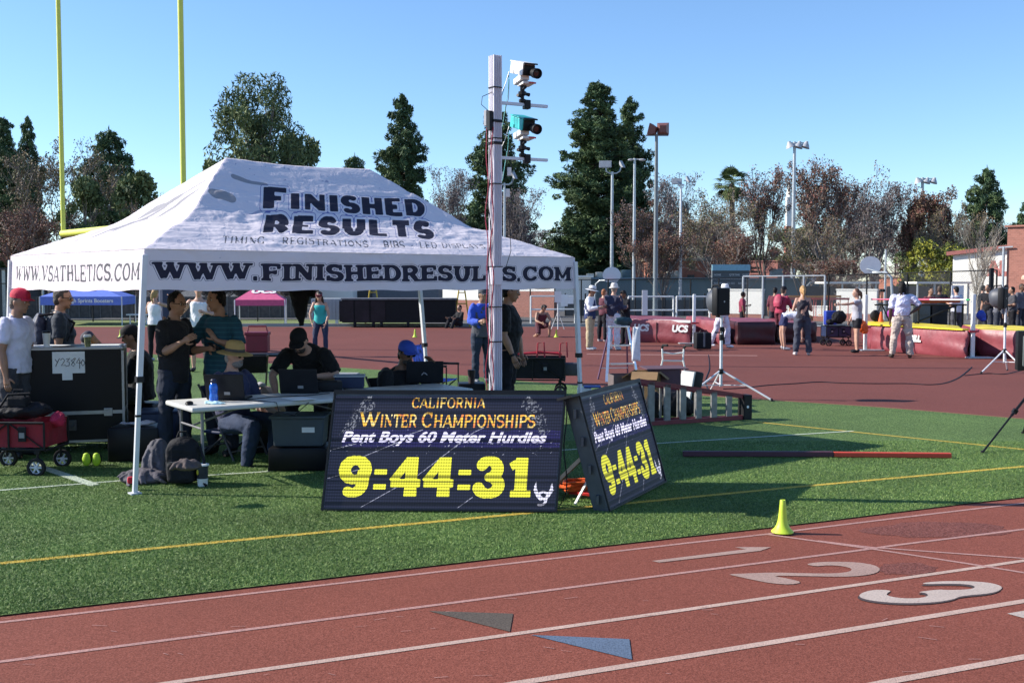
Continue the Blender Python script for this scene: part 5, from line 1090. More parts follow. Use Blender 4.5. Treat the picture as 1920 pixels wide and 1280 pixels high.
b = MB(); b.lathe([(.028, 0), (.041, .15), (.0415, .152)], n=18); cup = thing('travel_cup', 'tall white cup with black lid on the road case', 'cup', rcp(-.20, .06, 1.128)); b.build('cup_body', m_white, cup, smooth=True); b = MB(); b.lathe([(.043, .150), (.043, .160), (.036, .172), (.001, .173)], n=18); b.build('lid', m_blk, cup, smooth=True)
b = MB(); b.lathe([(.028, 0), (.036, .105)], n=18); cup = thing('coffee_cup', 'patterned brown paper coffee cup with white lid on the road case', 'cup', rcp(.20, .05, 1.128)); b.build('cup_body', mat('cup_print', (.16, .17, .07), .6, var=.8, scale=30), cup, smooth=True); b = MB(); b.lathe([(.039, .104), (.039, .114), (.033, .128), (.001, .129)], n=18); b.build('lid', m_white, cup, smooth=True)
b = MB(); b.box((0, 0, .004), (.42, .30, .006), rot=(0, 0, .1)); b.box((.16, .06, .009), (.3, .21, .004), rot=(0, 0, -.25)); one('paper_sheets', 'loose white papers lying on top of the tall road case, left', 'paper', b, m_paper, rcp(-.33, .2, 1.13))
b = MB(); b.box((0, 0, .003), (.30, .22, .005), rot=(0, 0, .2)); one('paper_sheets', 'white papers lying on the road case right of the coffee cup', 'paper', b, m_paper, rcp(.36, .25, 1.13))
# --- red folding wagon
def folding_wagon(label, p, rz, L=.9, Wd=.5, fab=m_red_n, wr=.085, zb=.30, zt=.58, rim=m_ww, handles=None, cat='wagon', sc_=1, grp='folding wagons'):
    t = thing('folding_wagon', label, cat, p, rz, group=grp)
    b = MB(); hx, hy = L / 2, Wd / 2
    def fn(u, v): 
        q = u * 4; k = int(min(3, q)); f = q - k; C = [(-hx, -hy), (hx, -hy), (hx, hy), (-hx, hy), (-hx, -hy)]
        x = C[k][0] * (1 - f) + C[k + 1][0] * f; y = C[k][1] * (1 - f) + C[k + 1][1] * f
        s = 1 - .02 * math.sin(v * 3.14) + .012 * math.sin(u * 50) * math.sin(v * 3.14)
        return (x * s, y * s, zb + (zt - zb) * v)
    b.grid(fn, 64, 6); b.box((0, 0, zb + .004), (L * .98, Wd * .98, .008)); b.build('fabric_tub', fab, t, smooth=True)
    b = MB()
    for y in (-hy - .012, hy + .012):
        b.tube([(-hx, y, zt), (hx, y, zt)], .012, 8); b.tube([(-hx, y, zb - .02), (hx, y, zb - .02)], .011, 8)
        for k in (-1, 0, 1): b.tube([(k * hx, y, zb - .02), (k * hx, y, zt)], .010, 8)
        b.tube([(-hx, y, zb - .02), (0, y, zt)], .007, 6); b.tube([(hx, y, zb - .02), (0, y, zt)], .007, 6)
    for x in (-hx, hx): b.tube([(x, -hy, zb - .03), (x, hy, zb - .03)], .012, 8)
    fr = b.build('frame', m_blk, t, smooth=True)
    for x in (-hx + .07, hx - .07):
        for y in (-hy, hy):
            b = MB(); b.tube([(x, y, zb - .02), (x, y, wr + .02)], .012, 8); b.box((x, y + (.03 if y > 0 else -.03) * 0, zb - .04), (.05, .04, .04)); b.build('fork', m_blk, t)
            wheel(None, t, (x, y + (.032 if y > 0 else -.032), wr), wr, .04, rim=rim, axis=(0, 1, 0))
    for x in (-L * .27, L * .2):
        b = MB(); b.box((x, -hy - .022, (zb + zt) / 2 + .01), (.075, .012, .14), bev=.004); b.build('webbing_buckle', m_blk_n, t)
        b = MB(); b.box((x, -hy - .03, (zb + zt) / 2 + .0), (.05, .005, .05)); b.build('tag', mat('grey_tag', (.22, .22, .23), .6), t)
    return t
w1 = folding_wagon('red folding wagon with black load and white-spoked wheels at the left edge', G(42, 884), R(-3), L=.68, Wd=.45, wr=.088, zb=.27, zt=.50)
for nm, lb, x, z, sx_, m_ in (('black_bag', 'soft black bag heaped on the red wagon', -.02, .505, (.33, .19, .085), m_blk_n), ('crimson_jacket', 'crumpled crimson jacket hanging over the right end of the red wagon', .36, .43, (.075, .10, .075), mat('crimson_fleece', (.40, .015, .06), .85, var=.15, bump=.5))):
    b = MB(); b.ell((0, 0, sx_[2]), sx_, 16, 10); b.ell((sx_[0] * .4, -.03, sx_[2] * 1.3), tuple(k * .6 for k in sx_), 12, 8); b.ell((-sx_[0] * .5, .02, sx_[2] * 1.2), tuple(k * .6 for k in sx_), 12, 8)
    o = remesh(b, .014, 2, disp=.022, dscale=18, seed=int(x * 9 + 5)); o = one(nm, lb, 'bag' if 'bag' in nm else 'jacket', o, m_, w1.location + Vector((x, -.02, z)), smooth=2)
b = MB(); b.box((0, 0, .05), (.18, .14, .1), bev=.02); b.tube([(-.06, 0, .1), (-.04, 0, .16), (.04, 0, .16), (.06, 0, .1)], .01, 6); b.tube([(-.16, -.05, 0), (-.08, -.04, .12), (.12, -.02, .13)], .012, 6); one('camera_bag', 'small black bag with a carrying loop on top of the red wagon', 'bag', b, m_blk_n, w1.location + Vector((.02, -.08, .63)))
# --- neon soled shoes
for i, px in enumerate((157, 176)):
    b = MB(); b.ell((0, 0, .06), (.042, .022, .062), 12, 10); b.ell((0, .004, .10), (.034, .02, .03), 10, 8)
    t = thing('running_shoe', ('left', 'right')[i] + ' one of two shoes propped up with neon yellow-green soles showing, by the case', 'shoe', at(px, 10.35, .012), 0, group='neon shoes by the case')
    b.build('sole', mat('neon_sole', (.42, .62, .02), .6, var=.1), t, smooth=True); b = MB(); b.ell((0, .04, .065), (.04, .035, .058), 12, 8); b.build('upper', m_blk_n, t, smooth=True)
# --- clothes and bag pile
def pile(name, label, cat, p, blobs, m, disp=.03, ds=14, vox=.014, rz=0, seed=1):
    b = MB()
    for c, r in blobs: b.ell(c, r, 14, 10)
    return one(name, label, cat, remesh(b, vox, 1, disp=disp, dscale=ds, seed=seed), m, p, rz, smooth=2)
def cloth_heap(name, label, cat, p, rx, ry, hz_, n, m, seed, rz=0):
    rn = random.Random(seed); b = MB(); b.ell((0, 0, hz_ * .35), (rx * .8, ry * .8, hz_ * .5), 14, 10)
    for i in range(n):
        a = rn.uniform(0, 6.28); q = rn.uniform(.1, .8); c = Vector((rx * q * math.cos(a), ry * q * math.sin(a), 0)); t_ = a + rn.uniform(-1, 1); L0 = rn.uniform(.25, .6) * rx; pts = []
        for k in range(6):
            u = k / 5 - .5; x = c + Vector((math.cos(t_ + u), math.sin(t_ + u), 0)) * u * 2 * L0; e = max(0, 1 - (x.x / rx) ** 2 - (x.y / ry) ** 2); pts.append((x.x, x.y, max(.015, hz_ * e ** .6 + rn.uniform(-.01, .015))))
        b.tube(pts, [.008, .02, .026, .028, .02, .008], 7)
    return one(name, label, cat, remesh(b, .009, 1, disp=.004, dscale=30, seed=seed), m, p, rz, smooth=2)
cloth_heap('grey_jacket', 'crumpled dark grey jacket lying on the turf behind the tent leg', 'jacket', G(268, 905, .01), .27, .15, .10, 34, mat('grey_plum_cloth', (.09, .08, .095), .85, var=.45, scale=3, bump=.3), 4)
cloth_heap('grey_hoodie', 'dark grey hoodie heaped against the black backpack behind the tent leg', 'hoodie', G(297, 896, .01), .14, .12, .34, 30, mat('grey_hood_cloth', (.10, .095, .115), .85, var=.5, scale=4, bump=.3), 7)
b = MB(); b.box((0, 0, .04), (.07, .05, .06), bev=.015); one('red_cloth', 'small bright red cloth on the grey jacket beside the tent leg', 'cloth', b, mat('bright_red_cloth', (.45, .01, .03), .8, bump=.4), G(247, 908, .06), .4, smooth=True)
bp_ = thing('backpack', 'bulging black backpack standing on the turf between grey hoodie and cup', 'backpack', G(343, 909, .012), R(8)); b = MB(); b.box((0, .04, .20), (.30, .20, .38), bev=.07); b.ell((0, .04, .36), (.13, .09, .07), 14, 8); remesh(b, .010, 2, disp=.010, dscale=14).build('main_compartment', m_blk_n, bp_, smooth=2)
b = MB(); b.box((0, -.09, .13), (.24, .09, .20), bev=.04); remesh(b, .010, 2, disp=.008, dscale=14).build('front_pocket', m_blk_n, bp_, smooth=2); b = MB(); b.tube([(-.11, -.125, .22), (0, -.14, .235), (.11, -.125, .22)], .004, 5); b.build('zip', mat('zip_grey', (.12, .12, .13), .4, metal=.6), bp_); b = MB(); b.tube([(-.05, .04, .42), (-.03, .04, .47), (.03, .04, .47), (.05, .04, .42)], .009, 6); b.build('grab_handle', m_blk_n, bp_, smooth=True)
b = MB(); b.tube([(.15, 0, .34), (.20, -.08, .22), (.17, -.1, .05), (.22, -.12, .01)], .012, 6); b.build('strap', m_blk_n, bp_, smooth=True)
cloth_heap('brown_jacket', 'dark brown jacket draped over the top of the black backpack', 'jacket', G(350, 880, .30), .13, .09, .06, 16, mat('brown_cloth', (.08, .058, .055), .85, var=.3), 9)
b = MB(); b.lathe([(.040, 0), (.054, .185), (.0545, .186)], n=20); cup = thing('drink_cup', 'large dark printed fountain cup with white lid standing on the turf', 'cup', G(380, 911, .012)); b.build('cup_body', mat('cup_dark', (.035, .04, .06), .4, var=.3, scale=12), cup, smooth=True)
b = MB(); b.lathe([(.058, .184), (.058, .197), (.05, .20), (.001, .202)], n=20); b.build('lid', m_white, cup, smooth=True)
b = MB(); b.lathe([(.0415, .0), (.0475, .07), (.048, .071)], n=20); b.build('white_print', m_white, cup, smooth=True); b = MB(); b.ell((-.03, -.044, .13), (.010, .004, .025), 8, 6); b.build('yellow_mark', mat('yellow_print', (.5, .4, .02), .5), cup)
# --- two folding tables
TA = G(360, 766, .70); tdir = Vector((.815, .58, 0)).normalized(); tb_ = Vector((-tdir.y, tdir.x, 0)); trz = math.atan2(tdir.y, tdir.x)
def ftable(label, o):
    t = thing('folding_table', label, 'table', (o.x, o.y, 0), trz, group='white folding tables')
    b = MB(); b.box((.915, .375, .685), (1.83, .75, .045), bev=.016); b.build('tabletop', mat('table_plastic', (.52, .52, .50), .5, var=.06), t, smooth=True)
    for x in (.12, 1.71):
        b = MB(); b.tube([(x, .09, .66), (x, .09, .30), (x + .02, .07, .012)], .014, 8); b.tube([(x, .66, .66), (x, .66, .30), (x + .02, .68, .012)], .014, 8); b.tube([(x + .02, .07, .05), (x + .02, .68, .05)], .012, 8); b.tube([(x, .09, .5), (x, .66, .5)], .010, 8)
        b.tube([(x, .375, .5), (.915 + (x - .915) * .35, .375, .655)], .010, 8); b.build('leg_frame', mat('table_leg_grey', (.20, .20, .21), .45, metal=.4), t, smooth=True)
    return t
ftable('white folding table with the blue bottle and two laptops, left of the wide display', TA)
ftable('second white folding table behind the wide display', TA + tdir * 1.85).scale = (.60, 1, 1)
def tpt(u, v, z=.7085): return Vector((TA.x, TA.y, 0)) + tdir * u + tb_ * v + Vector((0, 0, z))
def laptop(label, p, rz, wd=.36, tilt=14, tagc=True, logo=False, screen=.25):
    t = thing('laptop', label, 'laptop', p, rz, group='laptops on the tables')
    b = MB(); b.box((0, .13, .010), (wd, .25, .018), bev=.004); b.build('keyboard_base', m_blk, t)
    M = Euler((R(-90 + tilt) * -1, 0, 0)).to_matrix(); M = Euler((R(tilt), 0, 0)).to_matrix()
    b = MB(); b.box(M @ Vector((0, 0, screen / 2 + .012)), (wd, .014, screen), M=M, bev=.004); b.build('screen_lid', mat('laptop_shell', (.014, .015, .018), .42, var=.15), t)
    if tagc: b = MB(); b.box(M @ Vector((.02, -.009, .07)), (.055, .003, .028), M=M); b.build('label', mat('grey_tag2', (.30, .30, .30), .5), t)
    if logo:
        b = MB(); b.tube([M @ Vector((x, -.010, z)) for x, z in ((-.035, .10), (-.01, .13), (.0, .115))], .005, 5); b.tube([M @ Vector((x, -.010, z)) for x, z in ((.0, .125), (.025, .10))], .005, 5); b.build('emblem', mat('silver_mark', (.4, .4, .42), .4), t)
    return t
laptop('dark laptop with a small grey label beside the blue bottle, seen from behind', H(422, 640, 9.9).xy[:] + (.7085,), R(-2), screen=.24)
laptop('dark laptop with a small grey label in front of the bearded man in black', H(560, 640, 10.5).xy[:] + (.7085,), R(-3), wd=.38, screen=.24)
laptop('black laptop with a small emblem before the man in the blue cap', H(796, 640, 11.55).xy[:] + (.7085,), R(8), wd=.40, tagc=False, logo=True, screen=.24)
bt = thing('water_bottle', 'translucent blue water bottle on the near end of the white table', 'bottle', H(399, 640, 9.75).xy[:] + (.7085,)); b = MB(); b.lathe([(.036, 0), (.040, .01), (.040, .05), (.035, .07), (.035, .10), (.040, .115), (.038, .15), (.022, .175)], n=20); b.build('bottle_body', mat('blue_tritan', (.01, .12, .55), .15, var=.05, coat=.5, emit=None), bt, smooth=True); b = MB(); b.lathe([(.024, .172), (.026, .20), (.018, .21), (.001, .212)], n=16); b.build('cap', m_navy, bt, smooth=True)
b = MB(); b.ell((0, 0, .012), (.035, .055, .022), 12, 8); one('computer_mouse', 'black computer mouse near the front edge of the white table', 'mouse', b, m_blk, tpt(.06, .25), smooth=True)
pile('white_wipes', 'crumpled white tissue packet with cyan print on the table under the bottle', 'packet', H(402, 640, 9.6).xy[:] + (.70,), [((0, 0, .015), (.10, .06, .018)), ((-.06, .02, .02), (.05, .04, .02))], mat('tissue', (.45, .68, .75), .7, var=.25, scale=20), disp=.012, ds=30, vox=.008)
# --- chairs
def folding_chair(label, p, rz, fab=m_navy, z=.40):
    t = thing('folding_chair', label, 'chair', p, rz, group='chairs under the tent')
    b = MB(); b.box((0, 0, z), (.44, .42, .03), bev=.012); b.build('seat', fab, t, smooth=True)
    b = MB(); b.box((0, .22, z + .36), (.44, .03, .22), rot=(R(-8), 0, 0), bev=.012); b.build('backrest', fab, t, smooth=True)
    for x in (-.23, .23):
        b = MB(); b.tube([(x, -.24, .012), (x, .0, .42), (x, .26, z + .48)], .013, 8); b.build('leg', mat('chair_steel', (.10, .10, .11), .4, metal=.6), t, smooth=True)
        b = MB(); b.tube([(x * .94, .27, .012), (x * .94, -.12, z - .01)], .012, 8); b.build('leg', mat('chair_steel', (.1, .1, .11), .4), t, smooth=True)
    b = MB(); b.tube([(-.23, -.19, .10), (.23, -.19, .10)], .009, 6); b.build('stretcher', mat('chair_steel', (.1, .1, .11), .4), t)
    b = MB(); b.tube([(-.22, .2, .12), (.22, .2, .12)], .009, 6); b.build('stretcher', mat('chair_steel', (.1, .1, .11), .4), t)
    return t
folding_chair('navy folding chair under the man in the straw hat', at(436, 10.95, .0), R(58), z=.28); folding_chair('dark folding chair under the man in the blue cap', at(742, 11.8, 0), R(38), z=.27, fab=m_blk_n)
b = MB(); b.box((0, 0, .20), (.46, .40, .40), bev=.02); st = one('seat_trunk', 'black trunk used as a seat by the man in the black cap facing left', 'trunk', b, m_case, at(262, 12.35, .012), R(-5), smooth=True)
b = MB(); b.box((0, 0, .2), (.42, .36, .38), bev=.02); b.box((0, 0, .395), (.45, .39, .03), bev=.01); one('storage_bin', 'dark blue lidded bin on the turf behind the tent leg', 'bin', b, m_navy, at(300, 11.6, .012), R(10), smooth=True)
pile('white_towel', 'rumpled pale grey cloth on the black trunk behind the tent leg', 'cloth', at(256, 10.75, .36), [((0, 0, .02), (.2, .08, .02)), ((.12, 0, .03), (.08, .06, .03))], mat('pale_cloth', (.42, .40, .42), .9, var=.3), disp=.02)
b = MB(); b.box((0, 0, .17), (.5, .42, .34), bev=.02); one('equipment_bin', 'low black bin carrying a pale cloth behind the tent leg', 'bin', b, m_case, at(256, 10.8, .012), R(5), smooth=True)
# tote on black crate
t = thing('storage_tote', 'grey-blue plastic tote with white label stacked on a black crate', 'tote', at(562, 10.25, .245), R(2)); b = MB()
vs = [(x * k, y * k, z) for z, k in ((0, .92), (.27, 1)) for x, y in ((-.25, -.18), (.25, -.18), (.25, .18), (-.25, .18))]; b.hexa(vs); b.build('tub', m_gbl, t, bevel=.012); b = MB(); b.box((0, 0, .28), (.54, .40, .025), bev=.008); b.build('rim', m_gbl, t); b = MB(); b.box((.10, -.178, .16), (.12, .004, .05), rot=(R(3), 0, 0)); b.build('label', m_paper, t)
b = MB(); b.box((0, 0, .115), (.55, .42, .22), bev=.015); b.box((-.27, -.2, .02), (.02, .02, .04)); one('black_crate', 'low black crate under the grey-blue tote', 'crate', b, m_case, at(562, 10.25, .012), R(2), smooth=True)
b = MB(); b.box((0, 0, .18), (.42, .30, .36), bev=.03); t = thing('cooler_case', 'black hard case with pale lid edge behind the man bending down', 'case', at(636, 13.2, .0), R(-4)); b = MB(); b.box((0, 0, .40), (.42, .34, .50), bev=.02); b.build('shell', m_blk, t, smooth=True); b = MB(); b.box((0, 0, .665), (.44, .36, .022), bev=.006); b.build('lid_edge', mat('case_trim', (.3, .3, .3), .5), t); b = MB(); b.tube([(-.13, -.18, .58), (-.05, -.185, .56), (-.03, -.185, .45), (-.10, -.185, .36)], .008, 6); b.tube([(.13, -.18, .58), (.05, -.185, .56), (.03, -.185, .45), (.10, -.185, .36)], .008, 6); b.build('moulded_rib', m_rub, t); b = MB(); b.box((0, 0, .075), (.4, .3, .14)); b.build('base', m_blk, t)
b = MB(); b.box((0, 0, .06), (.30, .22, .12), bev=.01); t = thing('navy_bin', 'open navy bin with pale rim on the table right of the bending man', 'bin', H(655, 640, 11.1).xy[:] + (.7085,), R(6)); b.build('tub', m_navy, t); b = MB()
for (x0, y0, x1, y1) in ((-.155, -.115, .155, -.115), (-.155, .115, .155, .115), (-.155, -.115, -.155, .115), (.155, -.115, .155, .115)): b.beam((x0, y0, .125), (x1, y1, .125), .014, .014)
b.build('rim', mat('pale_rim', (.4, .42, .45), .5), t); b = MB(); b.box((-.12, -.118, .03), (.05, .004, .06)); b.build('label', m_paper, t)
pile('hi_vis_vest', 'folded neon yellow vest with dark trim behind the navy bin', 'vest', at(694, 12.9, .46), [((0, 0, .03), (.12, .06, .03)), ((.05, 0, .06), (.06, .05, .03))], mat('hi_vis', (.45, .62, .10), .7, var=.35, scale=14), disp=.02)
pile('black_holdall', 'black holdall bag under the neon yellow vest', 'bag', at(680, 13.0, .0), [((0, 0, .25), (.28, .16, .22)), ((.18, 0, .35), (.14, .12, .10))], m_blk_n, disp=.02)
pile('beige_jacket', 'beige and pale pink jacket heaped beside the bending man', 'jacket', at(505, 12.3, .30), [((0, 0, .12), (.20, .12, .16)), ((-.1, 0, .24), (.14, .10, .08)), ((.1, 0, .06), (.13, .1, .12))], mat('beige_cloth', (.42, .30, .27), .85, var=.2), disp=.03)
pile('white_cap_bag', 'grey and white cap on the beige jacket', 'cap', at(487, 12.2, .60), [((0, 0, .03), (.07, .06, .035)), ((-.07, 0, .015), (.05, .04, .012))], mat('pale_cap', (.42, .42, .46), .8), disp=.01)
b = MB(); b.box((0, 0, .14), (.36, .3, .28), bev=.01); b.build if 0 else None; one('beige_carton', 'plain crate under the beige jacket', 'crate', b, m_card, at(505, 12.35, .012))
folding_chair('black folding chair seen past the teal polo man', at(462, 13.5, .0), R(200), fab=m_blk_n, z=.42)
b = MB(); b.box((0, 0, .16), (.34, .26, .26), bev=.02); b.box((0, 0, .31), (.36, .28, .05), bev=.01); b.tube([(-.15, 0, .33), (-.13, 0, .42), (.13, 0, .42), (.15, 0, .33)], .012, 6); one('red_cooler', 'dark red cooler with black handle on a bench behind the teal polo man', 'cooler', b, mat('dark_red_plastic', (.16, .01, .03), .5), at(483, 16.2, .72), R(5))
b = MB(); b.box((0, 0, .70), (1.1, .35, .03)); [b.tube([(x, y, 0.012), (x, y, .69)], .018, 6) for x in (-.5, .5) for y in (-.13, .13)]; one('bench', 'grey bench carrying the dark red cooler', 'bench', b, m_blk, at(470, 16.2, .0), R(4))
# garment hanging from the tent frame
b = MB(); sweep(b, [(0, 0, 0), (0, 0, -.12), (.0, 0, -.30), (.01, 0, -.44), (.02, 0, -.55)], [(.14, .05), (.145, .07), (.10, .06), (.06, .05), (.03, .03)], (1, 0, 0)); b.ell((.13, 0, -.05), (.07, .05, .12), 10, 8); b.ell((.16, 0, -.18), (.03, .03, .06), 8, 6)
o = one('hanging_trousers', 'black tracksuit trousers hanging from the tent frame above the man in black cap', 'trousers', remesh(b, .012, 1, disp=.014, dscale=14), m_blk_n, H(563, 640, 12.4).xy[:] + (1.84,), smooth=2)
# --- blue camping chair
CC = at(818, 15.2, 0); t = thing('camping_chair', 'blue patterned folding camping chair with black arms standing behind the tent leg', 'chair', CC, R(75))
b = MB(); b.grid(lambda u, v: ((u - .5) * .5, .16 + .16 * v + .04 * math.sin(u * 3.14), .40 + .50 * v), 10, 8); b.grid(lambda u, v: ((u - .5) * .5, -.24 + .42 * v, .42 - .04 * math.sin(u * 3.14) * math.sin(v * 3.14)), 10, 8)
o = b.build('sling', mat('blue_pattern_cloth', (.05, .09, .42), .7, var=1.2, scale=16), t, smooth=True); o.modifiers.new('s', 'SOLIDIFY').thickness = .008
for s in (-1, 1):
    b = MB(); b.tube([(s * .27, -.25, .012), (s * .27, .22, .42)], .010, 6); b.tube([(s * .27, .25, .012), (s * .27, -.22, .42)], .010, 6); b.tube([(s * .27, -.24, .03), (s * .27, -.24, .62)], .010, 6); b.tube([(s * .27, .18, .35), (s * .27, .34, .92)], .010, 6); b.build('side_frame', m_blk, t)
    b = MB(); b.box((s * .28, 0, .635), (.06, .50, .03), bev=.012); b.build('armrest', m_blk_n, t, smooth=True)
b = MB(); b.tube([(-.27, -.25, .02), (.27, .24, .40)], .009, 6); b.tube([(.27, -.25, .02), (-.27, .24, .40)], .009, 6); b.build('cross_frame', m_blk, t)
# --- cones
m_cone = mat('yellow_green_rubber', (.52, .66, .045), .5, var=.05)
def cone(label, p, s=1.0, grp='yellow-green marker cones'):
    b = MB(); b.lathe([(.078, 0), (.080, .004), (.074, .012), (.058, .028), (.042, .055), (.033, .09), (.026, .15), (.020, .228), (.017, .234), (.011, .232), (.010, .2)], n=26)
    o = one('marker_cone', label, 'cone', b, m_cone, p, group=grp, smooth=True); o.scale = (s,) * 3; return o
cone('large yellow-green cone on the inner lane line in front of the angled display', G(1467, 997, .0135), 1.0)
cone('small yellow-green cone beside the kneeling athlete in maroon', G(1043, 632, .009), 1.05); cone('small yellow-green cone above the blue camping chair', G(778, 632, .009), 1.1); cone('small yellow cone left of the seated man in black cap', G(226, 632, .009), 1.05)
# --- black wagon with red handles
w2 = folding_wagon('black folding wagon with red handles right of the mast', G(1003, 728), R(-4), L=1.0, Wd=.5, fab=m_blk_n, wr=.10, zb=.30, zt=.62, rim=mat('grey_rim', (.25, .25, .27), .5))
w2.location = at(1000, 16.9, 0)
b = MB(); b.tube([(-.45, 0, 0), (.1, .02, .05), (.45, 0, .02)], .02, 8); b.tube([(-.4, -.05, .02), (.4, .05, .04)], .016, 8); one('red_poles', 'bundle of red poles lying across the black wagon', 'poles', b, mat('red_paint', (.40, .015, .03), .5), w2.location + Vector((0, 0, .65)))
for k, x in enumerate((.12, .48)):
    b = MB(); b.tube([(x - .06, 0, 0), (x - .05, 0, .22), (x + .05, 0, .24), (x + .06, 0, 0)], .013, 8); b.build('red_handle', MATS['red_paint'], w2).location = (0, 0, .62)
b = MB(); b.box((0, 0, .11), (.27, .20, .20), bev=.03); t = one('grey_pouch', 'small dark grey pouch beside the right end of the black wagon', 'pouch', b, mat('dark_grey_nylon', (.06, .055, .065), .7), at(1072, 16.8, .33), smooth=True)
b = MB(); b.lathe([(.04, 0), (.05, .16)], n=14); o = one('dark_cup', 'dark cup standing on a low black box left of the mast', 'cup', b, mat('dark_brown', (.05, .03, .03), .6), H(884, 640, 13.4).xy[:] + (.545,), smooth=True)
b = MB(); b.box((0, 0, .27), (.34, .30, .54), bev=.02); one('black_box', 'low black box under the dark cup left of the mast', 'box', b, m_case, at(884, 13.4, .005), R(4), smooth=True)
b = MB(); b.box((0, 0, .10), (.40, .30, .2), bev=.02); one('white_tub', 'white tub on the turf at the foot of the mast', 'tub', b, m_white, at(962, 13.6, .012), R(6), smooth=True)
t = thing('blue_lid_box', 'white box with blue lid beside the far right tent leg', 'box', at(1096, 13.8, .30)); b = MB(); b.box((0, 0, .07), (.18, .16, .14), bev=.01); b.build('tub', m_white, t); b = MB(); b.box((.1, 0, .155), (.22, .18, .02), bev=.006); b.build('lid', mat('blue_plastic', (.02, .06, .30), .5), t)
b = MB(); b.box((0, 0, .14), (.35, .3, .28), bev=.01); one('grey_crate', 'grey crate under the white box with blue lid', 'crate', b, m_gbl, at(1098, 13.9, .012))
# --- step ladder with bag
t = thing('step_ladder', 'small silver step ladder with a dark teal bag on top', 'ladder', at(1160, 19.5, 0), R(12))
for s in (-1, 1):
    b = MB(); b.beam((s * .30, -.24, .012), (s * .17, 0, 1.0), .05, .022); b.build('front_rail', m_alu, t); b = MB(); b.beam((s * .29, .34, .012), (s * .16, .03, .96), .03, .02); b.build('rear_rail', mat('plum_metal', (.20, .12, .2), .4, metal=.5), t)
for z in (.33, .66): b = MB(); b.box((0, -.24 + .24 * z, z), (.50 - .24 * z, .09, .025)); b.build('step', m_alu, t)
b = MB(); b.box((0, .0, 1.0), (.38, .16, .03), bev=.006); b.build('top_step', m_alu, t); b = MB(); b.tube([(-.26, .25, .22), (.26, .25, .22)], .010, 6); b.build('brace', m_alu, t)
b = MB(); sweep(b, [(-.26, 0, .10), (-.2, 0, .12), (0, 0, .13), (.2, 0, .12), (.26, 0, .10)], [(.03, .04), (.085, .10), (.095, .13), (.085, .10), (.03, .04)], (0, 1, 0)); t2 = thing('duffel_bag', 'dark teal duffel bag resting on top of the step ladder', 'bag', at(1168, 19.5, 1.015), R(10)); t2.scale = (.66,) * 3; remesh(b, .014, 2, disp=.012).build('bag_body', mat('dark_teal_nylon', (.012, .04, .055), .6, var=.2), t2, smooth=2); b = MB(); b.tube([(-.1, 0, .2), (-.06, 0, .30), (.06, 0, .30), (.1, 0, .2)], .008, 6); b.build('strap', m_blk, t2)
b = MB(); b.grid(lambda u, v: (.10 * (u - .5) * (1.2 + .4 * v), .012 * math.sin(u * 6 + v * 4), -.62 * v), 6, 12); o = one('white_sleeve', 'long white cloth hanging from the step ladder', 'cloth', b, mat('white_cloth', (.72, .73, .78), .8), at(1193, 19.3, 1.0), smooth=True); o.modifiers.new('s', 'SOLIDIFY').thickness = .012
# --- fallen red step ladder
LA, LB = G(1218, 798, .012), G(1398, 786, .012); ld = (LB - LA); Ll = ld.length; lrz = math.atan2(ld.y, ld.x)
t = thing('red_ladder', 'red fibreglass step ladder lying on its side on the turf', 'ladder', (LA.x, LA.y, .012), lrz)
m_fib = mat('red_fibreglass', (.17, .018, .028), .5, var=.15)
h0, h1 = .56, .30
b = MB(); b.beam((-.15, 0, .03), (Ll, 0, .03), .03, .055); b.build('side_rail', m_fib, t); b = MB(); b.beam((-.15, 0, h0 + .01), (Ll, 0, h1), .03, .055); b.build('side_rail', m_fib, t)
b = MB(); b.beam((-.1, .34, .03), (Ll, .06, .03), .022, .04); b.build('rear_rail', m_fib, t); b = MB(); b.beam((-.1, .34, h0 - .04), (Ll, .06, h1 - .01), .022, .04); b.build('rear_rail', m_fib, t)
for i in range(6):
    x = .02 + i * (Ll - .22) / 5.3; hh = h0 + (h1 - h0) * x / Ll; b = MB(); b.box((x, 0, hh / 2 + .02), (.085, .03, hh - .05)); b.build('step', mat('worn_aluminium', (.21, .205, .20), .5, metal=.4, var=.25, scale=12), t)
    b = MB(); b.box((x + .10, .30 * (1 - x / Ll) + .06, hh / 2 + .01), (.028, .02, hh - .06)); b.build('brace', mat('worn_aluminium', (.32, .31, .3), .5), t)
b = MB(); b.box((Ll + .01, .03, h1 / 2 + .01), (.13, .14, h1 + .03), bev=.01); b.build('top_cap', m_blk, t); b = MB(); b.lathe([(.018, 0), (.018, .004)], c=(Ll + .0, -.042, .17), n=14, M=Euler((R(90), 0, 0)).to_matrix()); b.build('badge', m_white, t)
pile('added_dark_bag', 'black kit bag lying behind the rungs of the fallen ladder', 'bag', at(1262, 14.3, .0), [((0, 0, .16), (.26, .14, .18)), ((.2, .05, .12), (.12, .1, .12))], m_blk_n, disp=.02)  # dark shape added to deepen the black between the rungs
pile('added_dark_bag_left', 'second black bag behind the ladder rungs, left of the kit bag', 'bag', at(1226, 14.1, .0), [((0, 0, .18), (.13, .12, .20))], m_blk_n, disp=.02)  # another added dark filler, further left behind the rungs
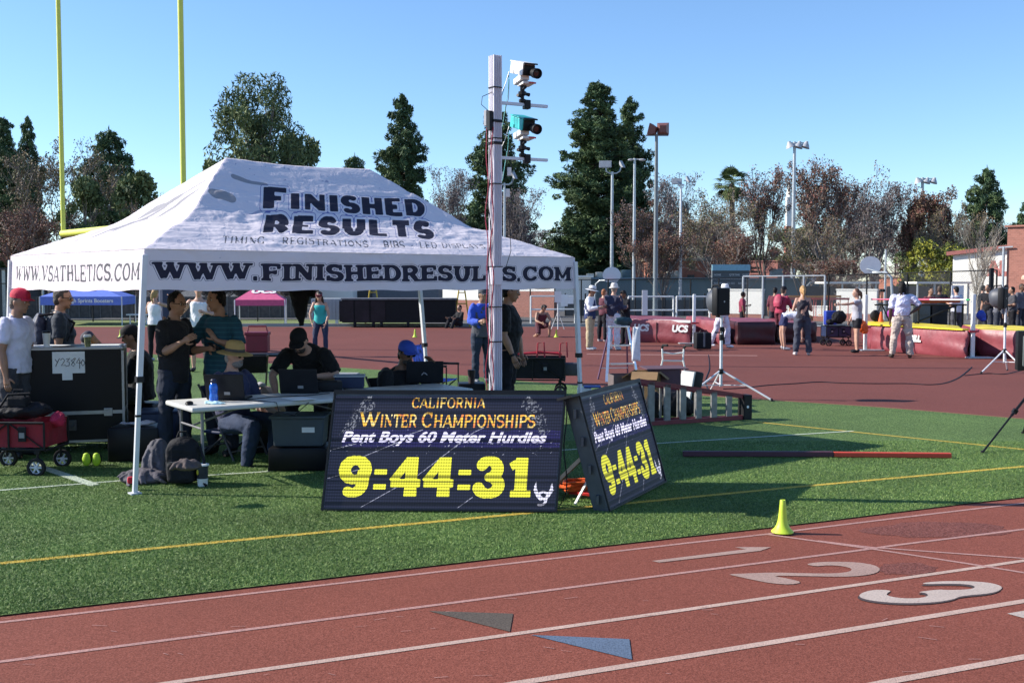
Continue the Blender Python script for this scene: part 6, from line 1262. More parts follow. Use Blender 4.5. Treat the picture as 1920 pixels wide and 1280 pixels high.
# --- boxes behind
def carton(label, p, rz, s, m=m_card, flaps=True):
    t = thing('cardboard_box', label, 'box', p, rz, group='cardboard boxes behind the ladder'); x, y, z = s; b = MB()
    for dx, dy, w_, d_ in ((-x / 2, 0, .008, y - .002), (x / 2, 0, .008, y - .002), (0, -y / 2, x, .008), (0, y / 2, x, .008)): b.box((dx, dy, z / 2), (w_, d_, z))
    b.box((0, 0, .005), (x - .02, y - .02, .008)); b.build('carton', m, t)
    if flaps:
        for a, c, rot, d in (((-x / 2, 0), 1, (0, R(-35), 0), (.16, y * .96, .006)), ((x / 2, 0), 1, (0, R(40), 0), (.16, y * .96, .006)), ((0, -y / 2), 1, (R(38), 0, 0), (x * .94, .16, .006)), ((0, y / 2), 1, (R(-60), 0, 0), (x * .94, .16, .006))):
            M = Euler(rot).to_matrix(); off = Vector((math.copysign(.08, a[0]) if a[0] else 0, math.copysign(.08, a[1]) if a[1] else 0, 0)); b = MB(); b.box(Vector((a[0], a[1], z + .003)) + M @ off, d, M=M); b.build('flap', m, t)
    return t
carton('grey-brown cardboard box left of the open one, behind the ladder', at(1172, 15.0, .012), R(8), (.40, .34, .50), m=mat('grey_card', (.12, .09, .09), .85, var=.1), flaps=False)
carton('open tan cardboard box with raised flaps behind the ladder', at(1213, 14.8, .012), R(-15), (.38, .34, .56))
b = MB(); b.box((0, 0, .30), (.42, .30, .60), bev=.01); b.box((0, 0, .615), (.60, .36, .014), rot=(R(3), 0, .1)); one('plum_carton', 'dark plum carton with a flat lid right of the open cardboard box', 'box', b, mat('plum_card', (.10, .05, .065), .8, var=.1), at(1245, 14.9, .0), R(5))
t = thing('hand_truck', 'white tubular hand truck with black grips leaning behind the boxes', 'hand truck', at(1262, 16.4, .0), R(-10)); b = MB()
for s in (-1, 1): b.tube([(s * .18, .12, .1), (s * .18, -.02, .50), (s * .155, -.02, .62), (s * .165, -.02, .80)], .014, 8)
b.tube([(-.165, -.02, .73), (0, -.02, .71), (.165, -.02, .73)], .011, 8); b.tube([(-.17, 0, .60), (.17, 0, .60)], .011, 8); b.tube([(-.18, .05, .38), (.18, .05, .38)], .011, 8); b.tube([(-.18, .12, .1), (.18, .12, .1)], .011, 8); b.box((0, -.05, .03), (.42, .28, .012)); b.build('frame', m_white, t, smooth=True)
for s in (-1, 1): b = MB(); b.tube([(s * .165, -.02, .80), (s * .20, -.10, .84), (s * .28, -.16, .845)] if s > 0 else [(s * .165, -.02, .80), (s * .15, -.08, .84), (s * .08, -.16, .845)], .019, 8); b.build('grip', m_rub, t, smooth=True); wheel(None, t, (s * .24, .16, .11), .11, .05, rim=m_ww)
t = thing('tool_case', 'black case with pale grey side standing behind the ladder', 'case', at(1292, 15.6, .0), R(25)); b = MB(); b.box((.04, 0, .28), (.16, .34, .46), rot=(0, R(12), 0), bev=.03); b.build('shell', m_blk, t, smooth=True); b = MB(); b.box((-.06, -.02, .29), (.03, .33, .44), rot=(0, R(12), 0), bev=.008); b.build('side_panel', mat('pale_grey_plastic', (.42, .43, .43), .5), t)
# --- loudspeakers on tripods
def tripod(label, p, rz, h, hub=.42, spread=.72, r=.019, angs=(-150, -30, 90), m=m_leg):
    t = thing('speaker_stand', label, 'stand', p, rz, group='speaker tripods'); b = MB(); b.tube([(0, 0, .20), (0, 0, .95)], r * 1.25, 12); b.tube([(0, 0, .93), (0, 0, h)], r, 12); b.build('pole', m, t, smooth=True)
    b = MB(); b.lathe([(r * 1.8, -.04), (r * 2.3, 0), (r * 1.8, .04)], c=(0, 0, hub), n=12); b.build('hub', m_blk, t, smooth=True); b = MB(); b.lathe([(r * 1.7, -.04), (r * 1.9, 0), (r * 1.7, .05)], c=(0, 0, .95), n=12); b.tube([(0, 0, .95), (.06, -.02, .95)], .008, 6); b.build('collar', m_blk, t, smooth=True)
    for a in angs:
        d = Vector((math.cos(R(a)), math.sin(R(a)), 0)); b = MB(); b.tube([d * .03 + Vector((0, 0, hub)), d * spread + Vector((0, 0, .03))], .015, 8); lg_ = b.build('leg', m, t, smooth=True); b = MB(); b.tube([d * spread + Vector((0, 0, .045)), d * (spread + .02) + Vector((0, 0, .008))], .020, 8); b.build('rubber_foot', m_rub, lg_, smooth=True)
        b = MB(); b.beam(d * .02 + Vector((0, 0, .22)), d * spread * .5 + Vector((0, 0, hub * .53)), .012, .012); b.build('brace', m, t)
    return t
def speaker(label, p, rz, s=1.0):
    t = thing('loudspeaker', label, 'speaker', p, rz, group='black loudspeakers'); b = MB()
    b.box((0, .02, .19), (.27, .10, .38), bev=.015); b.build('front_baffle', m_blk, t, smooth=True); b = MB(); b.box((0, -.034, .19), (.235, .012, .345), bev=.004); b.build('grille', mat('speaker_grille', (.006, .006, .007), .7, var=.3, scale=120), t)
    b = MB(); sweep(b, [(0, .06, .19), (0, .14, .19), (0, .20, .185), (0, .235, .18)], [(.13, .185), (.125, .175), (.10, .145), (.06, .10)], (1, 0, 0), 20); b.build('rear_shell', mat('speaker_shell', (.06, .065, .08), .5, var=.1), t, smooth=True)
    b = MB(); b.tube([(0, .03, .37), (0, .05, .42), (0, .16, .41), (0, .19, .35)], .012, 8); b.build('handle', m_blk, t, smooth=True); b = MB(); b.lathe([(.013, 0), (.013, .003)], c=(0, -.042, .19), n=14, M=Euler((R(90), 0, 0)).to_matrix()); b.build('badge', mat('silver_badge', (.4, .4, .4), .4), t)
    b = MB(); b.lathe([(.03, -.03), (.03, .01)], c=(0, .07, 0), n=12); b.build('pole_socket', m_blk, t); t.scale = (s,) * 3; return t
SP = at(1352.5, 16.4, .008); tripod('white speaker tripod straddling the turf edge behind the fallen ladder', SP, R(-8), 1.28, angs=(-140, -20, 100), spread=.78, hub=.43); speaker('black loudspeaker on the tripod behind the fallen ladder', SP + Vector((-.0, -.02, 1.29)), R(38), 1.12)
b = MB(); b.box((0, 0, 0), (.10, .015, .02)); b.box((.06, -.0, .05), (.07, .05, .07), bev=.01); one('cable_clamp', 'small black and white clamp on the white speaker tripod', 'clamp', b, m_blk, SP + Vector((-.06, -.05, 1.03)))
S2 = at(1884, 21.2, .009); tripod('white speaker tripod near the right edge on the red apron', S2, R(0), 1.30, angs=(-155, -70, 60), spread=.62, hub=.44); speaker('black loudspeaker on the tripod near the right edge', S2 + Vector((-.05, -.02, 1.27)), R(50), 1.12)
# monitor on stand at the right edge
mo = thing('boxed_monitor', 'black framed monitor with dark green glass cut by the right edge', 'monitor', at(1962, 11.9, .80), R(-12)); b = MB(); b.box((.0, 0, .24), (.62, .12, .44), bev=.012); b.build('frame', m_blk, mo, smooth=True); b = MB(); b.box((0, -.063, .24), (.50, .006, .33), bev=.001); b.build('glass', mat('green_glass', (.02, .045, .04), .15, var=.2, coat=.6), mo); b = MB()
for x0, z0, x1, z1 in ((-.25, .405, .25, .405), (-.25, .075, .25, .075), (-.25, .075, -.25, .405), (.25, .075, .25, .405)): b.beam((x0, -.068, z0), (x1, -.068, z1), .012, .012)
b.build('bezel', mat('grey_bezel', (.12, .14, .14), .4), mo)
mt = thing('monitor_stand', 'black tripod stand with long slanting leg at the right edge', 'stand', at(1962, 11.9, 0)); top = Vector((0, 0, .80)); f1 = G(1842, 848, .015) - Vector((mt.location.x, mt.location.y, 0))
for k, f_ in enumerate((f1, Vector((.75, -.3, .015)), Vector((.1, .7, .015)))):
    b = MB(); b.tube([top, top.lerp(f_, .55)], .016, 8); b.tube([top.lerp(f_, .5), f_], .011, 8); b.box(top.lerp(f_, .5), (.05, .035, .05), rot=(.4, .4, 0)); lg_ = b.build('leg', m_blk, mt, smooth=True)
    b = MB(); b.tube([f_ + Vector((0, 0, .02)), f_ - Vector((0, 0, .005))], .016, 8); b.build('rubber_foot', m_rub, lg_)
b = MB(); b.lathe([(.04, .70), (.05, .74), (.05, .81)], n=12); b.build('head', m_blk, mt)
# --- long beam on the turf: maroon half and orange half
a0, a1, a2 = G(1280, 858, 0), G(1562, 859, 0), G(1783, 861, 0)
t = thing('crossbar_tube', 'long tube lying on the turf, dark maroon on the left and orange on the right', 'tube', a0); b = MB(); b.beam(a0 + Vector((0, 0, .045)), a1 + Vector((0, 0, .045)), .06, .055); b.build('maroon_section', mat('maroon_foam', (.075, .02, .035), .6, var=.1), t, world=True, bevel=.008); b = MB(); b.beam(a1 + Vector((.004, 0, .043)), a2 + Vector((0, 0, .043)), .055, .05); b.build('orange_section', mat('orange_foam', (.60, .06, .03), .6, var=.1), t, world=True, bevel=.008)
# --- cords and bits between the displays
b = MB(); r_ = random.Random(9); c0 = G(1075, 925, .03)
t = thing('extension_lead', 'heap of orange extension cord on the turf between the two displays', 'extension lead', c0); b = MB(); pts = [Vector((.11 * math.cos(i * .8) * (1 + .3 * math.sin(i)), .12 * math.sin(i * .8 + .3), .02 + .025 * abs(math.sin(i * 1.7)) + .0016 * i)) for i in range(48)]; b.tube(pts, .011, 6); b.build('coil', m_org, t, smooth=True)
b = MB(); pts = [Vector((.05 + .10 * math.cos(i * .9 + 1), -.10 + .07 * math.sin(i * .9), .02 + .01 * abs(math.sin(i * 2.1)))) for i in range(26)]; b.tube(pts, .012, 6); b.build('red_coil', mat('red_cord', (.5, .02, .015), .5), t, smooth=True)
b = MB(); b.beam(G(1078, 945, .03) - c0, H(1104, 897, 8.6) - c0, .02, .012); one('white_strut', 'thin white strut leaning between the two displays', 'strut', b, m_white, c0)
b = MB(); pts = [H(1060, 745 + i * 18, 8.35 + .0 * i) + Vector((.012 * math.sin(i * .9), 0, 0)) for i in range(11)] + [G(1050, 948, .02), G(1030, 950, .02)]; b.tube(pts, .005, 6); tag(b.build('power_cable', m_blkc, None, smooth=True), 'black cord hanging between the two displays down to the turf', 'cord')
def cord(label, pts, r=.012, m=m_blkc, z=.014):
    P = [G(x, y, z) for x, y in pts]; Q = []
    for i in range(len(P) - 1):
        p0, p1, p2, p3 = P[max(0, i - 1)], P[i], P[i + 1], P[min(len(P) - 1, i + 2)]
        for k in range(8):
            u = k / 8; Q.append(.5 * ((2 * p1) + (p2 - p0) * u + (2 * p0 - 5 * p1 + 4 * p2 - p3) * u * u + (3 * p1 - p0 - 3 * p2 + p3) * u ** 3))
    Q.append(P[-1]); tag(MB().tube(Q, r, 6).build('cable', m, None, smooth=True), label, 'cable')
cord('black cable winding across the red apron from the speaker tripod', [(1356, 729), (1395, 727), (1440, 722), (1490, 719), (1535, 716), (1580, 718), (1640, 719), (1700, 719), (1745, 721), (1775, 717), (1800, 706), (1822, 688)], .010)
cord('thin dark cable across the red apron behind the speaker', [(1330, 733), (1322, 715), (1330, 690), (1328, 665)], .008)
cord('dark cable lying around the feet of the right speaker tripod', [(1808, 704), (1850, 700), (1884, 701), (1921, 693), (1960, 690)], .010)

b = MB(); b.box((0, 0, .17), (.52, .36, .32), bev=.02); b.box((0, 0, .335), (.54, .38, .02), bev=.006); one('flight_case', 'black trunk standing under the table between the man in the straw hat and the tote', 'case', b, m_case, at(515, 11.3, .012), R(20), smooth=True)
for i, (lab, pts) in enumerate((('black cable hanging over the front edge of the white table', [(.55, .3, .0), (.7, .1, .0), (.78, -.01, -.01), (.80, -.02, -.10), (.95, -.02, -.14), (1.1, -.01, -.03)]), ('thin black cable snaking between the laptops on the white table', [(.35, .35, .0), (.6, .28, .0), (.9, .4, .0), (1.2, .3, .0), (1.5, .38, 0)]))):
    tag(MB().tube([tpt(u, v, .714 + z) for u, v, z in pts], .004, 6).build('cable', m_blkc, None, smooth=True), lab, 'cable')
b = MB(); b.box((0, 0, .05), (.30, .22, .10), bev=.008); b.box((0, -.05, .105), (.2, .08, .01)); one('receipt_printer', 'squat black printer on the white table right of the second laptop', 'printer', b, m_blk, H(612, 640, 10.75).xy[:] + (.7085,), R(12), smooth=True)
b = MB(); b.box((0, 0, .002), (.22, .28, .003)); one('paper_sheets', 'white sheet lying flat on the table before the second laptop', 'paper', b, m_paper, tpt(1.05, .10, .712), R(40))
# ================================================================ background: fences, mats, buildings
m_bfence = mat('black_fence_paint', (.015, .016, .018), .5, var=.1); m_galv = mat('galvanised', (.42, .45, .47), .45, metal=.5, var=.1)
m_link = bpy.data.materials.new('chain_link'); m_link.use_nodes = True; L = m_link.node_tree.links; b_ = m_link.node_tree.nodes['Principled BSDF']; b_.inputs['Base Color'].default_value = (.05, .055, .06, 1); b_.inputs['Roughness'].default_value = .5
tc = N(m_link, 'ShaderNodeTexCoord'); acc = []
for sgn in (1, -1):
    dp_ = N(m_link, 'ShaderNodeVectorMath', operation='DOT_PRODUCT'); dp_.inputs[1].default_value = (sgn, 0, 1); L.new(tc.outputs['Object'], dp_.inputs[0])
    mu = N(m_link, 'ShaderNodeMath', operation='MULTIPLY'); mu.inputs[1].default_value = 95; L.new(dp_.outputs['Value'], mu.inputs[0]); s_ = N(m_link, 'ShaderNodeMath', operation='SINE'); L.new(mu.outputs[0], s_.inputs[0])
    g_ = N(m_link, 'ShaderNodeMath', operation='GREATER_THAN'); g_.inputs[1].default_value = .93; L.new(s_.outputs[0], g_.inputs[0]); acc.append(g_.outputs[0])
mx_ = N(m_link, 'ShaderNodeMath', operation='MAXIMUM'); L.new(acc[0], mx_.inputs[0]); L.new(acc[1], mx_.inputs[1]); L.new(mx_.outputs[0], b_.inputs['Alpha'])
def fence(label, p0, p1, h0, h1, n, m=m_bfence, r=.03, mid=True, mesh=True, group=None):
    p0, p1 = Vector(p0), Vector(p1); t = thing('chain_link_fence', label, 'fence', p0, math.atan2(p1.y - p0.y, p1.x - p0.x), group=group); Lf = (p1 - p0).length
    for i in range(n + 1):
        x = Lf * i / n; hh = h0 + (h1 - h0) * i / n; b = MB(); b.tube([(x, 0, 0), (x, 0, hh)], r, 8); b.build('post', m, t, smooth=True)
    b = MB(); b.tube([(0, 0, h0), (Lf, 0, h1)], r * .75, 8); b.build('top_rail', m, t)
    if mid: b = MB(); b.tube([(0, 0, .08), (Lf, 0, .08)], r * .6, 6); b.build('bottom_rail', m, t)
    if mesh: b = MB(); b.add([(0, .02, .05), (Lf, .02, .05), (Lf, .02, h1), (0, .02, h0)], [(0, 1, 2, 3)]); b.build('wire_mesh', m_link, t)
    return t
fence('long black chain link fence behind the officials and the high jump pit', H(1040, 640, 47).xy[:] + (0,), H(1400, 640, 45).xy[:] + (0,), 1.92, 2.0, 7)
fence('black chain link fence rising towards the brick building at the right', H(1552, 640, 42).xy[:] + (0,), H(1866, 640, 37).xy[:] + (0,), 2.08, 2.24, 4)
fence('tall silver gate frames in the middle of the black fence', H(1392, 640, 44.5).xy[:] + (0,), H(1545, 640, 42.5).xy[:] + (0,), 2.06, 2.08, 4, m=m_galv, r=.042)
fence('black chain link fence seen under the tent between the tent legs', H(-60, 640, 49).xy[:] + (0,), H(560, 640, 50).xy[:] + (0,), 1.75, 1.9, 8)
fence('short black fence stretch under the lettered canopy edge right of the mast', H(905, 640, 49).xy[:] + (0,), H(1040, 640, 47.5).xy[:] + (0,), 1.9, 1.92, 3)
b = MB(); b.box((0, 0, 1.15), (.12, .12, 2.3)); one('fence_post', 'thick black fence post taller than the rest left of the brick building', 'post', b, m_bfence, H(1856, 640, 36.8).xy[:] + (0,))
# low grey kerb behind the red apron
b = MB(); b.box((15, 0, .06), (42, .25, .12)); tag(b.build('kerb', mat('concrete', (.30, .29, .27), .9, var=.12)), kind='structure').location = (-8, 44, 0)
# white pipe rails behind the officials
def rails(label, px0, px1, d, zs=(.65, 1.22)):
    p0, p1 = H(px0, 640, d), H(px1, 640, d + .5); Lr = (p1.xy - p0.xy).length
    t = thing('pipe_rail', label, 'rail', (p0.x, p0.y, 0), math.atan2(p1.y - p0.y, p1.x - p0.x), group='white pipe rails by the fence'); b = MB()
    for z in zs: b.tube([(0, 0, z), (Lr, 0, z)], .035, 8)
    for x in (0, Lr): b.tube([(x, 0, 0), (x, 0, zs[1])], .035, 8)
    return b.build('frame', m_white, t, smooth=True)
rails('white pipe rail frame right of the mast behind the kneeling athlete', 995, 1078, 46); rails('white pipe rail frame behind the officials', 1178, 1262, 44.5); rails('white pipe rail frame behind the white post and the speaker', 1268, 1330, 44.6)
for px, w_, lab in ((1058, .30, 'white poster on the fence above the kneeling athlete'), (1070, .24, 'small white sheet beside the white poster on the fence')):
    b = MB(); b.box((0, 0, 0), (w_, .02, .5 if w_ > .25 else .3)); one('notice_sheet', lab, 'poster', b, m_paper, H(px, 563, 45.5 if px < 1065 else 45.2))
b = MB(); b.box((0, 0, 0), (.42, .02, .90)); one('notice_sheet', 'white poster on the fence behind the crossbar', 'poster', b, m_paper, H(1795, 560, 36.2))
b = MB(); b.box((0, 0, .5), (.22, .05, 1.0)); one('white_board', 'narrow white board standing behind the silver pole', 'board', b, m_white, H(1209, 562, 43).xy[:] + (.5,))
b = MB(); b.tube([(0, 0, 0), (0, 0, 1.1)], .02, 8); b.box((0, 0, 1.25), (.26, .02, .42)); b.tube([(-.25, .1, 0), (0, 0, .7), (.25, .1, 0)], .015, 6); one('sign_stand', 'sign stand with a white sheet below the notice on the fence', 'sign', b, m_white, H(1046, 640, 41).xy[:] + (.01,))
b = MB(); b.box((0, 0, .25), (.14, .05, .5)); one('white_marker', 'small white upright marker by the kneeling athlete', 'marker', b, m_white, H(1046, 640, 36.5).xy[:] + (.28,)) if False else None
# --- high jump and pole vault mats
m_mar = mat('maroon_vinyl', (.235, .048, .060), .48, var=.16, scale=3, bump=.35, bscale=6, dist=.04); m_mard = mat('shade_and_seam_maroon', (.045, .006, .010), .5, var=.2, scale=3, bump=.4, bscale=6)  # second vinyl: darker copy with mat shade in its colour, also used for seams
def mat_block(label, corners, z, m, name='landing_mat', top=None, n=1, tuck=.03, seams=(), group=None, seed=1):
    """corners: ground footprint, front-left, front-right, back-right, back-left"""
    C = [Vector((c[0], c[1], 0)) for c in corners]; t = thing(name, label, 'mat', C[0], group=group); r = np.random.RandomState(seed)
    def wall(a, b_, nm):
        Lw = (b_ - a).length; nx = max(4, int(Lw / .06)); nz = 12; nn = Vector((b_.y - a.y, a.x - b_.x, 0)).normalized(); mb = MB(); ph = r.uniform(0, 6, 8)
        def fn(u, v):
            q = sum(math.sin(u * Lw * (2.2 + 1.3 * k) + v * (3 - k) * 2.5 + ph[k]) / (1 + k) for k in range(5)) * .012 * math.sin(v * math.pi) * (1.6 if v < .5 else 1)
            c = .05 * (1 - (2 * v - 1) ** 4); e = min(u, 1 - u) * Lw; c *= min(1, e / .12) ** .5
            p = a.lerp(b_, u) + nn * (q + c); return (p.x, p.y, .012 + (z - .012) * v)
        mb.grid(fn, nx, nz); mb.build(nm, m, t, world=True, smooth=True)
    wall(C[0], C[1], 'front_panel'); wall(C[1], C[2], 'side_panel'); wall(C[3], C[0], 'side_panel'); wall(C[2], C[3], 'back_panel')
    cc = sum(C, Vector()) / 4; mb = MB()
    def fn(u, v): p = C[0].lerp(C[1], u).lerp(C[3].lerp(C[2], u), v); e = min(u, 1 - u, v, 1 - v); return (p.x, p.y, z + .03 * min(1, e * 8) + .008 * math.sin(u * 17) * math.sin(v * 13))
    mb.grid(fn, 24, 16); mb.build('top_panel', top or m, t, world=True, smooth=True); return t, C
UL, UR = G(1160, 640), G(1297, 644); bd = Vector((.15, 3.4, 0))
t, C = mat_block('maroon landing mat with white UCS lettering behind the officials', [G(1150, 640), G(1294, 645), G(1294, 645) + bd, G(1150, 640) + bd], .69, m_mar)
nrm_ = Vector((.04, -1, 0)); xd = (C[1] - C[0]).normalized()
for px in (1197, 1261):
    f = (G(px, 640).x - C[0].x) / (C[1].x - C[0].x); p = C[0].lerp(C[1], f) + nrm_ * .085 + Vector((0, 0, .44)); lettering('UCS', .27, p, xd, (0, 0, 1), m_white, t, 'logo_text', bold=.016, shear=.15); 
b = MB(); p0 = C[0] + Vector((.45, -.06, .665)); b.beam(p0, C[1] + Vector((0, -.06, .665)), .05, .07); b.build('white_trim', m_white, t, world=True)
p = C[0].lerp(C[1], .565) + nrm_ * .07; b = MB(); b.beam(p + Vector((0, 0, .02)), p + Vector((0, 0, .62)), .02, .02); b.build('seam', m_mard, t, world=True)
mat_block('maroon mat wedge between the lettered mat and the dark mat', [G(1312, 642), G(1352, 646), G(1352, 646) + bd, G(1312, 642) + bd], .69, m_mar, seed=3)
mat_block('maroon landing mat, shaded end painted dark, right of the speaker', [G(1383, 647), G(1452, 646), G(1452, 646) + Vector((.3, 3, 0)), G(1383, 647) + bd], .67, m_mard, top=m_mar, seed=4)  # side panels carry the shade as darker colour, top keeps plain maroon
mat_block('dark maroon mat end behind the bent woman', [G(1466, 643), G(1530, 641), G(1530, 641) + bd, G(1466, 643) + bd], .60, m_mard, top=m_mar, seed=5)  # shade of this end painted into the side panels
m_ytop = mat('yellow_vinyl', (.72, .55, .02), .5, var=.1, bump=.2, bscale=6)
t, C = mat_block('maroon high jump mat with yellow top and white GILL lettering', [G(1632, 656), G(1813, 672), G(1813, 672) + Vector((1.0, 3.0, 0)), G(1632, 656) + Vector((.9, 3.3, 0))], .66, m_mar, top=m_ytop, seed=6)
xd = (C[1] - C[0]).normalized(); nn = Vector((xd.y, -xd.x, 0)); f = .515; lettering('GILL', .20, C[0].lerp(C[1], f) + nn * .09 + Vector((0, 0, .39)), xd, (0, 0, 1), m_white, t, 'logo_text', bold=.016, shear=.1)
b = MB(); b.beam(C[0] - nn * .0 + Vector((0, .1, .685)), C[1] + Vector((0, .1, .685)), .2, .035); b.build('yellow_edge', m_ytop, t, world=True)
t, C = mat_block('second maroon high jump mat with yellow top reaching the right edge', [G(1838, 668), G(1990, 678), G(1990, 678) + Vector((1, 3, 0)), G(1838, 668) + Vector((.8, 3, 0))], .66, m_mar, top=m_ytop, seed=7)
b = MB(); b.box((0, 0, .32), (.5, .2, .5)); one('gap_shade_pad', 'dark maroon pad in the shaded gap between the two yellow-topped mats', 'pad', b, m_mard, G(1826, 664) + Vector((0, .3, 0)), R(10))  # shade of the gap put into the pad's dark colour
# --- standards and crossbar
def standard(label, px, py, top_y, base_dx=.32, m=m_white):
    p = G(px, py); h = H(px, top_y, p.y).z; t = thing('jump_standard', label, 'standard', (p.x, p.y, .008), 0, group='high jump standards'); b = MB(); b.box((0, 0, .03 + (h - .03) / 2), (.085, .085, h - .03), bev=.01); b.build('upright', m, t, smooth=True)
    b = MB(); b.box((base_dx * .45, 0, .018), (.62, .34, .03), bev=.008); b.build('base', m_galv, t); b = MB(); b.box((0, -.01, h * .42), (.15, .14, .05), bev=.01); b.tube([(.08, 0, h * .42), (.14, 0, h * .42)], .02, 6); b.build('red_clamp', mat('red_knob', (.45, .03, .05), .5), t); return p, h
standard('white standard of the UCS mat', 1301, 645, 552, -.3); pA, hA = standard('white upright standard left of the yellow-topped mat', 1622, 658, 553, .35); pB, hB = standard('white upright standard between the two yellow-topped mats', 1823, 672, 552, .35)
qa, qb = H(1634, 561, pA.y), H(1818, 562, pB.y); t = thing('crossbar', 'pink and white high jump crossbar resting between the two white standards', 'crossbar', qa); b = MB(); b.tube([qa, qa.lerp(qb, .62)], .02, 8); b.build('pink_section', mat('pink_bar', (.62, .13, .2), .5), t, world=True); b = MB(); b.tube([qa.lerp(qb, .62), qa.lerp(qb, .97)], .019, 8); b.build('white_section', m_white, t, world=True); b = MB(); b.tube([qa.lerp(qb, .97), qb], .021, 8); b.build('green_end', mat('green_end', (.02, .4, .12), .5), t, world=True)
b = MB(); q = H(1762, 563, 27.5); b.tube([(-.85, 0, 0), (.55, .1, 0)], .06, 10); one('padded_bar', 'dark red padded bar behind the official with his hand on his hip', 'bar', b, mat('dark_red_pad', (.16, .01, .03), .6), q)
q = H(1790, 640, 29); b = MB(); t = thing('handrail', 'black handrail frame behind the yellow-topped mat', 'rail', (q.x, q.y, 0)); b.tube([(-1.0, 0, 0), (-1.0, 0, 1.15)], .03, 6); b.tube([(.0, 0, 0), (.0, 0, 1.22)], .03, 6); b.tube([(-1.1, 0, .7), (.05, 0, 1.2)], .025, 6); b.tube([(.2, 0, 0), (.2, 0, 1.2)], .03, 6); b.tube([(-2.2, 0, 1.2), (.3, 0, 1.2)], .02, 6); b.build('frame', m_bfence, t)
# dark bins / equipment cabinets behind the yellow mat
for i, (px, w_, m_, lab) in enumerate(((1722, .5, mat('grey_cabinet', (.08, .085, .08), .5), 'grey cabinet behind the official with dreadlocks'), (1756, .45, m_blk, 'black cabinet right of the grey one behind the yellow-topped mat'))):
    b = MB(); b.box((0, 0, .65), (w_, .4, 1.1), bev=.02); b.box((0, -.21, .9), (w_ * .8, .02, .02)); one('equipment_cabinet', lab, 'cabinet', b, m_, H(px, 640, 30.5).xy[:] + (0,), smooth=True)
# amp box, navy cart, cones, bags, camera tripod
t = thing('amplifier_case', 'black amplifier case with straps standing before the UCS mat', 'case', G(1317, 655, .009), R(6)); b = MB(); b.box((0, 0, .24), (.42, .32, .44), bev=.03); b.build('shell', m_blk_n, t, smooth=True); b = MB(); b.tube([(-.12, -.1, .46), (-.08, -.1, .52), (.08, -.1, .52), (.12, -.1, .46)], .012, 6); b.build('handle', m_blk, t); b = MB(); b.box((0, -.165, .28), (.05, .01, .40)); b.build('strap', mat('grey_strap', (.15, .15, .16), .6), t)
w3 = folding_wagon('navy folding wagon with a black bag between the ponytailed woman and the girl in grey', at(1567, 30.5, 0), R(4), L=.72, Wd=.4, fab=m_navy, wr=.09, zb=.28, zt=.56, rim=mat('dark_rim', (.05, .05, .06), .5))
pile('black_sports_bag', 'black round sports bag hanging above the navy wagon', 'bag', w3.location + Vector((.08, 0, .60)), [((0, 0, .22), (.22, .15, .20)), ((-.25, 0, .08), (.14, .12, .09))], m_blk_n, disp=.02)
b = MB(); b.box((0, 0, .24), (.38, .3, .48), bev=.02); one('blue_bin', 'royal blue bin behind the navy wagon', 'bin', b, mat('royal_blue', (.015, .04, .30), .5), at(1556, 37, .35), smooth=True)
for px, d, z, m_, nm, lab in ((1616, 27.9, .50, m_org, 'orange_vest', 'orange vest hanging behind the girl in grey'), (1672, 31, .75, m_purple, 'purple_bag', 'bright purple bag behind the left end of the yellow-topped mat'), (1838, 33.5, .62, mat('blue_jacket', (.02, .06, .4), .7), 'blue_bag', 'bright blue bag behind the right white standard'), (1640, 30.5, .70, m_blk_n, 'black_bag', 'black bag lying behind the left end of the yellow-topped mat')):
    pile(nm, lab, 'bag' if 'bag' in nm else 'vest', at(px, d, z), [((0, 0, .16), (.16, .12, .17)), ((.06, 0, .05), (.12, .1, .1))], m_, disp=.02, vox=.02)
b = MB(); b.lathe([(.14, 0), (.14, .015), (.09, .02), (.02, .36), (.001, .362)], n=16); one('traffic_cone', 'orange traffic cone behind the left end of the yellow-topped mat', 'cone', b, m_org, at(1651, 30.2, .62), smooth=True)
t = thing('camera_tripod', 'black camera tripod behind the left white standard', 'tripod', at(1652, 33, 0)); b = MB()
for a in (-110, 10, 130): b.tube([(0, 0, 1.15), (.55 * math.cos(R(a)), .55 * math.sin(R(a)), .01)], .02, 6)
b.tube([(0, 0, 1.1), (0, 0, 1.5)], .02, 6); b.build('legs', m_blk, t); b = MB(); b.box((0, 0, 1.56), (.12, .16, .10), bev=.01); b.tube([(0, -.08, 1.56), (0, -.18, 1.56)], .04, 10); b.build('camera_head', m_blk, t)
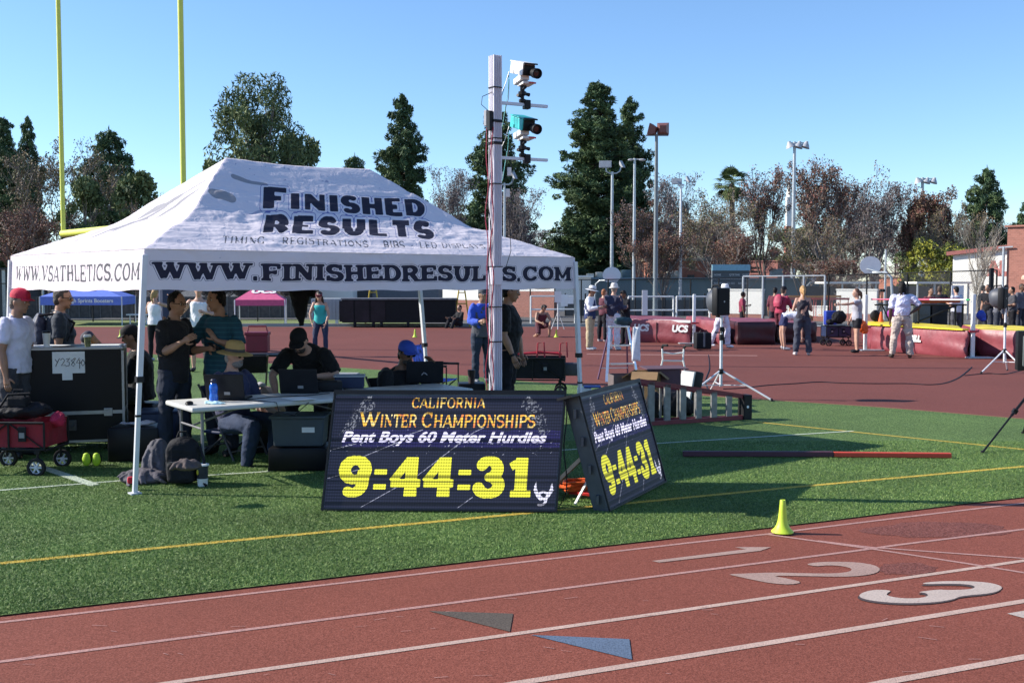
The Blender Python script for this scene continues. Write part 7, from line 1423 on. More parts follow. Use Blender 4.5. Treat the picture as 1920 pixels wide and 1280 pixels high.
# --- basketball hoops
m_bb = mat('backboard_white', (.62, .62, .66), .4, var=.05)
def hoop(label, px, py, rpx, d, ang=0, flip=1, rim=True, h=None):
    c = H(px, py, d); r = rpx * d / 2000; t = thing('basketball_hoop', label, 'basketball hoop', (c.x, c.y, 0), ang, group='basketball hoops'); z = c.z
    prof = [(r * math.cos(R(q)), .92 * r * math.sin(R(q))) for q in range(-30, 211, 12)] + [(-r * .55, -.75 * r), (r * .55, -.75 * r)]
    b = MB(); b.prism([(x, y) for x, y in prof], .04, M=Euler((R(90), 0, 0)).to_matrix(), o=(0, .02, z)); b.build('backboard', m_bb, t)
    b = MB(); k = flip; b.tube([(k * r * .2, .12, z - .3), (k * r * 1.3, .5, z - .30), (k * r * 1.75, .6, z - .5), (k * r * 1.85, .62, z - 1.2), (k * r * 1.85, .62, 0)], .06, 10); b.build('gooseneck_pole', m_galv, t, smooth=True)
    b = MB(); b.tube([(r * .35, .03, z - r * .3), (k * r * .9, .45, z - .3)], .025, 6); b.build('brace', m_galv, t)
    if rim: b = MB(); b.tube([(.23 * math.cos(2 * math.pi * i / 18), -.28 + .23 * math.sin(2 * math.pi * i / 18), z - r * .45) for i in range(18)], .022, 6, closed=True); b.build('rim', mat('hoop_rim', (.5, .03, .06), .5), t)
hoop('fan-shaped basketball backboard with red rim above the man in the navy windbreaker', 1147, 516, 17, 62, R(-6), -1); hoop('large fan-shaped backboard seen from behind with curved pole near the girl in grey', 1632, 498, 19, 46, R(170), -1, False); hoop('small fan-shaped backboard behind the ponytailed woman', 1535, 521, 14, 66, R(175), 1, False)
# --- light poles
def pole(label, px, top, d, style, r=.07, m=m_galv):
    c = H(px, top, d); h = c.z; t = thing('light_pole', label, 'light pole', (c.x, c.y, 0), 0, group='sports light poles'); b = MB(); b.tube([(0, 0, 0), (0, 0, h * .5), (0, 0, h)], [r * 1.25, r, r * .7], 10); b.build('pole', m, t, smooth=True); k = d / 2000.
    mh_ = mat('lamp_housing', (.40, .41, .43), .5, var=.1); mr = mat('lamp_housing_rust', (.17, .07, .06), .5, var=.15)
    def flood(x, z, w_, h_, rz, m_, tilt=-12):
        M = Euler((R(tilt), 0, R(rz))).to_matrix(); b = MB(); P = [Vector((sx * w_ / 2, 0, sz * h_ / 2)) for sz in (-1, 1) for sx in (-1, 1)]
        b.hexa([M @ Vector((sx * w_ / 2 * q, y, sz * h_ / 2 * q)) + Vector((x, 0, z)) for sz in (-1, 1) for sx, y, q in ((-1, 0, 1), (1, 0, 1), (1, w_ * .55, .55), (-1, w_ * .55, .55))]); lh = b.build('lamp_head', m_, t)
        b = MB(); b.box(M @ Vector((0, -.012, 0)) + Vector((x, 0, z)), (w_ * .9, .01, h_ * .86), M=M); b.build('lamp_glass', mat('lamp_glass', (.30, .32, .35), .2), lh)
    if style == 'big': 
        b = MB(); b.tube([(-20 * k, 0, h - 2 * k), (22 * k, 0, h - 2 * k)], .03, 6); b.build('crossarm', m, t); b = MB(); b.tube([(-13 * k, 0, h - 32 * k), (0, 0, h - 31 * k)], .02, 6); b.build('climbing_peg', m, t); flood(-12 * k, h + 9 * k, 22 * k, 22 * k, -115, mr, -14); flood(12 * k, h + 10 * k, 22 * k, 22 * k, 172, mr, -6)
    if style == 'lyre': 
        b = MB(); b.tube([(-12 * k, 0, h + 10 * k), (-11 * k, 0, h), (-5 * k, 0, h - 3 * k), (8 * k, 0, h - 3 * k), (14 * k, 0, h + 1 * k), (17 * k, 0, h + 10 * k)], .05, 8); b.build('lyre_arm', m, t); flood(-13 * k, h + 14 * k, 23 * k, 13 * k, -8, mh_); flood(19 * k, h + 14 * k, 9 * k, 15 * k, 50, mh_, -30)
    if style == 'fork':
        b = MB(); b.tube([(-6 * k, 0, h + 3 * k), (6 * k, 0, h + 3 * k)], .06, 6); b.build('crossarm', m, t); flood(-8 * k, h + 10 * k, 19 * k, 11 * k, -10, mh_); flood(14 * k, h + 14 * k, 8 * k, 13 * k, 50, mh_, -30)
    if style == 'bells':
        b = MB(); b.tube([(-12 * k, 0, h - 2 * k), (24 * k, 0, h - 2 * k)], .04, 6); b.build('crossarm', m, t)
        for x in (-9, 8, 21): b = MB(); b.lathe([(.10, .22), (.14, .12), (.26, -.05), (.34, -.22)], c=(x * k, 0, h - 5 * k), n=12, M=Euler((0, R(20 if x > 0 else -20), 0)).to_matrix()); b.build('bell_lamp', mh_, t, smooth=True)
    if style == 'cobra': b = MB(); b.tube([(-8 * k, 0, h - 2 * k), (14 * k, 0, h - 2 * k)], .04, 6); b.ell((14 * k, 0, h - 3 * k), (7 * k, .2, 2.4 * k), 10, 6); b.ell((-8 * k, 0, h - 3 * k), (5 * k, .2, 2 * k), 10, 6); b.build('lamp_arm', mh_, t, smooth=True)
pole('tallest light pole with two dark red floodlights, in the middle of the picture', 1231, 252, 46, 'big', r=.095, m=mat('pole_grey_green', (.17, .20, .21), .5)); pole('light pole with a lyre-shaped twin lamp before the big conifer', 1148, 322, 74, 'lyre', r=.12); pole('slim light pole right beside the big conifer', 1190, 297, 66, 'cobra', r=.10)
pole('white light pole with forked lamps before the grey bare tree', 1277, 350, 66, 'fork', r=.09, m=mat('white_pole', (.62, .64, .66), .5)); pole('tall light pole with three bell lamps left of the maroon tree', 1490, 266, 74, 'bells', r=.14); pole('light pole with bell lamps in front of the yellow-green bush', 1730, 333, 86, 'bells', r=.16)
pole('small lamp pole between the mast and its hanging cables', 946, 343, 58, 'lyre', r=.07); pole('thin pole beside the large round backboard', 1661, 468, 52, 'none', r=.06); pole('slim pale pole in front of the left trees with no lamp', 80, 520, 52, 'none', r=.06)
# --- buildings and low structures
m_tealw = mat('blue_grey_wall', (.14, .215, .235), .7, var=.08, scale=.6); m_greyw = mat('dark_grey_screen', (.075, .08, .082), .8, var=.15); m_wwall = mat('white_wall', (.78, .76, .70), .8, var=.05, scale=.5)
def brick(name, c, sc_=6):
    m = bpy.data.materials.new(name); m.use_nodes = True; L = m.node_tree.links; b = m.node_tree.nodes['Principled BSDF']; b.inputs['Roughness'].default_value = .9
    t = N(m, 'ShaderNodeTexBrick', i_Scale=sc_); t.inputs['Color1'].default_value = tuple(c) + (1,); t.inputs['Color2'].default_value = tuple(x * .78 for x in c) + (1,); t.inputs['Mortar'].default_value = tuple(x * .8 + .08 for x in c) + (1,); t.inputs['Mortar Size'].default_value = .012
    tc = N(m, 'ShaderNodeTexCoord'); mp_ = N(m, 'ShaderNodeMapping'); mp_.inputs['Rotation'].default_value = (R(90), 0, 0); L.new(tc.outputs['Object'], mp_.inputs[0]); L.new(mp_.outputs[0], t.inputs[0]); L.new(t.outputs[0], b.inputs['Base Color']); return m
m_brick = brick('red_brick', (.36, .15, .11), 3.0); m_brick2 = brick('orange_brick', (.36, .13, .08), 2.5); m_pinkb = brick('pink_brick', (.42, .17, .14), 3)
def block(name, label, cat, px0, px1, py0, d, m, z0=0, dp=4, rz=0, extra=None, z1=None):
    a, b_ = H(px0, py0, d), H(px1, py0, d); wd = b_.x - a.x; h = (z1 if z1 else a.z)
    t = thing(name, label, cat, ((a.x + b_.x) / 2, d, 0), rz); mb = MB(); mb.box((0, dp / 2, (z0 + h) / 2), (wd, dp, h - z0)); mb.build('wall', m, t)
    return t, wd, h
t, wd, h = block('long_building', 'long blue-grey low building behind the black fence', 'building', 1095, 1345, 523, 72, m_tealw)
b = MB(); b.box((0, 2, h + .04), (wd + .2, 4.3, .12)); b.build('roof', mat('blue_roof', (.17, .26, .31), .6), t)
t, wd, h = block('long_building', 'blue-grey building stretch behind the silver gates', 'building', 1398, 1545, 524, 70, m_tealw); b = MB(); b.box((0, 2, h + .04), (wd + .2, 4.3, .12)); b.build('roof', MATS['blue_roof'], t)
t, wd, h = block('screen_fence', 'dark grey windscreen fence in front of the blue-grey building', 'fence', 1060, 1470, 562, 58, m_greyw, dp=.1)
for i in range(12): b = MB(); b.tube([(-wd / 2 + wd * i / 11, -.05, 0), (-wd / 2 + wd * i / 11, -.05, h + .35)], .04, 6); b.build('post', m_bfence, t)
t, wd, h = block('white_shed', 'cream shed wall at the left end of the blue-grey building', 'shed', 1040, 1108, 520, 68, m_wwall); b = MB(); b.box((0, 2, h + .06), (wd + .3, 4.3, .12)); b.build('roof', m_wwall, t)
for i, (px0, px1, py, lab) in enumerate(((1100, 1113, 513, 'small pale roof unit at the left end of the blue-grey roof'), (1117, 1130, 510, 'second pale roof unit on the blue-grey roof'), (1232, 1262, 512, 'wide pale roof unit on the blue-grey roof'), (1250, 1276, 508, 'rear pale roof unit stacked behind the wide one'), (1165, 1186, 506, 'dark solar panel on the blue-grey roof'))):
    a = H(px0, py, 74 + i * .3); b_ = H(px1, py, 74); mb = MB(); z0 = H(1200, 523, 72).z + .1; mb.box((0, 0, (a.z - z0) / 2), (b_.x - a.x, 1.2, a.z - z0), bev=.04); one('roof_unit', lab, 'roof unit', mb, mat('pale_beige_metal', (.42, .41, .36), .6) if i < 4 else mat('panel_blue', (.08, .13, .15), .3), ((a.x + b_.x) / 2, 74 + i * .3, z0), smooth=True)
# scoreboard
t, wd, h = block('scoreboard', 'dark scoreboard with pale blue top band standing behind the fence', 'scoreboard', 1336, 1405, 496, 60, mat('scoreboard_grey', (.065, .08, .09), .5), z0=1.0, dp=.25)
b = MB(); b.box((0, -.02, h - .17), (wd + .06, .2, .34)); b.build('header_band', mat('pale_blue_band', (.20, .38, .46), .5), t)
for x in (-wd * .48, wd * .48): b = MB(); b.box((x, .12, h / 2), (.12, .12, h)); b.build('post', m_galv, t)
m_pl = mat('score_lettering', (.5, .52, .52), .6, var=0)
for r_i, (z, items) in enumerate(((h - .58, ((-.75, 'HOME'), (0.05, 'QTR'), (.35, 'TIME'), (.85, 'GUEST'))), (h - 1.05, ((-.7, 'DOWN'), (0, 'TO GO'), (.7, 'BALL ON'))))):
    for x, s in items: lettering(s, .14, (x, -.01, z), (1, 0, 0), (0, 0, 1), m_pl, t, 'print', bold=.002, world=False)
b = MB(); b.box((0, -.008, h - .8), (wd * .98, .01, .02)); b.build('divider', m_pl, t)
# pink brick box building with a louvre, AC unit
t = thing('brick_building', 'small pink brick building with a louvred vent behind the scoreboard', 'building', H(1445, 640, 100).xy[:] + (0,), R(-34)); h = H(1445, 491, 100).z; b = MB(); b.box((-.6, 0, h / 2), (3.6, 3.4, h)); b.build('wall', m_pinkb, t); b = MB(); b.box((-.6, 0, h + .05), (3.75, 3.55, .1)); b.build('parapet', MATS['pink_brick'] if 'pink_brick' in MATS else m_pinkb, t)
for i in range(3): b = MB(); b.box((-.9, -1.72, h - .55 - .36 * i), (1.0, .04, .16)); b.build('louvre', m_blk, t)
b = MB(); b.box((0, 0, .3), (1.0, .8, .6)); one('roof_unit', 'small pale AC box right of the louvred vent', 'roof unit', b, MATS['pale_beige_metal'], H(1455, 517, 95))
for px0, px1, py, d, m_, lab in ((1215, 1345, 489, 78, m_brick2, 'long orange brick building behind the bare trees'), (560, 1010, 545, 90, m_greyw, 'distant dark grey building seen below the canopy edge'), (1690, 1790, 520, 95, m_brick2, 'low brown building under the yellow-green bush')):
    t, wd, h = block('brick_building', lab, 'building', px0, px1, py, d, m_, dp=8); b = MB(); b.box((0, 4, h + .1), (wd + .4, 8.4, .2)); b.build('roof', mat('tan_roof', (.35, .28, .2), .8), t)
    for i in range(4): b = MB(); b.box((-wd * .4 + i * wd * .26, -.03, h * .55), (wd * .10, .06, h * .3)); b.build('window', mat('dark_window', (.03, .035, .04), .2), t)
t, wd, h = block('white_column', 'short white pillar left of the scoreboard', 'pillar', 1280, 1287, 474, 110, m_wwall, dp=.5)
t, wd, h = block('bell_tower', 'orange and cream tower glimpsed behind the bare trees', 'tower', 1474, 1486, 424, 140, m_brick2, dp=1.0, z0=0)
b = MB(); b.box((0, .5, h + 1.9), (wd * .75, .8, 3.8)); b.build('belfry', m_wwall, t); b = MB(); b.lathe([(wd * .45, 0), (.001, 2.6)], c=(0, .5, h + 3.8), n=4); b.build('spire', m_wwall, t)
# signboards / white walls with brick base
def wwall(label, px0, px1, py0, py1, d, text=None):
    a = H(px0, py0, d); b_ = H(px1, py1, d); t = thing('white_wall', label, 'wall', ((a.x + b_.x) / 2, d, 0), R(-38)); wd = (b_.x - a.x) * 1.1; b = MB(); b.box((0, .1, (a.z + b_.z) / 2), (wd, .2, a.z - b_.z)); b.build('panel', m_wwall, t); b = MB(); b.box((0, .12, b_.z / 2), (wd, .22, b_.z)); b.build('brick_base', m_brick, t); b = MB(); b.box((0, .1, a.z + .03), (wd + .05, .26, .06)); b.build('coping', m_wwall, t)
wwall('white wall panel on brick base behind the speaker', 1328, 1428, 544, 588, 50.5); wwall('white wall panel on brick base behind the girl in grey', 1571, 1640, 544, 588, 50); wwall('white wall panel on brick base left of the girl in grey', 1470, 1548, 575, 592, 50.5)
wwall('cream wall on brick base seen left of the mast under the canopy', 822, 912, 538, 562, 52); wwall('low white wall under the canopy right of the mast', 940, 1045, 538, 546, 56)
# red and orange hurdles stacked by the wall
for i in range(7):
    b = MB(); b.box((0, 0, .85), (.9, .03, .09)); b.tube([(-.4, 0, .85), (-.4, 0, .02), (-.4, .5, .02)], .02, 6); b.tube([(.4, 0, .85), (.4, 0, .02), (.4, .5, .02)], .02, 6); one('track_hurdle', '%s track hurdle from the left by the white wall, %s board' % (('first', 'second', 'third', 'fourth', 'fifth', 'sixth', 'seventh')[i], ('red', 'orange')[i % 2]), 'hurdle', b, (mat('hurdle_red', (.6, .12, .10), .5), mat('hurdle_orange', (.65, .28, .08), .5))[i % 2], H(1482 + 15 * i, 640, 46.5 + .3 * (i % 3)).xy[:] + (.25 + .1 * (i % 2),), group='track hurdles by the white wall')
# covered walkways
for px0, px1, d, lab in ((1545, 1648, 56, 'white covered walkway roof behind the girl in grey'), (1718, 1822, 52, 'white covered walkway roof behind the official with dreadlocks')):
    a = H(px0, 530, d); b_ = H(px1, 530, d); wd = b_.x - a.x; t = thing('covered_walkway', lab, 'walkway', ((a.x + b_.x) / 2, d, 0)); b = MB(); b.box((0, .8, a.z), (wd, 1.8, .10)); b.build('roof', m_wwall, t)
    for i in range(4): b = MB(); b.tube([(-wd * .46 + wd * .306 * i, .1, 0), (-wd * .46 + wd * .306 * i, .1, a.z)], .05, 8); b.build('post', m_galv, t)
    b = MB(); b.box((0, 4, a.z * .45), (wd, .2, a.z * .9)); b.build('rear_wall', m_greyw, t)
# gym with painted letters, brick building at right
t = thing('gymnasium', 'cream wall with maroon letters and maroon eaves left of the brick building', 'building', H(1836, 640, 62).xy[:] + (0,), R(-44)); hh = H(1836, 474, 62).z; b = MB(); b.box((0, 3, hh / 2), (3.25, 6, hh)); b.build('wall', m_wwall, t); b = MB(); b.beam((-1.9, -.1, hh - .02), (1.7, -.1, hh + .32), .4, .22); b.build('eave', mat('maroon_fascia', (.25, .08, .07), .7), t); b = MB(); b.hexa([(-1.7, 0, hh), (1.62, 0, hh), (1.62, 6, hh), (-1.7, 6, hh), (-1.7, 0, hh + .01), (1.62, 0, hh + .28), (1.62, 6, hh + .28), (-1.7, 6, hh + .01)]); b.build('roof', m_wwall, t)
m_mlet = mat('maroon_letter_paint', (.42, .14, .12), .7, var=.1); lettering('AL', 1.05, (.95, -.012, hh - .95), (1, 0, 0), (0, 0, 1), m_mlet, t, 'painted_letters', bold=.09, world=False); b = MB(); b.prism([(.6, 0), (1.45, .15), (1.4, .6), (1.0, .75), (.7, .5)], .012, M=Euler((R(90), 0, 0)).to_matrix(), o=(0, 0, hh - 2.6)); b.build('painted_mark', mat('grey_paint', (.35, .32, .33), .8), t)
t = thing('brick_building', 'tall red brick building cut by the right edge', 'building', H(1884, 640, 50).xy[:] + (0,), R(-44)); hh = H(1884, 426, 50).z; b = MB(); b.box((4, 4, hh / 2), (8, 8, hh)); b.build('wall', m_brick, t); b = MB(); b.box((4, 4, hh + .04), (8.2, 8.2, .08)); b.build('coping', m_brick, t); b = MB(); b.tube([(-.12, -.1, 0), (-.12, -.1, hh - .9)], .06, 8); b.tube([(-.35, -.1, hh - .95), (.3, -.1, hh - .92)], .04, 8); b.build('downpipe', m_galv, t); b = MB(); b.lathe([(.14, 0), (.20, -.1), (.20, -.2)], c=(.95, -.25, 2.15), n=12); b.build('wall_lamp', mat('tan_lamp', (.5, .35, .25), .5), t)
# --- under the canopy, far: containers, long black trailer, yellow trestle, tents
t, wd, h = block('grey_container', 'pale grey corrugated container behind the woman in turquoise', 'container', 583, 645, 560, 44.5, mat('pale_grey_metal', (.36, .38, .39), .6, var=.08), z0=.25, dp=2)
for i in range(9): b = MB(); b.box((-wd / 2 + wd * (i + .5) / 9, -.01, (h + .25) / 2), (.04, .03, h - .3)); b.build('rib', MATS['pale_grey_metal'], t)
for px in (597, 628): b = MB(); b.box((H(px, 640, 44).x - t.location.x, .05, .13), (.12, .1, .24)); b.build('foot', m_wwall, t)
t, wd, h = block('white_shed', 'white ribbed shed wall behind the grey container', 'shed', 598, 660, 522, 60, m_wwall); b = MB(); b.box((0, 2, h + .05), (wd + .2, 4.2, .1)); b.build('roof', m_wwall, t)
t, wd, h = block('storage_shed', 'large grey-green storage building behind the black trailer', 'shed', 640, 822, 518, 62, mat('grey_green_metal', (.12, .125, .14), .7, var=.1)); b = MB(); b.box((0, 2, h + .05), (wd + .2, 4.2, .1)); b.build('roof', MATS['grey_green_metal'], t); b = MB(); b.box((-wd * .28, -.03, h * .55), (1.1, .06, 1.5)); b.build('door', mat('charcoal_door', (.04, .04, .045), .6), t)
a = H(641, 562, 42.8); b_ = H(854, 565, 42.8); t = thing('bleacher_trailer', 'long black folded bleacher trailer on small wheels under the canopy', 'trailer', ((a.x + b_.x) / 2, 42.8, 0)); wd = b_.x - a.x; b = MB(); b.box((0, .7, .66), (wd, 1.4, .92)); b.build('body', mat('black_steel', (.008, .008, .01), .6, var=.3), t); b = MB(); b.box((0, .68, 1.15), (wd + .06, 1.5, .06)); b.build('top_edge', mat('worn_edge', (.16, .16, .17), .6, var=.3), t)
for i in range(3): b = MB(); b.box((-wd / 2 + wd * (.04 + .135 * i) + .02 * i, -.012, .66), (wd * .125, .02, .84)); b.build('panel', mat('dark_plum_panel', (.020, .014, .018), .5, var=.5, scale=2), t)
for px in (665, 700, 715, 765, 838): b = MB(); b.lathe([(.10, -.05), (.12, -.03), (.12, .03), (.10, .05)], c=(H(px, 640, 42.8).x - t.location.x, .1, .12), n=14, M=Euler((0, R(90), 0)).to_matrix()); b.build('wheel', m_rub, t)
m_ytr = mat('yellow_steel', (.55, .36, .03), .5)
for lab, px, zt, d in (('yellow A-frame trestle in front of the cream wall', 866, 1.8, 43.5), ('yellow trestle standing behind the black trailer', 700, 1.9, 44.6)):
    b = MB(); b.tube([(-.33, 0, 0), (-.08, 0, zt)], .03, 6); b.tube([(.33, 0, 0), (.08, 0, zt)], .03, 6); b.tube([(-.2, 0, .95), (.2, 0, .95)], .025, 6); b.tube([(-.14, 0, 1.4), (.14, 0, 1.4)], .02, 6); one('trestle', lab, 'trestle', b, m_ytr, H(px, 640, d).xy[:] + (0,))
def small_tent(label, px0, px1, yv0, yv1, ytop, d, m, text=None, logo=None, skew=.16, dp=3.2, panel=None):
    a = H(px0, yv0, d); b_ = H(px1, yv0, d); zt, zb, zr = a.z, H(px0, yv1, d).z, H(px0, ytop, d + 1).z; wd = b_.x - a.x; t = thing('canopy_tent', label, 'tent', (a.x, d, 0)); sx = skew * wd
    c = [(0, 0), (wd, 0), (wd - sx, dp), (-sx, dp)]; pk = (wd / 2 - sx / 2, dp / 2)
    b = MB(); b.add([(x, y, zt) for x, y in c] + [(pk[0], pk[1], zr)], [(0, 1, 4), (1, 2, 4), (2, 3, 4), (3, 0, 4)]); b.build('roof_fabric', m, t)
    b = MB()
    for i in range(4): (x0, y0), (x1, y1) = c[i], c[(i + 1) % 4]; b.add([(x0, y0, zb), (x1, y1, zb), (x1, y1, zt), (x0, y0, zt)], [(0, 1, 2, 3)])
    o = b.build('valance', m, t); o.modifiers.new('s', 'SOLIDIFY').thickness = .01
    for x, y in c: b = MB(); b.tube([(x, y, 0), (x, y, zt)], .025, 6); b.build('leg', m_leg, t)
    if text: lettering(text, (zt - zb) * .62, (wd * .56, -.02, (zt + zb) / 2), (1, 0, 0), (0, 0, 1), m_paper, t, 'lettering', bold=.006, world=False)
    if logo:
        up = Vector((0, dp / 2, zr - zt)).normalized(); lettering(logo, .55, Vector((wd * .5, dp * .24, zt + (zr - zt) * .48)) + Vector((0, -up.z, up.y)) * .03, (1, 0, 0), up, m_paper, t, 'logo_text', bold=.03, world=False)
small_tent('blue canopy tent with white lettering seen under the white valance at left', 74, 228, 556, 572, 528, 45, mat('royal_blue_fabric', (.13, .20, .62), .7, var=.1), 'ton High Sprints Boosters', 'UC')
small_tent('pink and maroon canopy tent behind the young man in teal', 440, 534, 562, 573, 532, 44, mat('pink_maroon_fabric', (.55, .09, .20), .7, var=.1), None, 'UCS', skew=.3)
t, wd, h = block('storage_shed', 'dark grey shed with pale stripes at the far left edge', 'shed', -60, 24, 506, 54, mat('dark_board', (.05, .05, .052), .8)); b = MB(); b.box((0, 2, h + .05), (wd + .2, 4.2, .1)); b.build('roof', mat('dark_board', (.05, .05, .05), .8), t)
for i in range(3): b = MB(); b.box((wd / 2 - .08 - i * .38, -.03, h / 2), (.16, .06, h)); b.build('pale_board', mat('pale_board', (.45, .45, .42), .8), t)
t, wd, h = block('wooden_fence', 'weathered brown board fence behind the blue canopy tent', 'fence', 20, 575, 556, 55, mat('weathered_board', (.105, .085, .075), .9, var=.35, scale=5), dp=.08)
for i in range(28): b = MB(); b.box((-wd / 2 + wd * (i + .5) / 28, -.06, h / 2 - .01), (.05, .04, h)); b.build('batten', mat('weathered_batten', (.16, .14, .12), .9, var=.3), t)
b = MB(); b.box((0, 0, .42), (.9, .4, .05)); b.tube([(-.35, 0, 0), (-.35, 0, .42)], .03, 6); b.tube([(.35, 0, 0), (.35, 0, .42)], .03, 6); one('small_bench', 'small white bench behind the tent leg in front of the board fence', 'bench', b, m_white, H(260, 640, 46).xy[:] + (0.01,))
# --- goalpost
g0 = H(119, 438, 29.4); g1 = H(345, 412, 24.0); t = thing('goalpost', 'tall yellow football goalpost with two uprights rising behind the white tent', 'goalpost', ((g0.x + g1.x) / 2, (g0.y + g1.y) / 2, 0)); m_goal = mat('goal_yellow', (.66, .68, .10), .4, var=.05)
g1.z = g0.z; b = MB(); b.tube([g0 - (g1 - g0) * .008, g1 + (g1 - g0) * .008], .095, 14); b.build('crossbar', m_goal, t, world=True, smooth=True)
for g in (g0, g1): b = MB(); b.tube([g, g + Vector((0, 0, 7.2))], .062, 12); b.build('upright', m_goal, t, world=True, smooth=True)
gm = (g0 + g1) / 2; nb = Vector((-(g1 - g0).y, (g1 - g0).x, 0)).normalized(); b = MB(); b.tube([gm, gm + nb * .6 - Vector((0, 0, .25)), gm + nb * 1.2 - Vector((0, 0, 1.2)), (gm + nb * 1.25).xy[:] + (0,)], .10, 12); b.build('gooseneck', m_goal, t, world=True, smooth=True)
b = MB(); b.lathe([(.2, 0), (.2, 1.8)], c=(gm + nb * 1.25).xy[:] + (0,), n=14); b.build('pad', m_navy, t, world=True)
# ================================================================ trees
def leaf_mesh(name, C, Rr, per, size, mats, parent, seed=0, flat=.0, droop=0, asp=.45):
    r = np.random.RandomState(seed); C = np.array(C, float); Rr = np.array(Rr, float)
    if Rr.ndim == 1: Rr = np.repeat(Rr[:, None], 3, 1)
    n = len(C) * per; c = np.repeat(C, per, 0); d = r.normal(size=(n, 3)); d /= np.linalg.norm(d, axis=1)[:, None]; p = c + d * np.repeat(Rr, per, 0) * (r.uniform(.35, 1, (n, 1)) ** .6)
    a = r.normal(size=(n, 3)); a[:, 2] = a[:, 2] * (1 - flat) - droop; a /= np.linalg.norm(a, axis=1)[:, None]; b = np.cross(a, r.normal(size=(n, 3))); b /= np.linalg.norm(b, axis=1)[:, None] + 1e-9
    s = size * r.uniform(.6, 1.3, (n, 1)); w_ = s * (asp if droop == 0 else .25)
    v = np.stack([p - a * s, p + b * w_, p + a * s, p - b * w_], 1).reshape(-1, 3); me = bpy.data.meshes.new(name); me.vertices.add(len(v)); me.vertices.foreach_set('co', v.astype(np.float32).ravel())
    me.loops.add(4 * n); me.loops.foreach_set('vertex_index', np.arange(4 * n, dtype=np.int32)); me.polygons.add(n); me.polygons.foreach_set('loop_start', np.arange(0, 4 * n, 4, dtype=np.int32)); me.polygons.foreach_set('loop_total', np.full(n, 4, np.int32)); me.update(calc_edges=True)
    for m in mats: me.materials.append(m)
    if len(mats) > 1: k = r.randint(0, len(mats), len(C)); me.polygons.foreach_set('material_index', np.where(r.rand(n) < .75, np.repeat(k, per), r.randint(0, len(mats), n)).astype(np.int32))
    o = bpy.data.objects.new(name, me); COL.objects.link(o); o.parent = parent; return o
def leafm(name, c): 
    m = mat(name, c, .7, var=.3, scale=.8, spec=.25); return m
mc = [leafm('conifer_a', (.068, .115, .050)), leafm('conifer_b', (.115, .165, .068)), leafm('conifer_c', (.042, .075, .036))]; me_ = [leafm('euca_a', (.105, .14, .055)), leafm('euca_b', (.16, .195, .08)), leafm('euca_c', (.065, .095, .042))]
mr_ = [leafm('redleaf_a', (.20, .082, .062)), leafm('redleaf_b', (.15, .085, .065)), leafm('brownleaf', (.19, .135, .085))]; mgry = [leafm('greyleaf', (.20, .16, .17)), leafm('greyleaf2', (.13, .11, .10))]; my = [leafm('yellow_leaf', (.26, .25, .03)), leafm('yellow_leaf2', (.16, .18, .03)), leafm('olive_leaf', (.09, .11, .025))]
m_bark = mat('bark', (.085, .065, .055), .9, var=.3, scale=3); m_barkg = mat('grey_bark', (.19, .165, .155), .9, var=.3, scale=3); m_barkp = mat('pale_twigs', (.30, .27, .22), .9, var=.2)
def conifer(name, h, r, seed, dens=1.0, base=.08, tuft=.42, shape=.85, mats=None):
    t = thing(name, '', 'tree', (0, 0, 0)); rn = random.Random(seed); C = []; Rr = []; b = MB(); b.tube([(0, 0, 0), (.1, 0, h * .5), (0, 0, h * .97)], [h * .016, h * .010, .03], 8); n = int(h * 9 * dens)
    lop = [rn.uniform(.7, 1.15) for _ in range(24)]
    for i in range(n):
        f = base + (1 - base) * (i / n) ** .95; z = f * h; ln = r * ((1 - f) ** shape) * rn.uniform(.6, 1.15) * lop[int(f * 23)] * (1 if f > .2 else .75 + f); a = i * 2.4 + rn.uniform(-.5, .5)
        d = Vector((math.cos(a), math.sin(a), 0)); e = d * ln + Vector((0, 0, z + ln * rn.uniform(.05, .38))); s = Vector((0, 0, z))
        if ln > .4: b.tube([s, s.lerp(e, .5) - Vector((0, 0, ln * .05)), e], [.05 * h / 18, .035 * h / 18, .015], 4, cap=False)
        m_ = max(1, int(ln / (tuft * .95)))
        for k in range(m_):
            g = (k + 1) / m_ if m_ > 1 else 1; c = s.lerp(e, .25 + .75 * g) + Vector((rn.gauss(0, .16), rn.gauss(0, .16), rn.gauss(0, .12))) * (tuft / .4); C.append(c); q = tuft * rn.uniform(.65, 1.15) * (1 - .35 * f); Rr.append((q, q, q * .8))
    C.append((0, 0, h)); Rr.append((tuft * .4, tuft * .4, tuft * .9)); b.build('trunk', m_bark, t); leaf_mesh('crown', C, Rr, 70, .16 * (tuft / .42), mats or mc, t, seed, asp=.22); return t
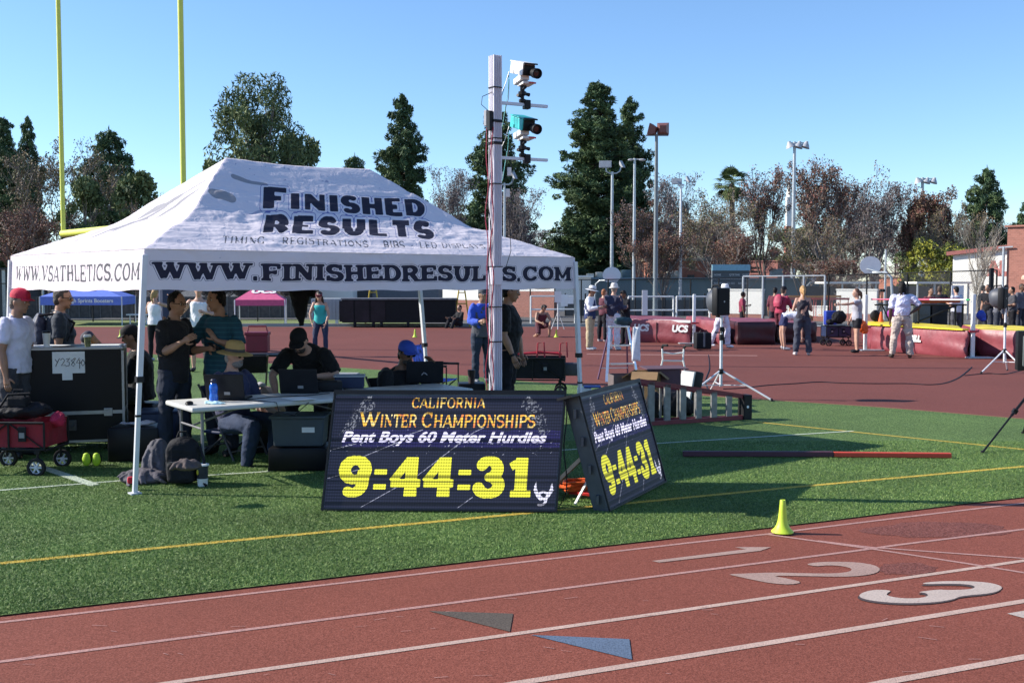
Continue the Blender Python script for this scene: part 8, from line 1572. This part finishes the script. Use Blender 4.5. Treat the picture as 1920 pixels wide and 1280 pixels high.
def branchy(name, h, spread, seed, bark, leaf=None, leafn=3, lsize=.12, levels=5, up=.8, n0=6, trunk=.22, twig=.012, dens=1.0, stub=.15):
    t = thing(name, '', 'tree', (0, 0, 0)); rn = random.Random(seed); b = MB(); tips = []
    def rec(p, d, ln, r, lv):
        q = [p]; k = 3
        for i in range(k): d = (d + Vector((rn.gauss(0, .13), rn.gauss(0, .13), rn.gauss(0, .08) + .05 * up))).normalized(); p = p + d * ln / k; q.append(p)
        b.tube(q, [max(twig, r * (1 - .4 * i / k)) for i in range(k + 1)], 5 if lv < 2 else 3, cap=False)
        if lv >= levels - 1: tips.append(q[2])
        if lv >= levels: tips.append(p); return
        for i in range(rn.choice((2, 3, 3)) if lv else n0):
            a = rn.uniform(0, 6.28); w_ = rn.uniform(.35, .75) * spread; s = d.orthogonal().normalized(); s.rotate(Matrix.Rotation(a, 3, d)); nd = (d + s * w_ + Vector((0, 0, up * .22))).normalized(); st = q[rn.choice((1, 2, 3))] if i else p
            rec(st, nd, ln * rn.uniform(.62, .86), r * .58, lv + 1)
    rec(Vector((0, 0, 0)), Vector((0, 0, 1)), h * (.22 + stub), h * .013 + .03, 0)
    zm = max(v[2] for v in b.v); k = h / zm; b.v = [(v[0] * k, v[1] * k, v[2] * k) for v in b.v]; tips = [tuple(c * k for c in p) for p in tips]; b.build('trunk', bark, t)
    if leaf: leaf_mesh('crown', tips, [.42 * h / 12] * len(tips), leafn, lsize, leaf, t, seed, flat=.2)
    return t
def lobes(name, h, w_, seed, mats, n=60, per=150, droop=.7, size=.2, z0=.3, trunkm=m_barkg, lobe=.12):
    t = thing(name, '', 'tree', (0, 0, 0)); rn = random.Random(seed); b = MB(); C = []; Rr = []; b.tube([(0, 0, 0), (.2, 0, h * .35), (.0, 0, h * .55)], [h * .022, h * .016, h * .010], 8)
    for i in range(n):
        u = rn.random(); z = h * (z0 + (1 - z0 - .05) * u); rad = w_ / 2 * math.sin(math.pi * (.22 + .68 * u)) ** .8 * rn.uniform(.15, 1.0) ** .6; a = rn.uniform(0, 6.28); c = Vector((rad * math.cos(a), rad * math.sin(a), z)); C.append(c); q = w_ * lobe * rn.uniform(.6, 1.25); Rr.append((q, q, q * (1.0 if droop else .8)))
        if i % 2 == 0: s = Vector((0, 0, h * rn.uniform(.25, .5))); b.tube([s, s.lerp(c, .5) + Vector((0, 0, h * .03)), c], [h * .008, h * .005, .02], 4, cap=False)
    b.build('trunk', trunkm, t); leaf_mesh('crown', C, Rr, per, size, mats, t, seed, droop=droop); return t
def put_tree(proto, px, top, d, label, wpx=None, base_w=None, group=None, first=[]):
    h = H(px, top, d).z; hp = proto['h']; s = h / hp; sx = s if not wpx else (wpx * d / 2000) / proto['w']
    if not proto.get('used'): o = proto; proto['used'] = 1
    else: o = copy_tree(proto)
    if 'h' in o and o is not proto: pass
    o.location = H(px, 640, d).xy[:] + (0,); o.scale = (sx, sx, s); o.rotation_euler = (0, 0, random.uniform(0, 6.28)); o['label'] = label; o['category'] = 'tree'
    if group: o['group'] = group
    TREES.append(o); return o
TREES = []
def reg(o, h, w_): o['h'] = h; o['w'] = w_; return o
c1 = reg(conifer('conifer_tree', 18, 4.3, 1, dens=2.5, tuft=.48, shape=.66, base=.05), 18, 7.2); c2 = reg(conifer('conifer_tree', 15, 3.2, 2, dens=1.7, base=.08, tuft=.55, shape=.6), 15, 5.2); c3 = reg(conifer('pine_tree', 12, 3.4, 4, dens=1.3, base=.12, tuft=.62, shape=.45), 12, 5.4)
b1 = reg(branchy('bare_tree', 12, .9, 11, m_barkg, mr_, 5, .12, levels=6, up=1.0, n0=7, twig=.02), 12, 7); b2 = reg(branchy('bare_tree', 12, .75, 12, m_barkg, mgry, 3, .11, levels=6, up=1.3, n0=6, twig=.018), 12, 6); b5 = reg(branchy('bare_tree', 12, .62, 31, m_bark, [mr_[0], mr_[2], mgry[0]], 4, .11, levels=6, up=1.1, n0=4, twig=.02, stub=.08), 12, 6); b6 = reg(branchy('bare_tree', 12, 1.1, 47, m_barkg, [mr_[2], leafm('olive_brown', (.15, .14, .07))], 5, .12, levels=6, up=.7, n0=5, twig=.02), 12, 8); b3 = reg(branchy('red_leaf_tree', 11, .6, 13, m_bark, mr_, 16, .14, levels=5, up=1.4, n0=7), 11, 4.5); b4 = reg(branchy('pale_bare_tree', 8, .85, 14, m_barkp, None, levels=5, up=1.0, n0=7, twig=.018), 8, 6)
e1 = reg(lobes('eucalyptus_tree', 17, 8.6, 21, me_, n=120, per=170, size=.22, z0=.2), 17, 8.6); e2 = reg(lobes('broadleaf_tree', 9, 6, 22, me_, n=60, per=130, size=.20, z0=.15, droop=0), 9, 6.4); yb = reg(lobes('yellow_green_bush', 4.5, 5, 23, my, n=60, per=140, size=.12, z0=.08, droop=0, lobe=.13), 4.5, 5.4)
put_tree(c1, 1120, 160, 92, 'huge dense dark conifer right of the mast, widest and tallest of all', wpx=205); put_tree(c2, 1178, 192, 96, 'narrower dark conifer standing close behind the huge one', wpx=108)
put_tree(c2, 757, 187, 88, 'pointed conifer rising behind the right slope of the canopy', wpx=118); put_tree(c2, 932, 212, 84, 'tall conifer directly behind the mast', wpx=140); put_tree(c3, 1843, 324, 86, 'dark pine above the cream gymnasium wall', wpx=92); put_tree(c3, 1925, 380, 80, 'dark pine cut by the right edge above the brick building', wpx=70)
put_tree(c3, 212, 255, 84, 'dark open-topped pine between the goalpost uprights', wpx=125); put_tree(c1, 18, 226, 92, 'dark conifer at the left edge', wpx=110); put_tree(c2, 62, 228, 96, 'green conifer second from the left edge', wpx=70); put_tree(c3, 668, 302, 100, 'low dark pine just above the canopy ridge', wpx=90)
put_tree(e1, 492, 138, 82, 'large drooping eucalyptus behind the canopy peak', wpx=195); put_tree(e2, 565, 250, 86, 'smaller round dark tree right of the big eucalyptus', wpx=125); put_tree(e2, 262, 322, 69, 'olive green round tree left of the right goalpost upright', wpx=130); put_tree(e2, 165, 330, 71, 'grey-green tree left of the dark open-topped pine', wpx=110); put_tree(e2, 1062, 442, 96, 'low dark green tree at the foot of the huge conifer', wpx=70); put_tree(e2, 405, 300, 96, 'pale green tree partly hidden by the left slope of the canopy', wpx=90)
for px, top, d, w_, lab, p in ((108, 252, 74, 150, 'large bare brown tree behind the left goalpost upright', b6), (30, 380, 66, 150, 'low red-brown tree at the left edge above the valance', b1), (312, 365, 66, 70, 'bare reddish tree at the foot of the right goalpost upright', b1), (840, 308, 76, 90, 'pale bare tree between the canopy slope and the mast', b2), (985, 350, 78, 110, 'bare grey-brown tree right of the mast above the canopy corner', b2),
    (1205, 375, 74, 95, 'bare brown tree at the right foot of the huge conifer', b5), (1268, 322, 84, 100, 'bare grey tree behind the forked lamp', b2), (1345, 352, 72, 150, 'dense bare brown tree in front of the palm', b6), (1432, 318, 80, 110, 'bare reddish tree left of the bell lamp pole', b5), (1545, 290, 76, 130, 'tallest bare reddish-purple tree right of the bell lamp pole', b1), (1640, 335, 84, 130, 'pale grey bare tree above the large round backboard', b2),
    (1704, 360, 82, 50, 'narrow column-shaped dark red tree', b3), (1765, 352, 82, 80, 'dark red-brown tree right of the rear bell lamp pole', b3), (1590, 350, 92, 90, 'bare tree filling between the tall reddish one and the grey one', b5), (1500, 400, 66, 120, 'low brown tree behind the silver gates', b6), (1390, 430, 64, 110, 'low brown tree behind the scoreboard', b1), (1240, 430, 66, 100, 'low bare tree behind the blue-grey building', b1), (1800, 380, 76, 90, 'brown tree in front of the dark pine', b6), (1575, 480, 60, 130, 'low brown thicket tree behind the white covered walkway', b1)):
    put_tree(p, px, top, d, lab, wpx=w_)
put_tree(b4, 1832, 392, 58, 'pale bare tree with fanning twigs in front of the pine', wpx=130); put_tree(b4, 1832, 455, 41, 'thin pale sapling beside the white poster', wpx=60); put_tree(yb, 1750, 452, 66, 'bright yellow-green bush by the cream wall', wpx=150)
put_tree(b1, 880, 440, 80, 'low bare brown tree left of the mast over the canopy slope', wpx=90)
for i, (px, w_) in enumerate(((40, 120), (130, 110), (215, 120), (300, 120), (390, 120), (475, 120), (545, 110))):
    o = put_tree(b1 if i % 2 else b3, px, 505 + 10 * (i % 2), 58 + (i % 3), 'bare brown shrub behind the board fence, ' + ('at the far left edge', 'above the left end of the blue tent', 'above the right end of the blue tent', 'behind the near tent leg and the blonde ponytail', 'behind the young man in teal', 'above the pink tent', 'left of the pale grey container')[i], wpx=w_, group='bare shrubs behind the board fence')
FARL = ['above the left end of the black trailer', 'behind the canopy lettering near its middle', 'behind the right slope of the canopy', 'left of the mast behind the canopy slope', 'just left of the mast', 'right of the mast above the canopy corner', 'left of the white forked lamp pole', 'left of the palm', 'behind the scoreboard', 'behind the pink brick building', 'right of the bell lamp pole', 'above the large round backboard', 'behind the yellow-green bush', 'behind the cream gymnasium', 'behind the brick building at the right edge']
for i in range(15):
    px = (620 + i * 30, 1220 + (i - 6) * 88)[i > 5] if i > 5 else (640 + i * 75)
    put_tree((e2, b1, b2)[i % 3], px, 440 - 12 * (i % 4), 104 + (i % 3) * 4, ('dark green far tree ', 'brown bare far tree ', 'grey bare far tree ')[i % 3] + FARL[i], wpx=150, group=('green', 'brown', 'grey')[i % 3] + ' trees of the furthest row')
# palm
t = thing('palm_tree', 'fan palm rising above the bare brown trees', 'tree', H(1369, 640, 88).xy[:] + (0,)); hp = H(1369, 345, 88).z; b = MB(); b.tube([(0, 0, 0), (.1, 0, hp * .5), (0, 0, hp)], [.3, .24, .22], 10); b.build('trunk', m_bark, t); rn = random.Random(3); v = []; f = []; b = MB()
for i in range(44):
    a = rn.uniform(0, 6.28); el = rn.uniform(-1.1, 1.4); d = Vector((math.cos(a) * math.cos(el), math.sin(a) * math.cos(el), math.sin(el))); o_ = Vector((0, 0, hp)); e = o_ + d * rn.uniform(.6, .95); b.tube([o_, e], .02, 3, cap=False)
    s = d.cross(Vector((0, 0, 1))).normalized(); u = s.cross(d)
    for k in range(13):
        q = (k - 6) / 6 * 1.25; dd = d * math.cos(q) + s * math.sin(q); tip = e + dd * rn.uniform(.75, 1.05) - Vector((0, 0, .28)); mid = e + dd * .5; w2 = dd.cross(u).normalized() * .05; b.add([e, mid + w2, tip, mid - w2], [(0, 1, 2, 3)])
b.build('crown', leafm('palm_leaf', (.075, .105, .035)), t)
b = MB(); [b.add([(0, 0, hp - .2), (math.cos(a) * .5 + .06, math.sin(a) * .5, hp - .9), (math.cos(a) * .45, math.sin(a) * .45, hp - 1.6 - .3 * math.sin(a * 7)), (math.cos(a) * .5 - .06, math.sin(a) * .5, hp - .9)], [(0, 1, 2, 3)]) for a in [i * .35 for i in range(18)]]; b.build('dead_fronds', leafm('dead_frond', (.16, .12, .07)), t)
for o in TREES:
    for k in ('h', 'w', 'used'):
        if k in o: del o[k]
for o in (c1, c2, c3, b1, b2, b3, b4, b5, b6, e1, e2, yb):
    for k in ('h', 'w', 'used'):
        if k in o: del o[k]
